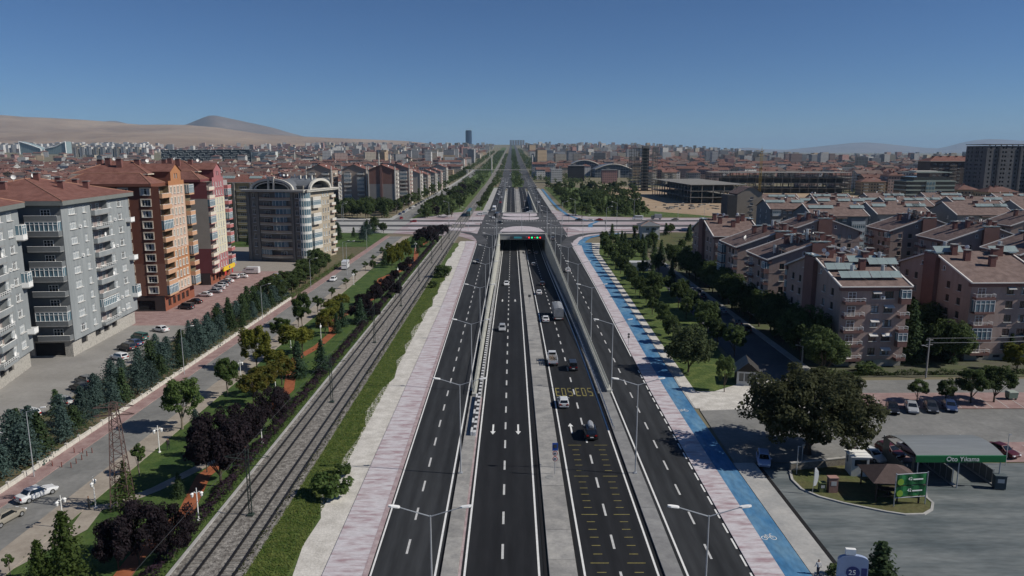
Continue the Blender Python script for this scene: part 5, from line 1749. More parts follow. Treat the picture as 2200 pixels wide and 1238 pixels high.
PAINT = {'white': paint('white', (.62, .63, .64)), 'silver': paint('silver', (.33, .34, .35)), 'black': paint('black', (.012, .012, .014)), 'dark': paint('dark', (.03, .033, .04)), 'grey': paint('grey', (.12, .125, .13)),
         'red': paint('red', (.28, .02, .02)), 'wine': paint('wine', (.075, .012, .014)), 'blue': paint('blue', (.03, .05, .12)), 'police': paint('police', (.30, .36, .52)), 'beige': paint('beige', (.26, .24, .20)), 'teal': paint('teal', (.03, .10, .09))}
TYRE = mat('tyre', (.014, .014, .014), rough=.9, var=.1)
RIM = mat('rim', (.35, .36, .37), rough=.35, metal=.5, var=.05)
TAIL = mat('tail_lamp', (.35, .015, .012), rough=.25, var=.05)
HEAD = mat('head_lamp', (.75, .76, .78), rough=.15, var=.05)
CARGL = mat('car_glass', (.012, .015, .018), rough=.05, var=.1, spec=.9)
BLKPL = mat('black_plastic', (.02, .02, .021), rough=.6, var=.1)
# L, W, belt, roof z, hood z, boot z, cabin base rear/front, roof rear/front, wheel r
CAR = {'sedan': (4.55, 1.80, .95, 1.46, .86, .98, -1.55, 1.05, -.95, .22, .32), 'hatch': (4.15, 1.78, .98, 1.50, .90, 1.0, -2.0, 1.0, -1.62, .18, .31),
       'suv': (4.6, 1.88, 1.08, 1.72, 1.02, 1.10, -2.25, 1.05, -1.95, .25, .36), 'mpv': (4.4, 1.82, 1.10, 1.82, 1.0, 1.1, -2.18, 1.45, -2.1, .65, .32)}
CARM = {}


def wheel_mesh(r):
    k = ('w', r)
    if k not in CARM:
        mb = MB(); mb.tube((-.11, 0, 0), (.11, 0, 0), r, r, 14, 0); mb.tube((-.118, 0, 0), (.118, 0, 0), r * .62, r * .62, 10, 1)
        CARM[k] = mb.mesh('wheel', [TYRE, RIM])
    return CARM[k]


def car_parts(kind, col):
    k = (kind, col)
    if k in CARM: return CARM[k]
    L, W_, belt, roof, hood, boot, c0, c1, r0, r1, wr = CAR[kind]
    hl, hw = L / 2, W_ / 2
    st = [(-hl, .42, boot - .22, .76), (-hl + .08, .26, boot - .06, .90), (-hl + .45, .22, boot, .97), (c0 + .25, .21, belt, 1.0), (0, .21, belt - .01, 1.0), (c1 - .15, .21, belt - .02, .99), (c1 + .35, .22, hood + .02, .97), (hl - .45, .22, hood - .07, .94), (hl - .1, .25, hood - .2, .84), (hl, .34, hood - .34, .70)]
    rows = []
    for y, zb, zt, s in st:
        w = hw * s
        rows.append([(-w * .88, y, zb), (-w, y, zb + .16), (-w, y, zt - .2), (-w * .93, y, zt - .04), (-w * .78, y, zt), (w * .78, y, zt), (w * .93, y, zt - .04), (w, y, zt - .2), (w, y, zb + .16), (w * .88, y, zb)])
    mb = MB()
    mb.grid([r[::-1] for r in rows][::-1] if False else rows, 0, close=True)
    mb.face(rows[0]); mb.face(rows[-1][::-1])
    # cabin frame
    bw, rw = hw * .90, hw * .70
    cab = [[(-bw, c0, belt - .04), (bw, c0, belt - .04), (bw, c1, belt - .06), (-bw, c1, belt - .06)], [(-rw * 1.06, r0 - .08, roof - .06), (rw * 1.06, r0 - .08, roof - .06), (rw * 1.06, r1 + .1, roof - .06), (-rw * 1.06, r1 + .1, roof - .06)],
           [(-rw * .86, r0 + .05, roof), (rw * .86, r0 + .05, roof), (rw * .86, r1 - .08, roof), (-rw * .86, r1 - .08, roof)]]
    mb.grid(cab, 0, close=True); mb.face(cab[2])
    body = mb.mesh('body', PAINT[col])
    def lp(a, b, t): return tuple(a[i] + (b[i] - a[i]) * t for i in range(3))
    def pane(a, b, c, d, off, inset=.09):
        # a,b bottom; c,d top (c above b); shrunk and pushed out
        q = [lp(lp(a, b, inset), lp(d, c, inset), .08), lp(lp(a, b, 1 - inset), lp(d, c, 1 - inset), .08), lp(lp(a, b, 1 - inset), lp(d, c, 1 - inset), .90), lp(lp(a, b, inset), lp(d, c, inset), .90)]
        m_ = MB(); m_.face([tuple(p[i] + off[i] for i in range(3)) for p in q]); return m_
    B_, T_ = cab[0], cab[1]
    parts = [('rear_window', pane(B_[0], B_[1], T_[1], T_[0], (0, -.02, .015))), ('windscreen', pane(B_[2], B_[3], T_[3], T_[2], (0, .02, .015))),
             ('side_window', pane(B_[1], B_[2], T_[2], T_[1], (.02, 0, .01), .07)), ('side_window', pane(B_[3], B_[0], T_[0], T_[3], (-.02, 0, .01), .07))]
    out = [('body', body, (0, 0, 0))]
    for n, m_ in parts: out.append((n, m_.mesh(n, CARGL), (0, 0, 0)))
    for sx in (-1, 1):
        m_ = MB(); m_.box(sx * hw * .66, -hl + .04, boot - .34, .34, .14, .2); out.append(('tail_light', m_.mesh('tail_light', TAIL), (0, 0, 0)))
        m_ = MB(); m_.box(sx * hw * .64, hl - .1, hood - .36, .36, .2, .15); out.append(('headlight', m_.mesh('headlight', HEAD), (0, 0, 0)))
        m_ = MB(); m_.box(sx * (hw + .06), c1 - .35, belt - .02, .16, .1, .14); out.append(('mirror', m_.mesh('mirror', PAINT[col]), (0, 0, 0)))
        for y in (-hl + .85, hl - .88): out.append(('wheel', wheel_mesh(wr), (sx * (hw - .1), y, wr)))
    m_ = MB(); m_.box(0, -hl, .36, W_ * .8, .1, .16); out.append(('bumper', m_.mesh('bumper', BLKPL if kind == 'suv' else PAINT[col]), (0, 0, 0)))
    m_ = MB(); m_.box(0, -hl - .02, .56, .5, .06, .11); out.append(('number_plate', m_.mesh('number_plate', WHITE), (0, 0, 0)))
    CARM[k] = out
    return out


def car(kind, col, x, y, rz, label, group=None, z=0.0, cat='car'):
    o = empty('car', (x, y, z), rz, label, cat, group)
    for n, me, l in car_parts(kind, col): ob(n, me, o, l)
    return o


def carp(kind, col, u, v, rz, label, group=None, zf=None):
    x, y = G(u, v)
    z = 0.0
    if zf:
        for _ in range(6):
            z = zf(y); x, y = G(u, v, z)
    return car(kind, col, x, y, rz, label, group, z)


AWAY, NEAR = 0.0, math.pi
GM = 'traffic on the main road'
carp('hatch', 'white', 1210, 870, AWAY, 'white hatchback driving away beside the yellow letters', GM, zr)
o = carp('suv', 'black', 1268, 936, AWAY, 'black estate with a silver roof box driving away', GM, zr)
mb = MB(); rows = [[(x * s, y, 1.74 + z) for x, z in ((-.42, 0), (-.40, .26), (-.2, .36), (.2, .36), (.40, .26), (.42, 0))] for y, s in ((-1.3, .55), (-1.1, .95), (.2, 1.0), (.75, .75), (.95, .3))]
mb.grid(rows, 0, close=True); mb.face(rows[0]); mb.face(rows[-1][::-1]); mb.build('roof_box', PAINT['silver'], o)
carp('mpv', 'dark', 1230, 792, AWAY, 'dark grey van driving away behind the loaded pickup', GM, zr)
carp('sedan', 'white', 1172, 690, AWAY, 'white sedan driving away beside the tarpaulin lorry', GM, zr)
carp('sedan', 'white', 1158, 632, AWAY, 'white sedan driving away down the ramp ahead of the lorry', GM, zr)
carp('hatch', 'dark', 1165, 613, AWAY, 'dark hatchback in the shade of the ramp wall', GM, zr)
carp('hatch', 'silver', 1146, 571, AWAY, 'small silver car in the shade near the tunnel mouth', GM, zr)
carp('mpv', 'grey', 1137, 545, AWAY, 'grey van entering the tunnel on the left lane', GM, zr)
carp('sedan', 'grey', 1152, 546, AWAY, 'grey sedan entering the tunnel on the right lane', GM, zr)
carp('hatch', 'silver', 1079, 710, NEAR, 'silver hatchback coming up the ramp towards the camera', GM, zr)
carp('sedan', 'white', 1088, 613, NEAR, 'white sedan coming up the ramp behind the silver hatchback', GM, zr)
carp('sedan', 'black', 1025, 566, NEAR, 'black sedan on the left frontage road', GM)
carp('sedan', 'white', 1220, 584, AWAY, 'white sedan on the right frontage road', GM)
carp('suv', 'grey', 1187, 516, AWAY, 'grey car on the right frontage road at the junction', GM)
carp('sedan', 'white', 80, 1068, R(-28), 'white sedan parked at an angle on the side street', 'cars on the side street')
carp('sedan', 'beige', 12, 1120, R(-12), 'beige sedan cut by the left edge on the side street', 'cars on the side street')
carp('hatch', 'white', 716, 604, NEAR, 'white car driving towards the camera on the side street', 'cars on the side street')
GP = 'cars in the left car park'
for u, v, k, c, a, l in ((62, 895, 'hatch', 'white', 65, 'white hatchback nearest in the left car park'), (2, 950, 'sedan', 'white', 65, 'white sedan cut by the left edge in the car park'), (172, 838, 'sedan', 'dark', 62, 'dark sedan parked in a pair beside the conifers'),
                         (182, 822, 'hatch', 'grey', 62, 'grey hatchback in the pair beside the conifers'), (256, 772, 'hatch', 'white', 62, 'white hatchback alone before the grey block'), (272, 752, 'suv', 'dark', 62, 'dark off-roader behind the white hatchback'),
                         (288, 742, 'sedan', 'blue', 62, 'blue sedan behind the dark off-roader'), (300, 730, 'mpv', 'teal', 62, 'teal van between the conifers and the grey block'), (345, 712, 'sedan', 'white', 62, 'white sedan at the far end of the left car park'), (135, 868, 'sedan', 'silver', 62, 'silver sedan half hidden by conifers')):
    carp(k, c, u, v, R(a), l, GP)
GP = 'cars on the pink forecourt'
for u, v, k, c, a, l in ((400, 664, 'mpv', 'dark', 75, 'dark van with windows before the orange tower'), (440, 637, 'sedan', 'white', 80, 'white sedan alone on the pink forecourt'), (418, 652, 'sedan', 'black', 75, 'black car behind the dark van'),
                         (470, 622, 'hatch', 'white', 75, 'white car, first in the row along the rose tower'), (476, 616, 'sedan', 'silver', 75, 'silver car, second in the row along the rose tower'), (482, 611, 'hatch', 'grey', 75, 'grey car, third in the row along the rose tower'),
                         (488, 607, 'sedan', 'white', 75, 'white car, fourth in the row along the rose tower'), (500, 599, 'suv', 'white', 80, 'white off-roader near the yellow shop sign'), (518, 597, 'sedan', 'white', 85, 'white sedan broadside near the yellow shop sign'),
                         (545, 628, 'mpv', 'white', 10, 'white van facing away beside the hedge'), (572, 608, 'suv', 'dark', 60, 'dark off-roader beside the hedge'), (583, 604, 'sedan', 'white', 60, 'white sedan behind the dark off-roader'), (592, 596, 'hatch', 'silver', 60, 'silver hatchback at the end by the hedge'), (462, 629, 'sedan', 'silver', 75, 'silver sedan at the near end of the row')):
    carp(k, c, u, v, R(a), l, GP)
GP = 'cars at the car park and car wash'
for u, v, k, c, a, l in ((1640, 995, 'hatch', 'police', 165, 'pale blue hatchback in the shade of the plane tree'), (1917, 884, 'sedan', 'black', 160, 'black sedan, leftmost of the four by the small trees'), (1958, 882, 'sedan', 'silver', 160, 'silver sedan, second of the four by the small trees'),
                         (2000, 881, 'sedan', 'dark', 160, 'dark sedan, third of the four by the small trees'), (2040, 879, 'sedan', 'blue', 160, 'dark blue sedan, rightmost of the four by the small trees'), (1872, 985, 'sedan', 'white', 200, 'white sedan behind the guard cabin'),
                         (1912, 976, 'hatch', 'wine', 200, 'dark red hatchback behind the car wash'), (1962, 973, 'sedan', 'silver', 200, 'silver sedan half hidden by the car wash roof'), (2152, 975, 'sedan', 'wine', 200, 'dark red sedan right of the car wash')):
    carp(k, c, u, v, R(a), l, GP)
for i, (u, v, k, c) in enumerate(((1452, 622, 'sedan', 'silver'), (1468, 632, 'hatch', 'dark'), (1482, 640, 'sedan', 'dark'), (1502, 655, 'sedan', 'silver'), (1515, 664, 'hatch', 'grey'), (1526, 672, 'sedan', 'silver'), (1556, 697, 'sedan', 'grey'), (1572, 712, 'suv', 'dark'), (1440, 612, 'hatch', 'white'))):
    x, y = G(u, v)
    car(k, c, 55.3, y, R(2), '%s car parked at the lane kerb below the brick blocks, %s from the far end' % ({'dark': 'dark', 'silver': 'silver', 'grey': 'grey', 'white': 'white'}[c], ordinal(i)), 'cars parked along the lane')
GP = 'traffic at the junction'
for u, v, k, c, a, l in ((1072, 462, 'hatch', 'red', 180, 'red car at the far side of the junction'), (1072, 480, 'sedan', 'black', 90, 'black car crossing the middle of the junction'), (1138, 458, 'suv', 'white', 100, 'white pickup on the far island'), (1040, 462, 'mpv', 'white', 100, 'white van waiting left of the far ramp'),
                         (1030, 463, 'mpv', 'white', 100, 'second white van waiting left of the far ramp'), (1243, 474, 'sedan', 'dark', 90, 'dark car on the cross street right of the junction'), (1287, 474, 'sedan', 'red', 90, 'red car on the cross street right of the junction'),
                         (1268, 475, 'sedan', 'white', 90, 'white car on the cross street between the dark and red cars'), (860, 462, 'sedan', 'grey', 180, 'grey car on the far left street'), (862, 471, 'hatch', 'red', 180, 'red car on the far left street'), (888, 478, 'hatch', 'red', 90, 'red car at the mouth of the far left street'),
                         (1157, 436, 'sedan', 'white', 180, 'white car on the far right carriageway'), (1127, 434, 'hatch', 'silver', 0, 'silver car climbing the far ramp'), (1450, 473, 'sedan', 'beige', 90, 'yellowish car far right on the cross street'), (1060, 470, 'sedan', 'white', 180, 'white car at the far stop line')):
    carp(k, c, u, v, R(a), l, GP)
for i in range(22):
    y = 620 + i * 38 + rnd.uniform(-9, 9)
    x = rnd.choice((-13, -9.5, 20, 24) if y < 860 else (-12, -7, -3, 17, 21, 26))
    car(rnd.choice(('sedan', 'hatch', 'mpv')), rnd.choice(('white', 'white', 'silver', 'dark', 'grey', 'red')), x, y, AWAY if x > 10 else NEAR, 'distant car on the avenue, %s nearest' % ordinal(i), 'distant cars on the avenue', T(0, y) + .03)
for i in range(16):
    y = 500 + i * 17
    car(rnd.choice(('sedan', 'hatch')), rnd.choice(('white', 'silver', 'dark', 'grey', 'blue')), -75.2, y, R(180), 'car parked along the far left street, %s nearest' % ordinal(i), 'cars parked along the far left street', .05)
for i in range(30):
    car('sedan' if i % 2 else 'hatch', rnd.choice(('white', 'silver', 'dark', 'grey', 'red')), rnd.choice((-71, -67)), 940 + i * 30, 0, 'small distant car on the far left street, %s nearest' % ordinal(i), 'distant cars on the far left street', T(-68, 940 + i * 30) + .05)


def wheels(o, xs_, ys_, r):
    for y in ys_:
        for x in xs_: ob('wheel', wheel_mesh(r), o, (x, y, r))


# tarpaulin lorry
x, y = G(1200, 688); z = 0
for _ in range(5): z = zr(y); x, y = G(1200, 688, z)
o = empty('lorry', (x, y + 4, z), 0, 'large grey tarpaulin lorry driving down the right ramp', 'lorry', GM)
TARP = mat('grey_tarpaulin', (.30, .315, .33), var=.2, scale=.8, col2=(.20, .21, .225), fine=4, rough=.6, bump=.8, fbump=.2)
mb = MB()
rows = []
for yy in (-5.2, -3.8, -2.3, -.8, .7, 2.2, 3.6):
    s = rnd.uniform(-.08, .08)
    rows.append([(-1.25, yy, 1.15), (-1.26 + s * .4, yy, 2.4), (-1.2, yy, 3.25 + s), (-.6, yy, 3.48 + s), (0, yy, 3.55 - s), (.6, yy, 3.46 + s), (1.2, yy, 3.2 - s), (1.26, yy, 2.4), (1.25, yy, 1.15)])
mb.grid(rows); mb.face(rows[0]); mb.face(rows[-1][::-1]); mb.build('tarpaulin', TARP, o)
mb = MB(); mb.box(0, -.8, .85, 2.5, 9.0, .3); mb.build('chassis', DMETAL, o)
mb = MB(); mb.box(0, 4.9, .7, 2.4, 2.0, 2.2, taper=.96); mb.build('cab', PAINT['white'], o)
mb = MB(); mb.box(0, 5.92, 1.75, 2.1, .05, .85); mb.build('windscreen', CARGL, o)
mb = MB(); mb.box(0, -5.3, .6, 2.2, .12, .25); mb.build('bumper', WHITE, o)
for s in (-1, 1):
    mb = MB(); mb.box(s * .95, -5.38, .63, .35, .06, .18); mb.build('tail_light', TAIL, o)
wheels(o, (-1.1, 1.1), (-4.0, -2.8, 4.7), .5)
# loaded pickup
x, y = G(1187, 778); z = zr(y)
o = empty('pickup_truck', (x, y, z), 0, 'white pickup with a slatted bed loaded with sticks', 'truck', GM)
mb = MB(); mb.box(0, 1.7, .45, 1.8, 1.9, 1.15); mb.box(0, 1.5, 1.6, 1.7, 1.3, .6, taper=.86); mb.build('cab', PAINT['white'], o)
mb = MB(); mb.box(0, .83, 1.65, 1.35, .05, .4); mb.build('rear_window', CARGL, o)
mb = MB(); mb.box(0, -1.0, .65, 1.9, 3.1, .2); mb.build('bed', PAINT['silver'], o)
for s in (-1, 1):
    for zz in (.9, 1.2, 1.5):
        mb = MB(); mb.box(s * .93, -1.0, zz, .05, 3.1, .16); mb.build('side_slat', PAINT['white'], o)
    mb = MB(); mb.box(s * .75, -2.62, .68, .25, .05, .16); mb.build('tail_light', TAIL, o)
mb = MB(); mb.box(0, -2.55, .8, 1.9, .06, .5); mb.build('tailgate', PAINT['white'], o)
mb = MB()
for i in range(16): mb.tube((rnd.uniform(-.8, .8), rnd.uniform(-2.3, 0), .9 + rnd.uniform(0, .5)), (rnd.uniform(-.8, .8), rnd.uniform(-1.2, .6), 1.1 + rnd.uniform(0, .7)), .05, n=4)
tag(mb.build('load', mat('dry_wood', (.20, .15, .11), var=.3), o), kind='stuff')
wheels(o, (-.82, .82), (-1.6, 1.7), .36)
# camper on the side street
x, y = G(742, 578)
o = empty('camper_van', (x, y, 0), R(185), 'white motor caravan at the kerb of the side street', 'motor caravan')
mb = MB(); mb.prism([(-1.1, -3.2), (1.1, -3.2), (1.1, 1.4), (-1.1, 1.4)], .55, 3.0); mb.box(0, 1.9, 1.9, 2.15, 1.1, 1.05); mb.build('body', PAINT['white'], o)
mb = MB(); mb.box(0, 2.1, .5, 2.0, 1.9, 1.35, taper=.9); mb.build('cab', PAINT['white'], o)
mb = MB(); mb.box(0, 2.75, 1.3, 1.6, .45, .5); mb.build('windscreen', CARGL, o)
for yy in (-2.2, -.4):
    for s in (-1, 1):
        mb = MB(); mb.box(s * 1.1, yy, 1.8, .05, 1.0, .6); mb.build('side_window', CARGL, o)
mb = MB(); mb.box(0, -3.22, 1.5, 1.5, .05, .35); mb.build('stripe', TAIL, o)
wheels(o, (-.95, .95), (-2.0, 2.0), .36)


def van(name, label, cat, x, y, rz, L, W_, H_, col, group=None, glass=True, rear=None, z=0.0):
    o = empty(name, (x, y, z), rz, label, cat, group)
    mb = MB(); rows = []
    for yy, zt, s in ((-L / 2, H_ - .1, .95), (-L / 2 + .15, H_, 1), (L / 2 - 1.6, H_, 1), (L / 2 - .9, H_ * .72 if H_ < 2.8 else H_ * .95, .98), (L / 2 - .1, H_ * .55 if H_ < 2.8 else H_ * .8, .93), (L / 2, .6, .85)):
        w = W_ / 2 * s
        rows.append([(-w, yy, .35), (-w, yy, zt * .55), (-w * .93, yy, zt - .08), (-w * .75, yy, zt), (w * .75, yy, zt), (w * .93, yy, zt - .08), (w, yy, zt * .55), (w, yy, .35)])
    mb.grid(rows, 0, close=True); mb.face(rows[0]); mb.face(rows[-1][::-1]); mb.build('body', PAINT[col], o)
    if glass:
        for s in (-1, 1):
            mb = MB(); mb.box(s * W_ / 2 * .985, -.4, H_ * .56, .06, L * .72, H_ * .25); mb.build('side_window', CARGL, o)
        mb = MB(); mb.box(0, -L / 2 - .0, H_ * .56, W_ * .7, .06, H_ * .25); mb.build('rear_window', CARGL, o)
    mb = MB(); mb.box(0, L / 2 - .75 if H_ < 2.8 else L / 2 - .06, H_ * .55, W_ * .8, .3, H_ * .24); mb.build('windscreen', CARGL, o)
    wheels(o, (-W_ / 2 + .12, W_ / 2 - .12), (-L / 2 + 1.1, L / 2 - 1.1), .36 if H_ < 2.8 else .48)
    return o


x, y = G(540, 588); o = van('delivery_van', 'white panel van with dark lettering beside the cream block', 'van', x, y, R(88), 5.8, 2.0, 2.5, 'white', glass=False)
mb = MB()
for i in range(8): mb.box(-1.02, 1.2 - i * .34, 1.45, .03, .24, .36 if i % 2 else .3)
tag(mb.build('lettering', PAINT['dark'], o), kind='stuff')
x, y = G(1370, 472); van('minibus', 'white minibus on the cross street right of the junction', 'minibus', x, y, R(90), 6.5, 2.1, 2.6, 'white', 'traffic at the junction')
x, y = G(1062, 452); van('coach', 'white coach waiting at the far side of the junction', 'bus', x, y, NEAR, 10, 2.5, 3.2, 'white', 'traffic at the junction')
x, y = G(1068, 467); van('coach', 'dark coach turning at the far side of the junction', 'bus', x, y, R(170), 9, 2.5, 3.1, 'dark', 'traffic at the junction')
x, y = G(1410, 472); o = empty('box_truck', (x, y, 0), R(90), 'pale box truck on the cross street by the park', 'truck', 'traffic at the junction')
mb = MB(); mb.box(0, -1, .9, 2.3, 4.6, 2.5); mb.build('box', PAINT['silver'], o)
mb = MB(); mb.box(0, 2.4, .5, 2.1, 1.8, 2.0, taper=.93); mb.build('cab', PAINT['grey'], o)
wheels(o, (-.95, .95), (-2.3, 2.3), .45)
x, y = G(940, 462); o = empty('tram', (-28.6, 486, .25), 0, 'dark green tram standing beyond the level crossing', 'tram')
mb = MB(); mb.box(0, 14, .5, 2.4, 28, 2.6); mb.box(0, 14, 3.1, 2.1, 27, .35); mb.build('body', PAINT['teal'], o)
mb = MB(); mb.box(0, 14, 1.7, 2.44, 26, .9); mb.build('window_band', CARGL, o)
mb = MB(); mb.box(0, -.03, 1.5, 2.0, .06, 1.2); mb.build('windscreen', CARGL, o)
wheels(o, (-.8, .8), (3, 5, 13, 15, 23, 25), .35)
# ------------------------------------------------------------------ street furniture
LAMP_H = 12.2
mb = MB(); mb.tube((0, 0, -.1), (0, 0, LAMP_H), .105, .055, 8); mb.box(0, 0, 0, .45, .45, .12); LPOLE = mb.mesh('pole', METAL)
mb = MB(); mb.tube((0, 0, LAMP_H - .1), (2.7, 0, LAMP_H + .75), .05, .04, 6); LARM = mb.mesh('arm', METAL)
mb = MB(); rows = [[(x, w * a, LAMP_H + .72 + h + (x - 2.6) * .12) for a, h in ((-1, 0), (-.8, .1), (.8, .1), (1, 0), (.6, -.07), (-.6, -.07))] for x, w in ((2.5, .08), (2.65, .19), (3.2, .2), (3.45, .1))]
mb.grid(rows, 0, close=True); mb.face(rows[0][::-1]); mb.face(rows[-1]); LHEAD = mb.mesh('lamp_head', WHITE)


def twin_lamp(x, y, label, group, arms=(0, math.pi), z=0.0, s=1.0):
    o = empty('street_lamp', (x, y, z), 0, label, 'street lamp', group)
    if s != 1: o.scale = (s,) * 3
    ob('pole', LPOLE, o)
    for a in arms:
        ob('arm', LARM, o, rz=a); ob('lamp_head', LHEAD, o, rz=a)
    return o


for i in range(10):
    y = 57.2 + i * 35.2
    twin_lamp(-6.75 if y < 124 else -7.15, y, 'twin-arm street lamp left of the main road, %s nearest' % ordinal(i), 'twin-arm lamps left of the main road', z=.18 if y < 124 else 0)
    twin_lamp(16.3 if y < 126 else 17.75, y, 'twin-arm street lamp right of the main road, %s nearest' % ordinal(i), 'twin-arm lamps right of the main road', z=.18 if y < 126 else 0)
for i in range(10):
    y = 525 + i * 35.2
    twin_lamp(-7.15, y, 'twin-arm lamp left of the far ramp, %s nearest' % ordinal(i), 'twin-arm lamps left of the far ramp')
    twin_lamp(17.8, y, 'twin-arm lamp right of the far ramp, %s nearest' % ordinal(i), 'twin-arm lamps right of the far ramp')
for i, (u, v) in enumerate(((978, 503), (1006, 496), (1033, 492), (1121, 497), (1175, 492), (1207, 508), (1208, 478), (1235, 470), (1252, 520), (1302, 494), (1325, 480), (1362, 470), (1016, 478), (965, 478), (1160, 468), (1067, 512))):
    x, y = G(u, v)
    twin_lamp(x, y, 'tall grey lamp standing in the junction, %s by listing from the left' % ordinal(sorted(p[0] for p in ((978,), (1006,), (1033,), (1121,), (1175,), (1207,), (1208,), (1235,), (1252,), (1302,), (1325,), (1362,), (1016,), (965,), (1160,), (1067,))).index(u)), 'lamps in the junction', arms=((0,), (math.pi,), (0, math.pi))[i % 3], s=.98)
for i in range(6):
    y = 91.5 + i * 45.5
    twin_lamp(-62.6, y, 'single-arm street lamp on the pink pavement, %s nearest' % ordinal(i), 'single-arm lamps on the side street', arms=(0,), s=.74)
for i, (u, v) in enumerate(((738, 445 + 30), (746, 590), (1512, 480), (1456, 478), (1556, 482), (735, 480))):
    x, y = G(u, v); twin_lamp(x, y, 'slim lamp post beside the cross street, number %s from the left' % ordinal(i), 'lamps beside the cross street', arms=(0,), s=.9)
# white park lamps
mb = MB(); mb.tube((0, 0, 0), (0, 0, 4.0), .07, .05, 6); mb.box(0, 0, 0, .3, .3, .15); PPOLE = mb.mesh('post', WHITE)
mb = MB(); mb.path([(0, 0, 3.3), (.25, 0, 3.55), (.5, 0, 3.4)], .035, 5); PARM = mb.mesh('bracket', WHITE)
mb = MB()
rows = [[(.5 + r_ * math.cos(t * .785), r_ * math.sin(t * .785), z_) for t in range(8)] for r_, z_ in ((.03, 2.85), (.14, 3.0), (.16, 3.2), (.22, 3.34), (.05, 3.5))]
mb.grid(rows[::-1], 0, close=True); PGLOBE = mb.mesh('lantern', WHITE)
for i, (u, v) in enumerate(((206, 1092), (343, 972), (137, 1135), (427, 1118), (563, 952), (518, 818), (625, 748), (690, 732), (592, 835), (760, 612), (893, 540), (855, 600))):
    x, y = G(u, v)
    o = empty('park_lamp', (x, y, 0), rnd.uniform(0, 3), 'white two-lantern park lamp, %s in the strip from the camera list' % ordinal(i), 'park lamp', 'white park lamps')
    ob('post', PPOLE, o)
    for a in (0, math.pi): ob('bracket', PARM, o, rz=a); ob('lantern', PGLOBE, o, rz=a)
lst = sorted([o for o in COL.objects if o.get('group') == 'white park lamps'], key=lambda o: o.location.y)
for i, o in enumerate(lst): o['label'] = 'white two-lantern lamp in the park strip, %s nearest' % ordinal(i)
lst = sorted([o for o in COL.objects if o.get('group') == 'lamps in the junction'], key=lambda o: o.location.x)
for i, o in enumerate(lst): o['label'] = 'tall grey lamp standing in the junction, %s from the left' % ordinal(i)
lst = sorted([o for o in COL.objects if o.get('group') == 'lamps beside the cross street'], key=lambda o: o.location.x)
for i, o in enumerate(lst): o['label'] = 'slim lamp post beside the cross street, %s from the left' % ordinal(i)
# tram catenary masts with lattice webs, and contact wires
MAST = mat('green_mast_steel', (.035, .05, .042), rough=.5, var=.1)
mb = MB()
for sx in (-.17, .17): mb.box(sx, 0, 0, .09, .12, 8.2)
for i in range(16): mb.tube((-.17 if i % 2 else .17, 0, .2 + i * .5), (.17 if i % 2 else -.17, 0, .7 + i * .5), .025, n=4)
mb.box(0, 0, -.1, .7, .7, .3); CMAST = mb.mesh('mast', MAST)
mb = MB(); mb.tube((0, 0, 6.9), (2.6, 0, 7.3), .045, n=5); mb.tube((0, 0, 7.9), (2.6, 0, 7.3), .03, n=5); mb.tube((0, 0, 6.2), (2.2, 0, 6.2), .03, n=5); CARMM = mb.mesh('cantilever', MAST)
for i in range(8):
    y = 81 + i * 40
    o = empty('catenary_mast', (-30.6, y, .06), 0, 'green lattice tram mast between the tracks, %s nearest' % ordinal(i), 'mast', 'tram masts')
    ob('mast', CMAST, o)
    for a in (0, math.pi): ob('cantilever', CARMM, o, rz=a)
for x in (-32.6, -28.6):
    mb = MB(); mb.path([(x, 20 + 40 * i, 6.3) for i in range(10)], .018, 4)
    mb.build('contact_wire', DMETAL, label='thin overhead wire above the %s tram track' % ('left' if x < -30 else 'right'), cat='wire')
# lattice electricity mast
x, y = G(265, 1090)
RUST = mat('rusty_lattice', (.13, .085, .075), var=.2)
o = empty('lattice_mast', (x, y, 0), R(12), 'rusty steel lattice electricity mast beside the side street', 'mast')
H_ = 13.0
def mw(z): return 1.1 - .75 * z / H_
for sx in (-1, 1):
    for sy in (-1, 1):
        mb = MB(); mb.tube((sx * mw(0), sy * mw(0), 0), (sx * mw(H_), sy * mw(H_), H_), .07, .06, 4); mb.build('leg', RUST, o)
mb = MB()
n = 13
for i in range(n):
    z0_, z1_ = i * H_ / n, (i + 1) * H_ / n
    for k in range(4):
        c = [(-1, -1), (1, -1), (1, 1), (-1, 1)]
        a, b_ = c[k], c[(k + 1) % 4]
        if i % 2: a, b_ = b_, a
        mb.tube((a[0] * mw(z0_), a[1] * mw(z0_), z0_), (b_[0] * mw(z1_), b_[1] * mw(z1_), z1_), .035, n=4)
        mb.tube((a[0] * mw(z1_), a[1] * mw(z1_), z1_), (b_[0] * mw(z1_), b_[1] * mw(z1_), z1_), .03, n=4)
mb.build('bracing', RUST, o)
for z_ in (11.6, 12.6):
    mb = MB(); mb.tube((-2.2, 0, z_), (2.2, 0, z_), .07, n=4); mb.tube((-2.2, 0, z_), (0, 0, z_ + .7), .04, n=4); mb.tube((2.2, 0, z_), (0, 0, z_ + .7), .04, n=4); mb.build('cross_arm', RUST, o)
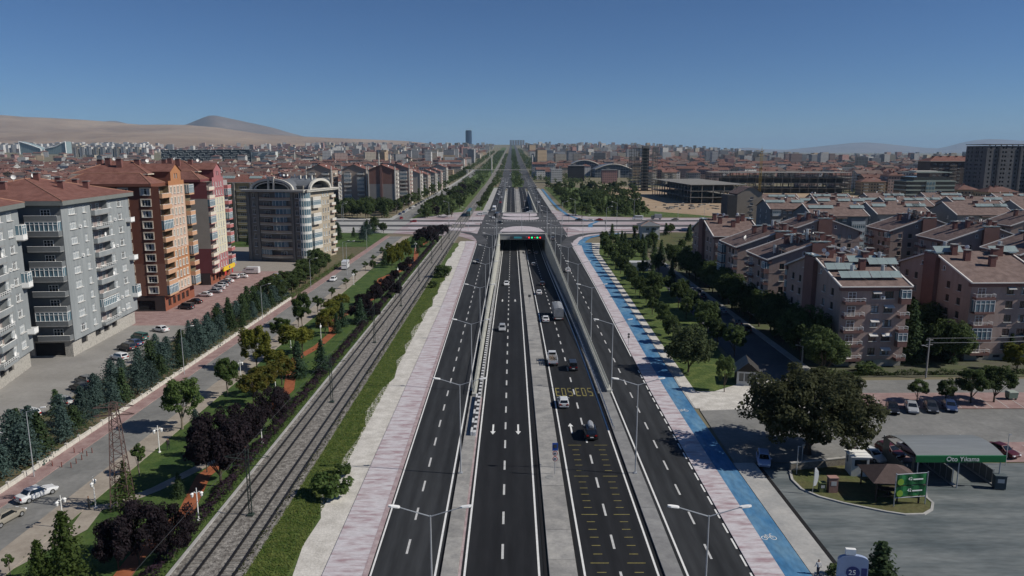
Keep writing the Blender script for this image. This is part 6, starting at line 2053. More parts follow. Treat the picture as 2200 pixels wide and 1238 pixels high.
# speed camera sign on the median
x, y = G(1192, 1022)
o = empty('road_sign', (x, y, .18), 0, 'blue camera sign above two round speed signs on the median', 'road sign')
mb = MB(); mb.tube((0, 0, 0), (0, 0, 4.4), .05, n=6); mb.build('post', METAL, o)
mb = MB(); mb.box(0, -.08, 3.35, .75, .05, 1.05); mb.build('blue_panel', mat('sign_blue_panel', (.02, .08, .36), rough=.4, var=.05), o)
mb = MB(); mb.box(0, -.12, 3.75, .42, .03, .42); mb.build('camera_symbol', DMETAL, o)
for z_ in (2.95, 2.2):
    mb = MB(); mb.tube((0, -.06, z_), (0, -.09, z_), .34, n=16, m=0); mb.tube((0, -.092, z_), (0, -.1, z_), .26, n=16, m=1); mb.box(-.08, -.11, z_ - .12, .1, .02, .24, 2); mb.box(.08, -.11, z_ - .12, .1, .02, .24, 2)
    mb.build('speed_disc', [mat('sign_red_ring', (.45, .03, .03), var=.05), WHITE, DMETAL], o)
for u, v, lab in ((1136, 656, 'small grey sign post on the median further down the ramp'), (1125, 556, 'small sign post on the median at the tunnel mouth')):
    x, y = G(u, v, -2)
    z = zr(y); x, y = G(u, v, z)
    o = empty('road_sign', (5.1, y, z + .18), 0, lab, 'road sign')
    mb = MB(); mb.tube((0, 0, 0), (0, 0, 2.9), .05, n=6); mb.build('post', METAL, o)
    mb = MB(); mb.box(0, -.07, 2.2, .8, .05, .8); mb.build('panel', mat('grey_panel', (.12, .12, .12)), o)
x, y = G(1350, 745)
o = empty('road_sign', (x, y, .1), 0, 'round traffic sign on a post at the edge of the pink pavement', 'road sign')
mb = MB(); mb.tube((0, 0, 0), (0, 0, 2.8), .05, n=6); mb.build('post', METAL, o)
for z_ in (2.1, 2.7):
    mb = MB(); mb.tube((0, -.06, z_), (0, -.09, z_), .27, n=14); mb.build('disc', mat('sign_back_grey', (.13, .125, .12)), o)
# rail cage on the median
x, y = G(1163, 781); z = zr(y)
o = empty('hand_railing', (x, y, z + .18), 0, 'short dark pedestrian railing across the median', 'railing')
mb = MB()
for i in range(6): mb.tube((-1.0 + i * .4, 0, 0), (-1.0 + i * .4, 0, 1.2), .035, n=4)
mb.tube((-1.0, 0, 1.2), (1.0, 0, 1.2), .04, n=4); mb.tube((-1.0, 0, .15), (1.0, 0, .15), .03, n=4)
mb.build('bars', DMETAL, o)
mb = MB(); mb.tube((0, 0, 0), (0, 0, .03), .55, n=16); x, y = G(1180, 1028); tag(mb.build('manhole_cover', CONC_D, None, (x, y, .18)), 'round manhole cover set in the median strip', 'manhole cover')
# traffic signals at the junction
mb = MB(); mb.tube((0, 0, 0), (0, 0, 5.0), .09, n=6); TPOLE = mb.mesh('post', DMETAL)
mb = MB(); mb.box(0, -.12, 3.8, .36, .26, 1.1); THEAD = mb.mesh('signal_head', BLKPL)
for i, (u, v) in enumerate(((1033, 500), (1218, 512), (1222, 478), (1060, 478), (1300, 496), (990, 496), (1137, 476), (1250, 482), (1325, 492))):
    x, y = G(u, v)
    o = empty('traffic_light', (x, y, 0), 0, 'traffic light', 'traffic light', 'traffic lights of the junction')
    ob('post', TPOLE, o); ob('signal_head', THEAD, o)
lst = sorted([o for o in COL.objects if o.get('group') == 'traffic lights of the junction'], key=lambda o: o.location.x)
for i, o in enumerate(lst): o['label'] = 'black traffic light at the junction, %s from the left' % ordinal(i)
# bollards at the pavement edge
mb = MB(); mb.tube((0, 0, 0), (0, 0, .75), .07, .05, 6); BOL = mb.mesh('bollard', mat('rust_bollard', (.16, .05, .04)))
for i, (u, v) in enumerate(((113, 1003), (133, 1004), (153, 1005), (164, 996), (176, 988), (187, 980), (160, 974), (178, 974), (198, 973))):
    x, y = G(u, v); tag(ob('bollard', BOL, None, (x, y, 0.0 if x > -61 else .1)), 'short rusty bollard at the pavement edge, %s in the row' % ordinal(i), 'bollard', 'bollards at the pavement edge')
# white wall along the conifer belt
WALLW = mat('white_garden_wall', (.50, .48, .43), var=.25, scale=1.2)
o = empty('garden_wall', (-63.78, 22, 0), 0, 'low white stone wall along the pavement below the spruces', 'wall')
mb = MB(); mb.box(0, 0, 0, .22, 2.9, .55); mb.box(0, 0, .62, .16, 2.9, .1); wp = mb.mesh('wall_panel', WALLW)
mb = MB(); mb.box(0, 0, 0, .34, .34, .95); wq = mb.mesh('pillar', WALLW)
for i in range(60):
    ob('wall_panel', wp, o, (0, i * 3.15 + 1.57, 0)); ob('pillar', wq, o, (0, i * 3.15, 0))
# utility poles with wires on the right
UPOLE = mat('pale_concrete_pole', (.34, .33, .31), var=.1)
ends = []
for u, vb, vt, lab in ((1722, 792, 728, 'concrete utility pole with cross arms left of the nearest brick block'), (1989, 812, 728, 'concrete utility pole between the two nearest brick blocks')):
    x, y = G(u, vb); h = AT(u, vt, y)[1]
    o = empty('utility_pole', (x, y, 0), 0, lab, 'utility pole')
    mb = MB(); mb.tube((0, 0, 0), (0, 0, h), .17, .11, 7); mb.build('pole', UPOLE, o)
    for z_ in (h - .3, h - 1.2):
        mb = MB(); mb.box(0, 0, z_, 1.3, .12, .12); mb.build('cross_arm', UPOLE, o)
    mb = MB(); mb.tube((0, 0, h - 1.6), (-1.2, -.3, h - 1.2), .04, n=5); mb.box(-1.35, -.33, h - 1.25, .5, .2, .12); mb.build('lamp_arm', METAL, o)
    ends.append((x, y, h))
mb = MB()
(xa, ya, ha), (xb, yb, hb) = ends
for z_ in (.1, -.8):
    for dx in (-.5, .5): mb.path([(xb + dx + (140 - xb) * t, yb + (150 - yb) * t, hb + z_ - 1.2 * math.sin(math.pi * t)) for t in (0, .25, .5, .75, 1)], .02, 4)
tag(mb.build('overhead_wire', METAL), 'thin overhead wires running right from the utility pole', 'wire')

# ------------------------------------------------------------------ car wash and forecourt
GREENF = mat('green_fascia', (.012, .135, .045), rough=.4, var=.05)
CORR = mat('corrugated_sheet', (.115, .125, .125), rough=.5, var=.15, scale=.8, stretch=(6, 6, .3))
ROOFS = mat('steel_roof_sheet', (.20, .215, .22), rough=.45, var=.12, scale=.4, stretch=(.3, 3, 1))
X0, X1, Y0, Y1 = 51.2, 61.6, 88.6, 97.0
o = empty('car_wash', (X0, Y0, 0), 0, 'car wash canopy with curved roof and a green fascia lettered in white', 'car wash')
Wc, Dc = X1 - X0, Y1 - Y0
mb = MB(); rows = []
for i in range(13):
    t = i / 12
    yy = -.3 + (Dc + .6) * t
    zz = 3.75 + 1.15 * math.sin(math.pi * min(1, .18 + t * .82)) - (1.2 * max(0, t - .75) * 2)
    rows.append([(-.3, yy, zz), (Wc + .3, yy, zz)])
mb.grid([r[::-1] for r in rows]); mb.grid([[(p[0], p[1], p[2] - .08) for p in r] for r in rows])
mb.build('roof', ROOFS, o)
mb = MB(); mb.box(Wc / 2, -.4, 3.55, Wc + .9, .25, .85); fa = mb.build('fascia', GREENF, o)
def text(par, s, size, loc, m, rot=(math.pi / 2, 0, 0), name='lettering', ext=.01):
    cu = bpy.data.curves.new(name, 'FONT'); cu.body = s; cu.size = size; cu.extrude = ext; cu.align_x = 'CENTER'; cu.align_y = 'CENTER'
    cu.materials.append(m)
    tmp = bpy.data.objects.new(name, cu); COL.objects.link(tmp)
    me = bpy.data.meshes.new_from_object(tmp.evaluated_get(bpy.context.evaluated_depsgraph_get()))
    bpy.data.objects.remove(tmp)
    t = ob(name, me, par, loc); t.rotation_euler = rot
    return t
text(fa, 'Oto Yıkama', .85, (Wc / 2 + .2, -.55, 3.98), WHITE)
for i, x in enumerate((0, Wc / 2, Wc)):
    mb = MB(); mb.tube((x, -.2, 0), (x, -.2, 3.7), .08, n=6); mb.build('post', METAL, o)
    mb = MB(); mb.tube((x, Dc, 0), (x, Dc, 3.7), .08, n=6); mb.build('post', METAL, o)
    mb = MB()
    mb.box(x, Dc * .55, .15, .06, Dc * .86, 1.75)
    mb.build('partition', CORR, o)
    for k in range(6):
        mb = MB(); mb.box(x, .8 + k * 1.35, .1, .1, .07, 2.0); mb.build('partition_post', METAL, o)
    mb = MB(); mb.box(x, Dc * .5, .0, .5, Dc, .14); mb.build('kerb', CONC, o)
mb = MB(); wall(mb, (-.1, Dc), (-.1, 0.4), 0.1, 3.6, [(1.6, 7.4, 1.9, 3.4)], 0, depth=.05); mb.build('side_sheet', CORR, o)
# guard cabin
o = empty('guard_cabin', (45.6, 92.6, 0), R(-4), 'white guard cabin behind the brown gazebo', 'cabin')
b_ = MB()
for p0, p1, h_ in (((-1.1, -1.1), (1.1, -1.1), [(.35, 1.9, 1.5, 2.4)]), ((1.1, -1.1), (1.1, 1.1), [(.5, 1.7, 1.5, 2.4)]), ((1.1, 1.1), (-1.1, 1.1), []), ((-1.1, 1.1), (-1.1, -1.1), [(.3, .9, 1.5, 2.4)])): wall(b_, p0, p1, 0, 2.75, h_, 0, depth=.1, back=1)
b_.build('wall', [mat('cabin_white', (.55, .56, .54), var=.06), GLASS], o)
for i in range(5):
    mb = MB(); mb.box(0, -1.1 + i * .55, 2.76, 2.7, .5, .1 + (.03 if i % 2 else 0)); mb.build('roof_sheet', WHITE, o)
# gazebo
o = empty('gazebo', (46.9, 86.6, 0), R(-5), 'wooden gazebo with a brown hipped roof beside the car wash', 'gazebo')
BRT = mat('brown_shingle', (.085, .060, .055), var=.2, scale=1.5, fine=5)
mb = MB(); s = 2.75
apex = [(-.5, 0, 4.0), (.5, 0, 4.0)]
c = [(-s - .3, -s, 2.6), (s + .3, -s, 2.6), (s + .3, s, 2.6), (-s - .3, s, 2.6)]
for f in ([c[0], c[1], apex[1], apex[0]], [c[1], c[2], apex[1]], [c[2], c[3], apex[0], apex[1]], [c[3], c[0], apex[0]]): mb.face(f)
mb.face([(p[0], p[1], 2.58) for p in c][::-1])
mb.build('roof', BRT, o)
WOODD = mat('dark_timber', (.05, .038, .03), var=.2)
for x in (-2.5, 0, 2.5):
    for y in (-2.4, 2.4):
        mb = MB(); mb.box(x, y, 0, .16, .16, 2.6); mb.build('post', WOODD, o)
for y in (-2.4, 2.4):
    mb = MB(); mb.box(0, y, .75, 5.0, .1, .12); mb.build('rail', WOODD, o)
mb = MB(); mb.box(0, 0, .62, 2.2, 1.0, .08); mb.box(0, 0, 0, .3, .3, .62); mb.build('table', WOODD, o)
for y in (-1.1, 1.1):
    mb = MB(); mb.box(0, y, .4, 2.2, .35, .07); mb.box(-.8, y, 0, .1, .3, .4); mb.box(.8, y, 0, .1, .3, .4); mb.build('bench', WOODD, o)
# island of dry grass with kerb in front of it
isl = [G(u, v) for u, v in ((1697, 1012), (1702, 1032), (1722, 1052), (1760, 1068), (1812, 1082), (1860, 1092), (1905, 1101), (1945, 1107), (1985, 1106), (2002, 1096), (2004, 1082), (1990, 1070), (1985, 1040), (1925, 1010), (1815, 1000))]
polysheet('grass_island', isl, .1, DRYG, .14)
band('kerb', isl[:13], .3, .16, CONC, .2)
o = empty('garden_wall', (G(1697, 1012)[0], G(1697, 1012)[1], 0), 0, 'low stone wall with a pale coping behind the grass island', 'wall')
mb = MB(); p = Vector(G(1815, 1000)) - Vector(G(1697, 1012)); L_ = p.length; a_ = math.atan2(p.y, p.x)
mb.box(L_ / 2 * math.cos(a_), L_ / 2 * math.sin(a_), 0, L_, .3, 1.1, rz=a_); mb.build('wall', mat('rubble_wall', (.17, .155, .13), var=.4, scale=2.2, fine=4), o)
mb = MB(); mb.box(L_ / 2 * math.cos(a_), L_ / 2 * math.sin(a_), 1.1, L_, .42, .12, rz=a_); mb.build('coping', CONC, o)
# banner frame
o = empty('banner_frame', (45.8, 83.2, 0), R(8), 'green advertising banner in a white frame before the car wash', 'banner')
for x in (0, 4.1):
    mb = MB(); mb.tube((x, 0, 0), (x, 0, 4.3), .07, n=6); mb.build('post', METAL, o)
for z_ in (1.15, 4.15):
    mb = MB(); mb.tube((0, 0, z_), (4.1, 0, z_), .05, n=5); mb.build('rail', METAL, o)
for z_, in ((1.3,), (2.75,)):
    mb = MB(); rows = [[(.1 + 3.9 * t, -.03 + .06 * math.sin(t * 17 + z_), z_ + q) for t in [i / 14 for i in range(15)]] for q in (0, .35, .7, 1.05, 1.35)]
    mb.grid(rows)
    bn = mb.build('banner', mat('green_banner', (.015, .10, .035), var=.25, scale=.6, col2=(.02, .15, .05), mix=.5, rough=.5), o)
    mb = MB(); mb.tube((.55, -.12, z_ + .45), (.55, -.14, z_ + .45), .42, n=14); mb.build('leaf_emblem', mat('lime_print', (.18, .32, .04)), bn)
    text(bn, '42', .55, (1.75, -.14, z_ + .8), WHITE); text(bn, 'autogas', .3, (2.8, -.14, z_ + .75), WHITE) if False else None
    mb = MB(); mb.box(2.8, -.13, z_ + .62, 1.3, .01, .16); mb.build('print_line', WHITE, bn)
# feather flag, bins, small posts on the island
o = empty('feather_flag', (*G(1745, 1062), .1), 0, 'white feather flag on the grass island', 'flag')
mb = MB(); mb.tube((0, 0, 0), (.1, 0, 3.4), .03, n=5); mb.build('pole', METAL, o)
mb = MB(); rows = [[(.05 + .1 * z_ / 3.4, -.02, z_), (.1 + w, .02, z_ + .05)] for z_, w in ((1.0, .3), (1.6, .48), (2.3, .55), (2.9, .48), (3.4, .15))]; mb.grid(rows); mb.build('cloth', WHITE, o)
for u, v, w, h, c, lab in ((1765, 1058, .8, 1.2, (.10, .12, .05), 'small green bin box on the grass island'), (1787, 1058, 1.1, 1.9, (.22, .13, .11), 'brick-coloured cabinet on the grass island'), (2145, 1050, 1.3, 1.7, (.06, .075, .08), 'dark grey air and water machine right of the car wash')):
    x, y = G(u, v)
    o = empty('cabinet', (x, y, .1), R(rnd.uniform(-10, 10)), lab, 'cabinet')
    mb = MB(); mb.box(0, 0, 0, w, w * .7, h); mb.build('case', mat('cab_' + str(u), c, var=.1), o)
    mb = MB(); mb.box(0, 0, h, w + .12, w * .7 + .12, .1); mb.build('lid', mat('cab_lid' + str(u), tuple(k * 1.5 for k in c)), o)
    mb = MB(); mb.box(0, -w * .36, h * .5, w * .6, .03, h * .3); mb.build('panel', METAL, o)
for i, (u, v, h) in enumerate(((1711, 1020, 4.0), (1722, 1000, 3.0), (1825, 985, 3.0), (2160, 1000, 4.5))):
    x, y = G(u, v); o = empty('fence_post', (x, y, 0), 0, 'thin pale post by the wall, %s from the left' % ordinal(i), 'post', 'thin posts by the wall')
    mb = MB(); mb.tube((0, 0, 0), (0, 0, h), .05, n=5); mb.build('post', METAL, o)
    mb = MB(); mb.box(.12, 0, h - .1, .35, .12, .08); mb.build('cap', METAL, o)
# price totem at the bottom edge
o = empty('price_totem', (32.2, 64.5, 0), R(-8), 'pale blue price totem with a dark 25 roundel', 'sign')
mb = MB(); mb.prism([(-1.35, -.2), (1.35, -.2), (1.35, .2), (-1.35, .2)], .0, 4.1); mb.build('case', mat('totem_blue', (.30, .36, .50), rough=.4, var=.08), o)
rows = [[(1.35 * math.cos(math.pi * i / 10), -.2, 4.1 + .5 * math.sin(math.pi * i / 10)), (1.35 * math.cos(math.pi * i / 10), .2, 4.1 + .5 * math.sin(math.pi * i / 10))] for i in range(11)]
mb = MB(); mb.grid(rows); mb.face([r[0] for r in rows]); mb.face([r[1] for r in rows][::-1]); mb.build('arched_top', MATS['totem_blue'], o)
mb = MB(); mb.tube((0, -.22, 2.9), (0, -.26, 2.9), .62, n=20); ro = mb.build('roundel', mat('totem_navy', (.04, .05, .16)), o); text(ro, '25', .7, (-.08, -.29, 2.9), WHITE)
for dx, z_, w, h in ((1.0, 2.5, .5, .9), (-.8, 1.5, .5, .7), (-.1, 1.5, .4, .5), (.8, 1.3, .9, .3)):
    mb = MB(); mb.box(dx, -.22, z_, w, .04, h); mb.build('print_panel', MATS['totem_navy'], o)
mb = MB(); mb.box(-.3, 0, 4.65, .9, .35, .55); mb.build('flood_lamp', WHITE, o)
# bicycle pictograms on the blue path
def bike_mark(x, y, s=1.0):
    mb = MB()
    def ring(cx, cy, r):
        for i in range(14):
            a, b_ = 2 * math.pi * i / 14, 2 * math.pi * (i + 1) / 14
            mb.face([(cx + r * math.cos(a), cy + 1.25 * r * math.sin(a), 0), (cx + r * math.cos(b_), cy + 1.25 * r * math.sin(b_), 0), (cx + (r - .07) * math.cos(b_), cy + 1.25 * (r - .07) * math.sin(b_), 0), (cx + (r - .07) * math.cos(a), cy + 1.25 * (r - .07) * math.sin(a), 0)][::-1])
    def bar(a, b_, w=.07):
        a, b_ = Vector(a), Vector(b_); d = (b_ - a).normalized(); n = Vector((-d.y, d.x)) * w / 2
        mb.face([(*(a - n), 0), (*(b_ - n), 0), (*(b_ + n), 0), (*(a + n), 0)])
    ring(-.5, 0, .34); ring(.5, 0, .34)
    for a, b_ in (((-.5, 0), (-.2, .6)), ((-.2, .6), (.35, .6)), ((.35, .6), (0, .02)), ((0, .02), (-.5, 0)), ((-.2, .6), (0, .02)), ((.5, 0), (.3, .85)), ((.3, .85), (.55, .9)), ((-.25, .72), (-.1, .72)), ((-.2, .6), (-.25, .75))): bar(a, b_)
    tag(mb.build('cycle_marking', WHITE_P, None, (x, y, .125)), kind='structure')
for u, v in ((1652, 1158), (1468, 884)): bike_mark(*G(u, v))
# thatched hut at the lawn point
x, y = G(1603, 822)
o = empty('hut', (x, y, 0), R(-12), 'small dark hut with a white glazed front and pitched tarpaulin roof', 'hut')
mb = MB(); wall(mb, (-1.9, -2), (1.9, -2), 0, 2.6, [(.4, 1.2, .8, 2.3), (1.4, 2.2, .8, 2.3), (2.5, 3.4, .8, 2.3)], 0, depth=.1, back=1); wall(mb, (1.9, -2), (1.9, 3), 0, 2.6, [], 2); wall(mb, (1.9, 3), (-1.9, 3), 0, 2.6, [], 2); wall(mb, (-1.9, 3), (-1.9, -2), 0, 2.6, [], 2)
mb.face([(-1.9, -2, 2.6), (1.9, -2, 2.6), (0, -2, 4.3)], 2)
mb.build('wall', [mat('hut_white', (.5, .5, .48)), GLASS, mat('hut_dark', (.035, .032, .03))], o)
mb = MB(); mb.face([(-2.3, -2.3, 2.4), (0, -2.3, 4.45), (0, 3.2, 4.45), (-2.3, 3.2, 2.4)][::-1], 0); mb.face([(2.3, -2.3, 2.4), (2.3, 3.2, 2.4), (0, 3.2, 4.45), (0, -2.3, 4.45)][::-1], 1); mb.build('roof', [mat('hut_tarp', (.22, .22, .21), var=.3), MATS['hut_dark']], o)
# white pavilion and container in the dry park
x, y = G(1397, 516)
b = Block('pavilion', 'square white house with a grey hipped roof in the park by the junction', (x - 4, y), R(3), 'house')
for p0, p1 in (((0, 0), (8.5, 0)), ((8.5, 0), (8.5, 8)), ((8.5, 8), (0, 8)), ((0, 8), (0, 0))): b.facade(p0, p1, 0, 6.8, [(2.6, 1.5, 1.5, 1.2), (5.9, 1.5, 1.5, 1.2)], 2, 3.2, .1, 0, ('dark',))
b.done([mat('house_white', (.46, .47, .48), var=.06)])
hip_roof(b, 0, 8.5, 0, 8, 7.0, 1.7, .9, SLATE, CRML, .25)
x, y = G(1368, 582)
b = Block('site_cabin', 'white flat-roofed site cabin among the trees of the dry park', (x - 4, y), R(-4), 'cabin')
for p0, p1 in (((0, 0), (8, 0)), ((8, 0), (8, 5)), ((8, 5), (0, 5)), ((0, 5), (0, 0))): b.face(p0, p1, 0, 3.0, [(1, 2.4, 1, 2)], 0, back=1)
b.mb.face([(0, 0, 3), (8, 0, 3), (8, 5, 3), (0, 5, 3)], 0); b.done([MATS['house_white'], GLASS])
# skip, people
x, y = G(2172, 858)
o = empty('skip', (x, y, 0), R(4), 'pale green rubbish container at the right end of the car park', 'container')
mb = MB(); mb.box(0, 0, .3, 1.5, 1.0, 1.0, taper=1.12); mb.build('bin', mat('bin_green', (.16, .22, .18)), o)
mb = MB(); mb.box(0, 0, 1.3, 1.75, 1.2, .18, taper=.8); mb.build('lid', mat('bin_lid', (.3, .34, .3)), o)
wheels(o, (-.55, .55), (-.35, .35), .14)
BODY_MATS = {}


def clothes(name, legs, top, skin=(.30, .17, .11), hair=(.02, .015, .012)):
    m = bpy.data.materials.new(name); m.use_nodes = True
    nt = m.node_tree
    tc = nt.nodes.new('ShaderNodeTexCoord'); sp = nt.nodes.new('ShaderNodeSeparateXYZ'); cr = nt.nodes.new('ShaderNodeValToRGB')
    dv = nt.nodes.new('ShaderNodeMath'); dv.operation = 'DIVIDE'; dv.inputs[1].default_value = 2.0
    nt.links.new(tc.outputs['Object'], sp.inputs[0]); nt.links.new(sp.outputs['Z'], dv.inputs[0]); nt.links.new(dv.outputs[0], cr.inputs[0]); nt.links.new(cr.outputs[0], nt.nodes['Principled BSDF'].inputs['Base Color'])
    e = cr.color_ramp; e.interpolation = 'CONSTANT'
    e.elements[0].position = 0; e.elements[0].color = (.02, .02, .02, 1)
    e.elements[1].position = .045; e.elements[1].color = (*legs, 1)
    for pos, c_ in ((.47, top), (.74, skin), (.845, hair)):
        k_ = e.elements.new(pos); k_.color = (*c_, 1)
    nt.nodes['Principled BSDF'].inputs['Roughness'].default_value = .8
    return m


def person(x, y, rz, label, legs, top, stride=.18, arm=.15, z=0.0):
    J = [((0, 0, .95), .15), ((0, .0, 1.15), .14), ((0, 0, 1.38), .17), ((0, .01, 1.52), .065), ((0, .02, 1.62), .10), ((0, .02, 1.74), .085)]
    E = [(0, 1), (1, 2), (2, 3), (3, 4), (4, 5)]
    for s in (-1, 1):
        i = len(J)
        J += [((s * .1, s * stride * .2, .88), .105), ((s * .11, s * stride * .6 + .04, .5), .075), ((s * .11, s * stride - .02, .09), .05), ((s * .115, s * stride + .14, .04), .04)]
        E += [(0, i), (i, i + 1), (i + 1, i + 2), (i + 2, i + 3)]
        i = len(J)
        J += [((s * .2, 0, 1.42), .07), ((s * .25, -s * arm * .4, 1.15), .05), ((s * .24, -s * arm + .08, .9), .04), ((s * .235, -s * arm + .1, .8), .035)]
        E += [(2, i), (i, i + 1), (i + 1, i + 2), (i + 2, i + 3)]
    me = bpy.data.meshes.new('person'); me.from_pydata([j[0] for j in J], E, [])
    me.materials.append(clothes('clothes_' + str(int(x * 10)), legs, top))
    o = tag(ob('person', me, None, (x, y, z), rz), label, 'person')
    o.modifiers.new('skin', 'SKIN'); sd = o.modifiers.new('smooth', 'SUBSURF'); sd.levels = 1; sd.render_levels = 1
    for v, j in zip(me.skin_vertices[0].data, J): v.radius = (j[1], j[1] * .85)
    me.skin_vertices[0].data[0].use_root = True
    return o


person(*G(362, 968), R(20), 'person in dark clothes walking on the footpath in the maple shade', (.015, .015, .02), (.03, .025, .03), z=.08)
person(*G(192, 1096), R(-60), 'person in black standing on the footpath near the lattice mast shadow', (.012, .012, .014), (.014, .014, .016), .06, z=.08)
person(*G(1757, 1236), R(10), 'person in a white shirt standing by the drain at the bottom edge', (.03, .03, .05), (.55, .55, .56), .08)
# ------------------------------------------------------------------ the city behind
def farmat(name, col, glass=(.05, .055, .06), fw=2.7, fh=3.0, rand=.12, wx=.46, wz=.45, band=False):
    """wall too far away to tell its windows apart: a grid of panes in object space over a plain render"""
    if name in MATS: return MATS[name]
    m = mat(name, col, var=.08, scale=.1, rand=rand)
    nt = m.node_tree; N, L = nt.nodes, nt.links
    b = N['Principled BSDF']
    src = b.inputs['Base Color'].links[0].from_socket
    tc = N.new('ShaderNodeTexCoord')
    sp = N.new('ShaderNodeSeparateXYZ'); L.new(tc.outputs['Object'], sp.inputs[0])
    sn = N.new('ShaderNodeSeparateXYZ'); L.new(tc.outputs['Normal'], sn.inputs[0])
    def mth(op, a, b_=None, c=None):
        n = N.new('ShaderNodeMath'); n.operation = op
        for i, q in enumerate((a, b_, c)):
            if q is None: continue
            if hasattr(q, 'is_linked'): L.new(q, n.inputs[i])
            else: n.inputs[i].default_value = q
        return n.outputs[0]
    ax = mth('GREATER_THAN', mth('ABSOLUTE', sn.outputs['X']), .5)
    u = mth('ADD', mth('MULTIPLY', sp.outputs['Y'], ax), mth('MULTIPLY', sp.outputs['X'], mth('SUBTRACT', 1.0, ax)))
    fu = mth('FRACT', mth('DIVIDE', u, fw)); fz = mth('FRACT', mth('DIVIDE', sp.outputs['Z'], fh))
    k = mth('LESS_THAN', mth('ABSOLUTE', mth('SUBTRACT', fz, .55)), wz / 2)
    if not band: k = mth('MULTIPLY', k, mth('LESS_THAN', mth('ABSOLUTE', mth('SUBTRACT', fu, .5)), wx / 2))
    k = mth('MULTIPLY', k, mth('LESS_THAN', mth('ABSOLUTE', sn.outputs['Z']), .3))
    mx = N.new('ShaderNodeMix'); mx.data_type = 'RGBA'
    L.new(k, mx.inputs['Factor']); L.new(src, mx.inputs['A']); mx.inputs['B'].default_value = (*glass, 1)
    L.new(mx.outputs['Result'], b.inputs['Base Color'])
    return m


FACS = [farmat('far_wall_' + n, c) for n, c in (('cream', (.44, .39, .32)), ('rose', (.38, .28, .25)), ('white', (.55, .54, .52)), ('grey', (.32, .32, .325)), ('ochre', (.41, .31, .21)), ('pink', (.39, .23, .21)))]
TILE_F = mat('far_red_tile', (.145, .072, .058), var=.2, scale=.15, col2=(.18, .098, .08), rand=.22)
TILE_F2 = mat('far_brown_tile', (.125, .085, .074), var=.2, scale=.15, col2=(.15, .11, .096), rand=.2)
GREYR = mat('far_grey_roof', (.22, .215, .21), var=.15, scale=.2, rand=.15)
GABW = mat('gable_white', (.46, .44, .40), var=.08)


def house_faces(mb, w, d, h, rh, kind, cx=0, cy=0, z=0, rz=0, mw=0, mr=1, rr_=None):
    c, s = math.cos(rz), math.sin(rz)
    def P(x, y, zz): return (cx + x * c - y * s, cy + x * s + y * c, z + zz)
    X, Y = w / 2, d / 2
    B = [P(-X, -Y, -3), P(X, -Y, -3), P(X, Y, -3), P(-X, Y, -3)]; Tt = [P(-X, -Y, h), P(X, -Y, h), P(X, Y, h), P(-X, Y, h)]
    for i in range(4):
        j = (i + 1) % 4; mb.face([B[i], B[j], Tt[j], Tt[i]], mw)
    if kind == 'flat':
        mb.face(Tt, mr); return
    o = .8
    e = [P(-X - o, -Y - o, h), P(X + o, -Y - o, h), P(X + o, Y + o, h), P(-X - o, Y + o, h)]
    r = Y if kind == 'hip' else -o
    if kind == 'hip': r = Y * .9
    a, b_ = P(-X + r, 0, h + rh), P(X - r, 0, h + rh)
    mb.face([e[0], e[1], b_, a], mr); mb.face([e[2], e[3], a, b_], mr)
    if kind == 'hip': mb.face([e[1], e[2], b_], mr); mb.face([e[3], e[0], a], mr)
    else:
        mb.face([Tt[1], Tt[2], b_], mw); mb.face([Tt[3], Tt[0], a], mw)
    mb.face(e[::-1], mw)


# variants of ordinary apartment houses: wall, roof and chimneys; balconies as projecting stacks
HV = []
hr = random.Random(21)
for i in range(14):
    w, d, fl = hr.uniform(17, 26), hr.uniform(12, 16), hr.choice((4, 5, 5, 6))
    h = fl * 3.0 + 1
    kind = hr.choice(('hip', 'gable', 'gable', 'hip'))
    fm = FACS[i % len(FACS)]; rm = (TILE_F, TILE_F, TILE_F2)[i % 3]
    a = MB(); house_faces(a, w, d, h, 3.6, kind); walls_ = a
    wv = MB(); wv.v, wv.f, wv.m = a.v, [f for f, m in zip(a.f, a.m) if m == 0], [0] * a.m.count(0)
    rv = MB(); rv.v, rv.f, rv.m = list(a.v), [f for f, m in zip(a.f, a.m) if m == 1], [0] * a.m.count(1)
    bal = MB()
    for k in (-.3, .3):
        for f in range(fl):
            for sgn in (-1, 1): bal.box(w * k, sgn * (d / 2 + .55), f * 3.0 + .9, w * .2, 1.1, 1.05)
    for f in range(fl): bal.box(w / 2 + .5, 0, f * 3.0 + .9, 1.0, d * .3, 1.05)
    ch = []
    m_ = MB(); m_.box(0, 0, 0, 1.2, 1.0, 2.4); chm = m_.mesh('chimney', BRICK_CH)
    for k in range(3): ch.append((hr.uniform(-w * .3, w * .3), hr.uniform(-2.5, 2.5), h + 1.9))
    gb = None
    HV.append((wv.mesh('wall', fm), rv.mesh('roof', rm), bal.mesh('balconies', hr.choice((GABW, CRML, PALE))), chm, ch, h))
COLN = ['cream', 'rose', 'white', 'grey', 'ochre', 'pink']
cand = []
def blocked(x, y):
    if -98 < x < 44: return True
    if abs(x) / y > .76: return True
    if x < 0 and y < 345 and x > -175: return True
    if x < 0 and 395 < y < 480: return True
    if -150 < x < 0 and y < 560: return True
    if 0 < x < 355 and y < 515: return True
    if 0 < x < 350 and y < 930: return True
    if 0 < x < 160 and y < 1000: return True
    if 355 <= x < 430 and y < 700: return True
    if 70 < x < 200 and 1000 < y < 1220: return True
    return False
for gx in range(-60, 62):
    for gy in range(0, 34):
        y = 300 + gy * 36 + hr.uniform(-7, 7); x = gx * 29 + hr.uniform(-6, 6) + (gy % 2) * 12
        if blocked(x, y): continue
        if x > 0 and y > 900 and x / y > .42 and hr.random() < .45: continue
        if hr.random() < .06: continue
        cand.append((x, y))
cand.sort(key=lambda p: p[1])
from collections import Counter
cnt = Counter()
DISH_F = DISH
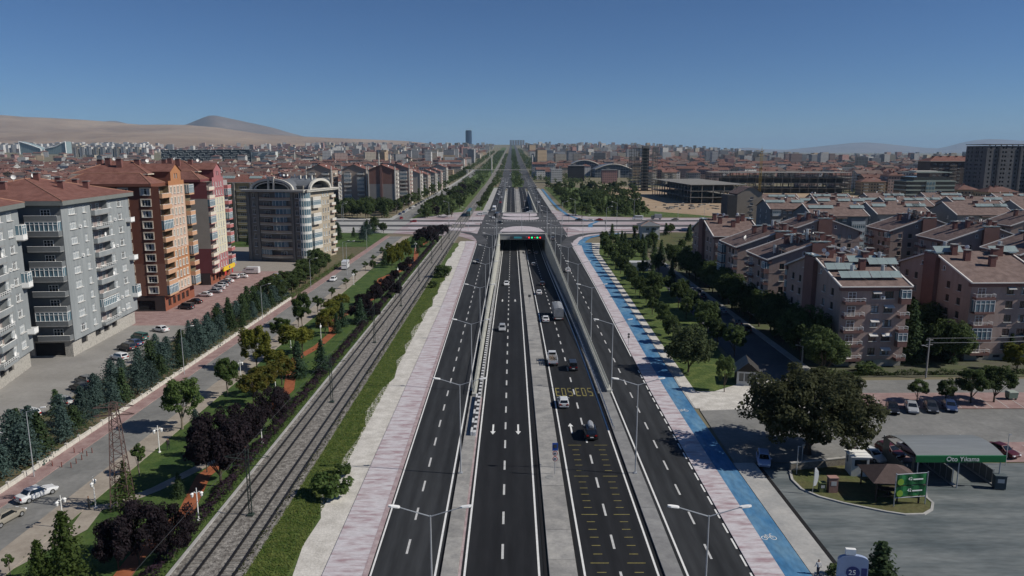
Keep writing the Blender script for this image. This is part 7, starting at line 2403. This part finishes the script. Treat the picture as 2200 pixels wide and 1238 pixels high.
for (x, y) in cand[:300]:
    vi = hr.randrange(len(HV))
    wv, rv, bv, chm, ch, h = HV[vi]
    side = 'left of the avenue' if x < 0 else 'right of the avenue'
    key = (COLN[vi % 6], side)
    cnt[key] += 1
    o = empty('apartment_house', (x, y, T(x, y)), R(hr.choice((0, 90, 0, 4, -5, 86))), None, 'apartment house', 'apartment houses %s' % side)
    o['label'] = '%s tiled apartment house %s, %s nearest of its colour' % (key[0], side, ordinal(cnt[key] - 1))
    ob('wall', wv, o); r_ = ob('roof', rv, o); tag(ob('balconies', bv, o), kind='stuff')
    for c in ch: ob('chimney', chm, r_, c)
    if hr.random() < .7: roof_kit(r_, [(hr.uniform(-6, 6), hr.uniform(-3, 3), h + 1.8, hr.uniform(0, 6))], 'd')
    if hr.random() < .6: roof_kit(r_, [(hr.uniform(-5, 5), -3.2, h + .9, hr.uniform(-.3, .3))], 's')
# everything further out reads as one mass
mb = MB()
far = list(cand[300:])
y = 1500.0
while y < 5600:
    st = 27 + (y - 1500) * .010
    x = -y * .74
    while x < y * .74:
        q = x / y
        dens = .88 if q < .2 else .88 - (q - .2) * 1.1
        if q < -.25: dens = .9 - (y - 1500) / 3200 * (.9 if q < -.42 else .5)
        if q > .3 and y > 3200: dens *= .35
        if q < -.27 and 1450 < y < 2060: dens *= .25
        if q < -.3 and 2060 <= y < 3300: dens *= .3
        if not (-100 - y * .004 < x < 62) and hr.random() < dens: far.append((x + hr.uniform(-8, 8), y + hr.uniform(-12, 12)))
        x += st * 1.08
    y += st * 1.5
for (x, y) in far:
    z = T(x, y)
    tall = y > 1500 and hr.random() < .17 and not (x / y < -.25 and y < 3300)
    w, d = hr.uniform(15, 26), hr.uniform(12, 17)
    if tall: h, kind = hr.uniform(24, 38), 'flat'
    else: h, kind = hr.choice((9, 12, 14, 16, 18)), hr.choice(('hip', 'gable', 'gable', 'flat'))
    fm = hr.choices(range(6), (3, 2, 5, 4, 1, 1))[0]
    rm = 8 if kind == 'flat' else hr.choice((6, 6, 7))
    house_faces(mb, w, d, h, 3.4, kind, x, y, z, hr.choice((0, 1.57, 0.1, -.15, .4)), fm, rm)
    if kind != 'flat' and y < 3000: mb.box(x + hr.uniform(-4, 4), y, z + h + 1.5, 1.6, 1.4, 2.6, 6)
tag(mb.build('distant_city', FACS + [TILE_F, TILE_F2, GREYR]), 'mass of distant red-roofed houses and pale apartment blocks filling the plain', 'city', kind='stuff')

# ------------------------------------------------------------------ buildings one can point at
# beige block with balconies behind the rose tower
b = Block('apartment_block', 'beige apartment block with stacked balconies between the rose tower and the cream block', (-139, 352), R(-3))
b.face((0, 0), (26, 0), 0, 27.5, [], 0); b.face((26, 0), (26, 16), 0, 27.5, [], 0); b.face((26, 16), (0, 16), 0, 27.5, [], 0); b.face((0, 16), (0, 0), 0, 27.5, [], 0)
b.done([mat('beige_yellow', (.38, .30, .17), var=.06)])
for f in range(8):
    for c in (5, 13, 21): b.put(balcony_mesh(5.6, 1.3, 'solid', CRML, MATS['beige_yellow'], 3.1), (0, 0), (26, 0), c, 2 + f * 3.1, 0, 'balcony'); b.put(window_mesh(3.6, 2.0, 'dark'), (0, 0), (26, 0), c, 2.1 + f * 3.1, .03, 'balcony_door')
for x in (9, 17):
    mb = MB(); mb.box(x, -.7, 0, 1.0, 1.6, 27.4); mb.build('pilaster', CRMD, b.root)
ro = hip_roof(b, 0, 26, 0, 16, 27.8, 3.2, 1.0, TILE_R, CRML, .3)
roof_kit(ro, [(5, 4, 29, 0), (18, 4, 29, 0)], 's'); roof_kit(ro, [(9, 6, 30.3, 1), (14, 7, 30.6, 2), (22, 6, 30, 0)], 'd')


def row_block(label, x, y, w, l, floors, cols, brown=None, slot=False, rz=0.0):
    """block along the far left street: blind or balconied front, lit side with balconies, gabled roof along y"""
    b = Block('apartment_block', label, (x, y), rz, group='apartment row along the far left street')
    h = floors * 3.0 + 2
    rr_ = random.Random(int(abs(x) + y))
    mats = [mat(cols[0], cols[1], var=.06, rand=.03), mat('row_brown', (.20, .105, .085), var=.08), BRKD]
    if brown: b.face((0, 0), (w, 0), 0, h, [], 0, mband=((0, 0), (h * .66, 1)))
    else:
        b.face((0, 0), (w, 0), 0, h, [], 0)
    b.facade((w, 0), (w, l), 0, h, [(l * .25, 1.6, 1.4, .9), (l * .75, 1.6, 1.4, .9)], floors, 3.0, 1.5, 0, ('dark', 'half'))
    b.face((w, l), (0, l), 0, h, [], 0); b.face((0, l), (0, 0), 0, h, [], 0)
    k = 1 if brown else 0
    b.mb.face([(0, 0, h), (w, 0, h), (w / 2, 0, h + 3.6)], k)
    b.done(mats)
    if slot:
        mb = MB(); mb.box(w * .48, -.25, 0, 1.6, .5, h + 2.6); mb.build('pilaster', BRKD, b.root)
    else:
        for f in range(floors):
            for c in (.22, .78): b.put(balcony_mesh(w * .3, 1.2, rr_.choice(('solid', 'solid', 'glazed')), CRML, CRML, 3.0), (0, 0), (w, 0), w * c, 1.6 + f * 3.0, 0, 'balcony'); b.put(window_mesh(w * .2, 1.9, 'dark'), (0, 0), (w, 0), w * c, 1.7 + f * 3.0, .03, 'balcony_door')
    for f in range(floors): b.put(balcony_mesh(l * .28, 1.1, 'solid', CRML, CRML, 3.0), (w, 0), (w, l), l * .5, 1.6 + f * 3.0, 0, 'balcony')
    mb = MB()
    mb.face([(-.7, -.7, h - .1), (w / 2, -.7, h + 3.8), (w / 2, l, h + 3.8), (-.7, l, h - .1)][::-1]); mb.face([(w + .7, -.7, h - .1), (w + .7, l, h - .1), (w / 2, l, h + 3.8), (w / 2, -.7, h + 3.8)][::-1])
    ro = mb.build('roof', TILE_R, b.root)
    for x_ in (-.4, w + .4):
        mb = MB(); mb.box(x_, .1, 0, .7, .8, h + 2.5); mb.build('corner_fin', CRML, b.root)
    for k in range(2): chimney(ro, w * rr_.uniform(.3, .6), l * rr_.uniform(.3, .7), h + 2.0, 1.2, 1.0, 2.6)
    roof_kit(ro, [(w * .7, l * .4, h + 2.2, 1), (w * .3, l * .6, h + 2.4, 2)], 'd')


row_block('apartment block with a blind brown and grey gable wall beyond the junction', -101.5, 534, 18, 22, 9, ('row_grey', (.27, .245, .225)), True, True)
row_block('balconied apartment block left of the brown gable wall', -123, 546, 17, 20, 9, ('row_cream', (.33, .26, .215)))
row_block('tall balconied apartment block showing over the arched roof block', -147, 540, 17, 22, 9, ('row_cream', (.33, .26, .215)))
row_block('apartment block with a blind pale gable and dark slot, further up the street', -97, 652, 17, 24, 7, ('row_pale', (.36, .33, .30)), False, True)
row_block('balconied block right behind the brown gable wall', -100, 590, 19, 24, 9, ('row_rose', (.31, .22, .195)))
row_block('second balconied block behind the pale gable', -98, 712, 18, 26, 6, ('row_cream', (.33, .26, .215)))
row_block('third balconied block further up the far left street', -97, 770, 18, 26, 6, ('row_grey', (.27, .245, .225)))
row_block('fourth balconied block further up the far left street', -97, 832, 18, 26, 6, ('row_rose', (.31, .22, .195)))
row_block('last of the taller blocks up the far left street', -97, 900, 18, 30, 7, ('row_pale', (.36, .33, .30)))
# skeletons on the building site
RAW = mat('raw_concrete', (.19, .18, .165), var=.15, scale=.2, col2=(.235, .225, .205))


def skeleton(name, label, x, y, w, d, floors, fh, bx, by, rz=0.0, core=None, roofm=None):
    o = empty(name, (x, y, 0), rz, label, 'building site')
    nx, ny = max(1, round(w / bx)), max(1, round(d / by))
    mb = MB(); mb.box(0, 0, 0, .55, .55, floors * fh); cm = mb.mesh('column', RAW)
    for i in range(nx + 1):
        for j in range(ny + 1):
            if 0 < i < nx and 0 < j < ny and (i + j) % 2: continue
            ob('column', cm, o, (w * i / nx, d * j / ny, 0))
    mb = MB(); mb.box(w / 2, d / 2, 0, w + 1.4, d + 1.4, .38); sm_ = mb.mesh('floor_slab', RAW)
    for f in range(1, floors + 1): ob('floor_slab', sm_, o, (0, 0, f * fh - .38))
    if not core:
        for f in range(0, floors, 2):
            mb = MB(); mb.box(w / 2 + 3, d / 2 + 3, f * fh + .05, w - 20, d - 16, fh - .6); mb.build('shade_infill', mat('shade_infill_block', (.10, .095, .09), var=.3, scale=.2, col2=(.16, .15, .135)), o)  # dark infill boxes added so the open floors look shaded inside
    if core:
        mb = MB(); mb.box(core[0], core[1], 0, core[2], core[3], floors * fh + 2); mb.build('lift_core', RAW, o)
    return o


skeleton('tower_skeleton', 'tall unfinished concrete tower of bare floors and columns', 129, 806, 26, 22, 14, 3.25, 5.2, 11, 0, (15, 12, 6, 8))
skeleton('building_skeleton', 'low unfinished concrete building with wide bays in front of the long one', 146, 612, 46, 130, 3, 5.1, 9, 9.5, R(3))
skeleton('building_skeleton', 'long unfinished concrete building behind the estate', 205, 770, 140, 40, 4, 5.2, 9, 10, R(-5))
mb = MB()
for i in range(30):
    t = rnd.random(); mb.box(100 + rnd.uniform(5, 60), 560 + rnd.uniform(-10, 40), 0, rnd.uniform(1, 4), rnd.uniform(1, 3), rnd.uniform(.3, 1.2), rz=rnd.random() * 3)
tag(mb.build('rubble', RAW), 'heaps of rubble and boards on the sandy building site', 'rubble', kind='stuff')
YEL = mat('crane_yellow', (.38, .26, .05), var=.1)
o = empty('tower_crane', (231, 700, 0), 0, 'yellow lattice tower crane over the building site', 'crane')
mb = MB()
for sx in (-.8, .8):
    for sy in (-.8, .8): mb.tube((sx, sy, 0), (sx, sy, 42), .12, n=4)
for i in range(21): mb.tube((-.8 if i % 2 else .8, -.8, i * 2), (.8 if i % 2 else -.8, -.8, i * 2 + 2), .07, n=4)
mb.build('mast', YEL, o)
mb = MB(); mb.tube((0, 0, 42), (2, 24, 43), .3, .15, 4); mb.tube((0, 0, 42), (-1, -9, 42.5), .4, .3, 4); mb.tube((0, 0, 42), (0, 0, 47), .25, .05, 4); mb.build('jib', YEL, o)
# grey unfinished tower at the right edge
GRT = mat('bare_block_tower', (.105, .108, .118), var=.12, scale=.15, col2=(.125, .127, .135))
b = Block('tower_block', 'grey unfinished tower block with small dark window holes at the right edge', (374, 596), R(2), 'tower block')
W_, D_, NF, FH_ = 60, 26, 14, 3.3
for (p0, p1, L_) in (((0, 0), (W_, 0), W_), ((0, D_), (0, 0), D_)):
    cs = [c for c in (3, 7.5, 13, 15.2, 20, 24.5, 30, 32, 37, 42, 46.5, 51, 56) if c < L_ - 2]
    b.face(p0, p1, 0, NF * FH_, [(c - .7, c + .7, f * FH_ + 1.0, f * FH_ + 2.5) for f in range(NF) for c in cs], 0, depth=.5, back=1)
b.face((W_, 0), (W_, D_), 0, NF * FH_, [], 0); b.face((W_, D_), (0, D_), 0, NF * FH_, [], 0); b.mb.face([(0, 0, NF * FH_), (W_, 0, NF * FH_), (W_, D_, NF * FH_), (0, D_, NF * FH_)], 0)
b.done([GRT, DARK])
for x in (9.8, 27, 34, 44):
    mb = MB(); mb.box(x, -.4, 0, 1.1, .8, NF * FH_); mb.build('pier', mat('dark_pier', (.06, .062, .072)), b.root)
mb = MB(); mb.box(W_ / 2, D_ / 2, NF * FH_ + .9, W_ + 1.2, D_ + 1.2, .5); mb.build('crown_slab', GRT, b.root)
mb = MB()
for i in range(13): mb.box(2 + i * 4.6, .4, NF * FH_, .5, .5, .9)
tag(mb.build('crown_posts', GRT, b.root), kind='stuff')
b = Block('apartment_block', 'dark apartment block with a red roof beside the grey unfinished tower', (366, 660), R(1))
b.facade((0, 0), (46, 0), 0, 33, [(4 + i * 5.4, 2.6, 1.3, .9) for i in range(8)], 10, 3.1, 1.5, 0, ('dark', 'plain'))
b.face((46, 0), (46, 20), 0, 33, [], 0); b.face((46, 20), (0, 20), 0, 33, [], 0); b.face((0, 20), (0, 0), 0, 33, [], 0)
b.done([mat('dark_brown_render', (.10, .082, .078), var=.08)])
for f in range(10):
    b.put(balcony_mesh(6, 1.3, 'solid', CRML, MATS['dark_brown_render'], 3.1), (0, 0), (46, 0), 20, 1.6 + f * 3.1, 0, 'balcony')
ro = hip_roof(b, 0, 46, 0, 20, 33.6, 4.2, 1.2, TILE_R, CRML, .4)
for i in range(6): chimney(ro, 6 + i * 7, 8, 35.5, 1.4, 1.2, 2.6)
b = Block('office_building', 'glass-fronted office building with pale green bands behind the estate', (292, 556), R(2), 'office building')
GOF = mat('office_green_band', (.26, .31, .28), var=.08)
for k, (x0_, x1_, z0_, z1_) in enumerate(((0, 37, 0, 20), (5, 33, 20, 26.5))):
    for f in range(int((z1_ - z0_) / 3.3)):
        z = z0_ + f * 3.3
        b.mb.box((x0_ + x1_) / 2, 9, z, x1_ - x0_, 18, 1.0, 0); b.mb.box((x0_ + x1_) / 2, 9, z + 1.0, x1_ - x0_ - .5, 17.5, 2.3, 1)
    b.mb.box((x0_ + x1_) / 2, 9, z1_ - .2, x1_ - x0_ + .6, 18.6, .6, 0)
b.mb.box(18, -.2, 0, 7, 1.0, 20.5, 0)
b.done([GOF, GLASS])
for f in range(6):
    for x in (15.7, 18, 20.3):
        mb = MB(); mb.box(x, -.75, f * 3.3 + 1.1, 1.5, .1, 1.9); mb.build('window', GLASS_B, b.root)
mb = MB(); mb.box(15, 6, 26.7, 16, 10, 1.1); mb.build('roof_canopy', CRML, b.root)
# barrel-roofed hall, dark block and beige offices right of the avenue
def barrel(label, x, y, w, d, h, rise):
    b = Block('exhibition_hall', label, (x, y), 0, 'hall')
    n = 16
    top = [(w * i / n, h + rise * math.sin(math.pi * i / n)) for i in range(n + 1)]
    for a, c in zip(top[:-1], top[1:]): b.mb.face([(a[0], 0, 0), (c[0], 0, 0), (c[0], 0, c[1]), (a[0], 0, a[1])], 0)
    b.face((w, 0), (w, d), 0, h, [], 0); b.face((0, d), (0, 0), 0, h, [], 0)
    b.done([farmat('hall_glass_front', (.20, .22, .24), (.06, .075, .09), 4, 4, 0, .8, .7)])
    mb = MB(); mb.grid([[(a[0], -1.2, a[1] + .3), (a[0], d, a[1] + .3)] for a in top][::-1]); mb.grid([[(a[0], -1.2, a[1] - .6), (a[0], -1.2, a[1] + .3)] for a in top]); mb.build('vault_roof', mat('hall_roof', (.16, .17, .185), rough=.4), b.root)
    mb = MB(); mb.path([(a[0], -1.3, a[1] + .3) for a in top], .8, 5); mb.build('arch_rim', CRML, b.root)
    for x_ in (w * .35, w * .65):
        mb = MB(); mb.box(x_, -.6, 0, 2.5, 1.2, h * .95); mb.build('pier', CRML, b.root)
barrel('dark hall under a white-rimmed barrel roof right of the avenue', 130, 1180, 58, 60, 14, 8)
barrel('further barrel-roofed hall behind the first', 98, 1270, 48, 50, 20, 7)
for (nm, lab, x, y, w, d, h, m_) in (('office_building', 'black glass block beside the park right of the avenue', 80, 1060, 22, 20, 21, farmat('black_block', (.035, .035, .04), (.02, .022, .026), 3, 3.5, 0)),
                                     ('apartment_block', 'small rose block with white corner before the barrel-roofed hall', 120, 1000, 20, 14, 17, FACS[5]),
                                     ('office_building', 'beige office slab with window bands right of the avenue', 62, 1760, 90, 24, 26, farmat('beige_bands', (.38, .34, .29), (.12, .12, .12), 3, 3.6, 0, band=True)),
                                     ('mall', 'grey shopping hall with blue strip windows right of the avenue', 150, 1650, 120, 60, 14, farmat('mall_wall', (.34, .35, .36), (.10, .13, .17), 3, 5, 0, band=True))):
    o = empty(nm, (x, y, T(x, y)), 0, lab, 'building')
    a = MB(); a.box(w / 2, d / 2, -2, w, d, h + 2); a.build('wall', m_, o)
    a = MB(); a.box(w / 2, d / 2, h, w + 1, d + 1, .7); a.build('roof', GREYR, o)
    a = MB(); a.box(w * .4, d * .5, h + .7, w * .2, d * .3, 2.4); a.build('roof_house', GREYR, o)
# footbridge with two pylons
o = empty('footbridge', (0, 1300, T(0, 1300)), 0, 'white cable footbridge with two pylons across the avenue', 'bridge')
for x in (-35, 35):
    mb = MB(); mb.tube((x, 0, -1), (x, 0, 33), 1.3, .9, 8); mb.build('pylon', CRML, o)
    for k in (-30, -20, -10, 10, 20, 30):
        mb = MB(); mb.tube((x, 0, 32), (x + k, 0, 8), .12, n=4); mb.build('cable', METAL, o)
mb = MB(); mb.box(-5, 0, 7.2, 150, 4, .9); mb.build('deck', CRML, o)
for x in (-78, 66):
    mb = MB(); mb.box(x, 6, 0, 4, 14, 8); mb.build('stair_tower', CRML, o)
# blue glass tower and the flats closing the avenue
o = empty('skyscraper', (-342, 6000, T(-342, 6000) - 3), 0, 'lone dark blue glass skyscraper on the skyline', 'skyscraper')
mb = MB(); pl = [(25 * math.cos(t * .3927), 15 * math.sin(t * .3927)) for t in range(16)]; mb.prism(pl, 0, 118); mb.build('shaft', farmat('blue_tower_glass', (.035, .065, .12), (.02, .04, .08), 5, 4, 0, band=True), o)
mb = MB(); mb.prism([(p[0] * .9, p[1] * .9) for p in pl], 118, 124); mb.build('crown', DMETAL, o)
for i in range(6):
    x = -10 + i * 21; o = empty('apartment_tower', (x, 6350, T(x, 6350) - 2), 0, 'pale tower block closing the avenue on the skyline, %s from the left' % ordinal(i), 'tower block', 'tower blocks closing the avenue')
    mb = MB(); mb.box(0, 0, 0, 17, 16, 44); mb.build('wall', FACS[3], o); mb = MB(); mb.box(0, 0, 44, 17.6, 16.6, 1.5); mb.build('roof', GREYR, o)
# left: long black and white blocks, white towers, butterfly glass building
BLK = mat('black_cladding', (.022, .026, .03), var=.1); WHL = mat('white_cladding_line', (.50, .52, .50))
for (u0, u1, vt, lab, neg) in ((358, 470, 323, 'long black block with white meander lines, left one of the pair', 0), (472, 545, 322, 'shorter black block with white meander lines, right one of the pair', 0), (548, 600, 326, 'pale block with dark meander lines beside the black blocks', 1)):
    Y = 2000.0
    xa, xb = (u0 - 1100) / 1600 * Y, (u1 - 1100) / 1600 * Y
    z = T(xa, Y); h = AT(u0, vt, Y)[1] - z; w = xb - xa
    o = empty('patterned_block', (xa, Y, z), 0, lab, 'apartment block', 'patterned blocks on the left plain')
    mb = MB(); mb.box(w / 2, 10, -2, w, 20, h + 2); mb.build('wall', BLK if not neg else WHL, o)
    rr_ = random.Random(u0)
    m_ = WHL if not neg else BLK
    mesh_h = MB(); mesh_h.box(0, 0, 0, 14, .5, 1.1); mh = mesh_h.mesh('line', m_)
    mesh_v = MB(); mesh_v.box(0, 0, 0, 1.1, .5, 4.2); mv = mesh_v.mesh('line', m_)
    for r_ in range(int(h / 4.2)):
        x = rr_.uniform(0, 8)
        while x < w - 8:
            ob('facade_line', mh, o, (x + 7 if x + 14 < w else w - 7, -.4, r_ * 4.2 + 2))
            if rr_.random() < .7: ob('facade_line', mv, o, (x, -.42, r_ * 4.2 + 2))
            x += rr_.uniform(16, 24)
    mb = MB(); mb.box(w / 2, 10, h, w + 1, 21, .8); mb.build('roof', GREYR, o)
for i in range(11):
    u = 180 + i * 14.5; Y = 2600.0; x = (u - 1100) / 1600 * Y; z = T(x, Y)
    o = empty('apartment_tower', (x, Y, z), 0, 'white apartment tower in the row at the foot of the hills, %s from the left' % ordinal(i), 'tower block', 'white towers at the foot of the hills')
    h = 30 + (i * 7 % 5)
    mb = MB(); mb.box(0, 0, -2, 17, 16, h + 2); mb.build('wall', FACS[2] if i % 3 else FACS[0], o)
    mb = MB(); mb.box(0, 0, h, 18, 17, 1.2, taper=.9); mb.build('roof', GREYR if i % 2 else TILE_F, o)
    mb = MB(); mb.box(0, -8.3, 0, 4, .8, h + 1.5); mb.build('bay', FACS[3], o)
Y = 3000.0; xa = (60 - 1100) / 1600 * Y; xb = (158 - 1100) / 1600 * Y; z = T(xa, Y); w = xb - xa
o = empty('butterfly_building', (xa, Y, z), 0, 'white-framed glass building with two wings dipping to the middle', 'office building')
for s, (x0_, x1_) in ((0, (0, w * .46)), (1, (w * .54, w))):
    pr = [(x0_, 50 if s == 0 else 22), ((x0_ + x1_) / 2, 38 if s == 0 else 30), (x1_, 22 if s == 0 else 50)]
    mb = MB()
    for a, c in zip(pr[:-1], pr[1:]): mb.prism([(a[0], 0), (c[0], 0), (c[0], 40), (a[0], 40)], -2, [a[1], c[1], c[1], a[1]])
    mb.build('wing', farmat('wing_glass', (.24, .31, .32), (.13, .18, .19), 7, 4, 0), o)
    mb = MB(); mb.path([(pr[0][0], -1, 0), (pr[0][0], -1, pr[0][1]), (pr[1][0], -1, pr[1][1]), (pr[2][0], -1, pr[2][1]), (pr[2][0], -1, 0)], 2.0, 6); mb.build('frame', WHITE, o)
mb = MB(); mb.box(w / 2, 14, -2, w * .1, 26, 14); mb.build('link', WHITE, o)
# minarets and mosque
for i, (u, vb, vt, Y) in enumerate(((818, 350, 322, 1250.0), (842, 352, 324, 1250.0), (1053, 332, 311, 2600.0), (640, 345, 322, 1700.0))):
    x = (u - 1100) / 1600 * Y; z = T(x, Y)
    h = AT(u, vt, Y)[1] - z
    o = empty('minaret', (x, Y, z), 0, 'thin pale minaret over the left city roofs, %s from the left' % ('third', 'second', 'fourth', 'first')[0 if i == 1 else 1 if i == 0 else 2 if i == 2 else 3], 'minaret', 'minarets')
    mb = MB(); mb.tube((0, 0, -2), (0, 0, h * .85), 1.3, 1.0, 8); mb.build('shaft', CRML, o)
    mb = MB(); mb.tube((0, 0, h * .66), (0, 0, h * .7), 1.9, 1.9, 8); mb.build('balcony', CRML, o)
    mb = MB(); mb.tube((0, 0, h * .85), (0, 0, h), 1.05, .05, 8); mb.build('spire', SLATE, o)
# scattered flats on the near slopes of the left hills
mb = MB()
for i in range(330):
    u = hr.uniform(-20, 340) if i < 240 else hr.uniform(330, 700); Y = hr.uniform(3300, 4200)
    x = (u - 1100) / 1600 * Y; z = T(x, Y)
    house_faces(mb, hr.uniform(16, 26), hr.uniform(14, 18), hr.uniform(22, 42) if i < 240 else hr.uniform(9, 16), 3, 'flat' if i < 240 else 'hip', x, Y, z, 0, hr.choice((0, 2, 2, 3)), 8 if i < 240 else 6)
tag(mb.build('hillside_flats', FACS + [TILE_F, TILE_F2, GREYR]), 'clusters of pale flats at the foot of the brown hills on the left', 'city', kind='stuff')
# ------------------------------------------------------------------ the air
mb = MB()
mb.box(0, 14000, -30, 84000, 62000, 730)
hm = bpy.data.materials.new('haze_air'); hm.use_nodes = True
nt = hm.node_tree
for n in list(nt.nodes):
    if n.type == 'BSDF_PRINCIPLED': nt.nodes.remove(n)
vol = nt.nodes.new('ShaderNodeVolumePrincipled')
vol.inputs['Color'].default_value = (0.48, 0.73, 1.0, 1)
vol.inputs['Density'].default_value = 3.7e-5
vol.inputs['Anisotropy'].default_value = 0.0
out = [n for n in nt.nodes if n.type == 'OUTPUT_MATERIAL'][0]
nt.links.new(vol.outputs[0], out.inputs['Volume'])
mb.build('haze', hm, kind='stuff')
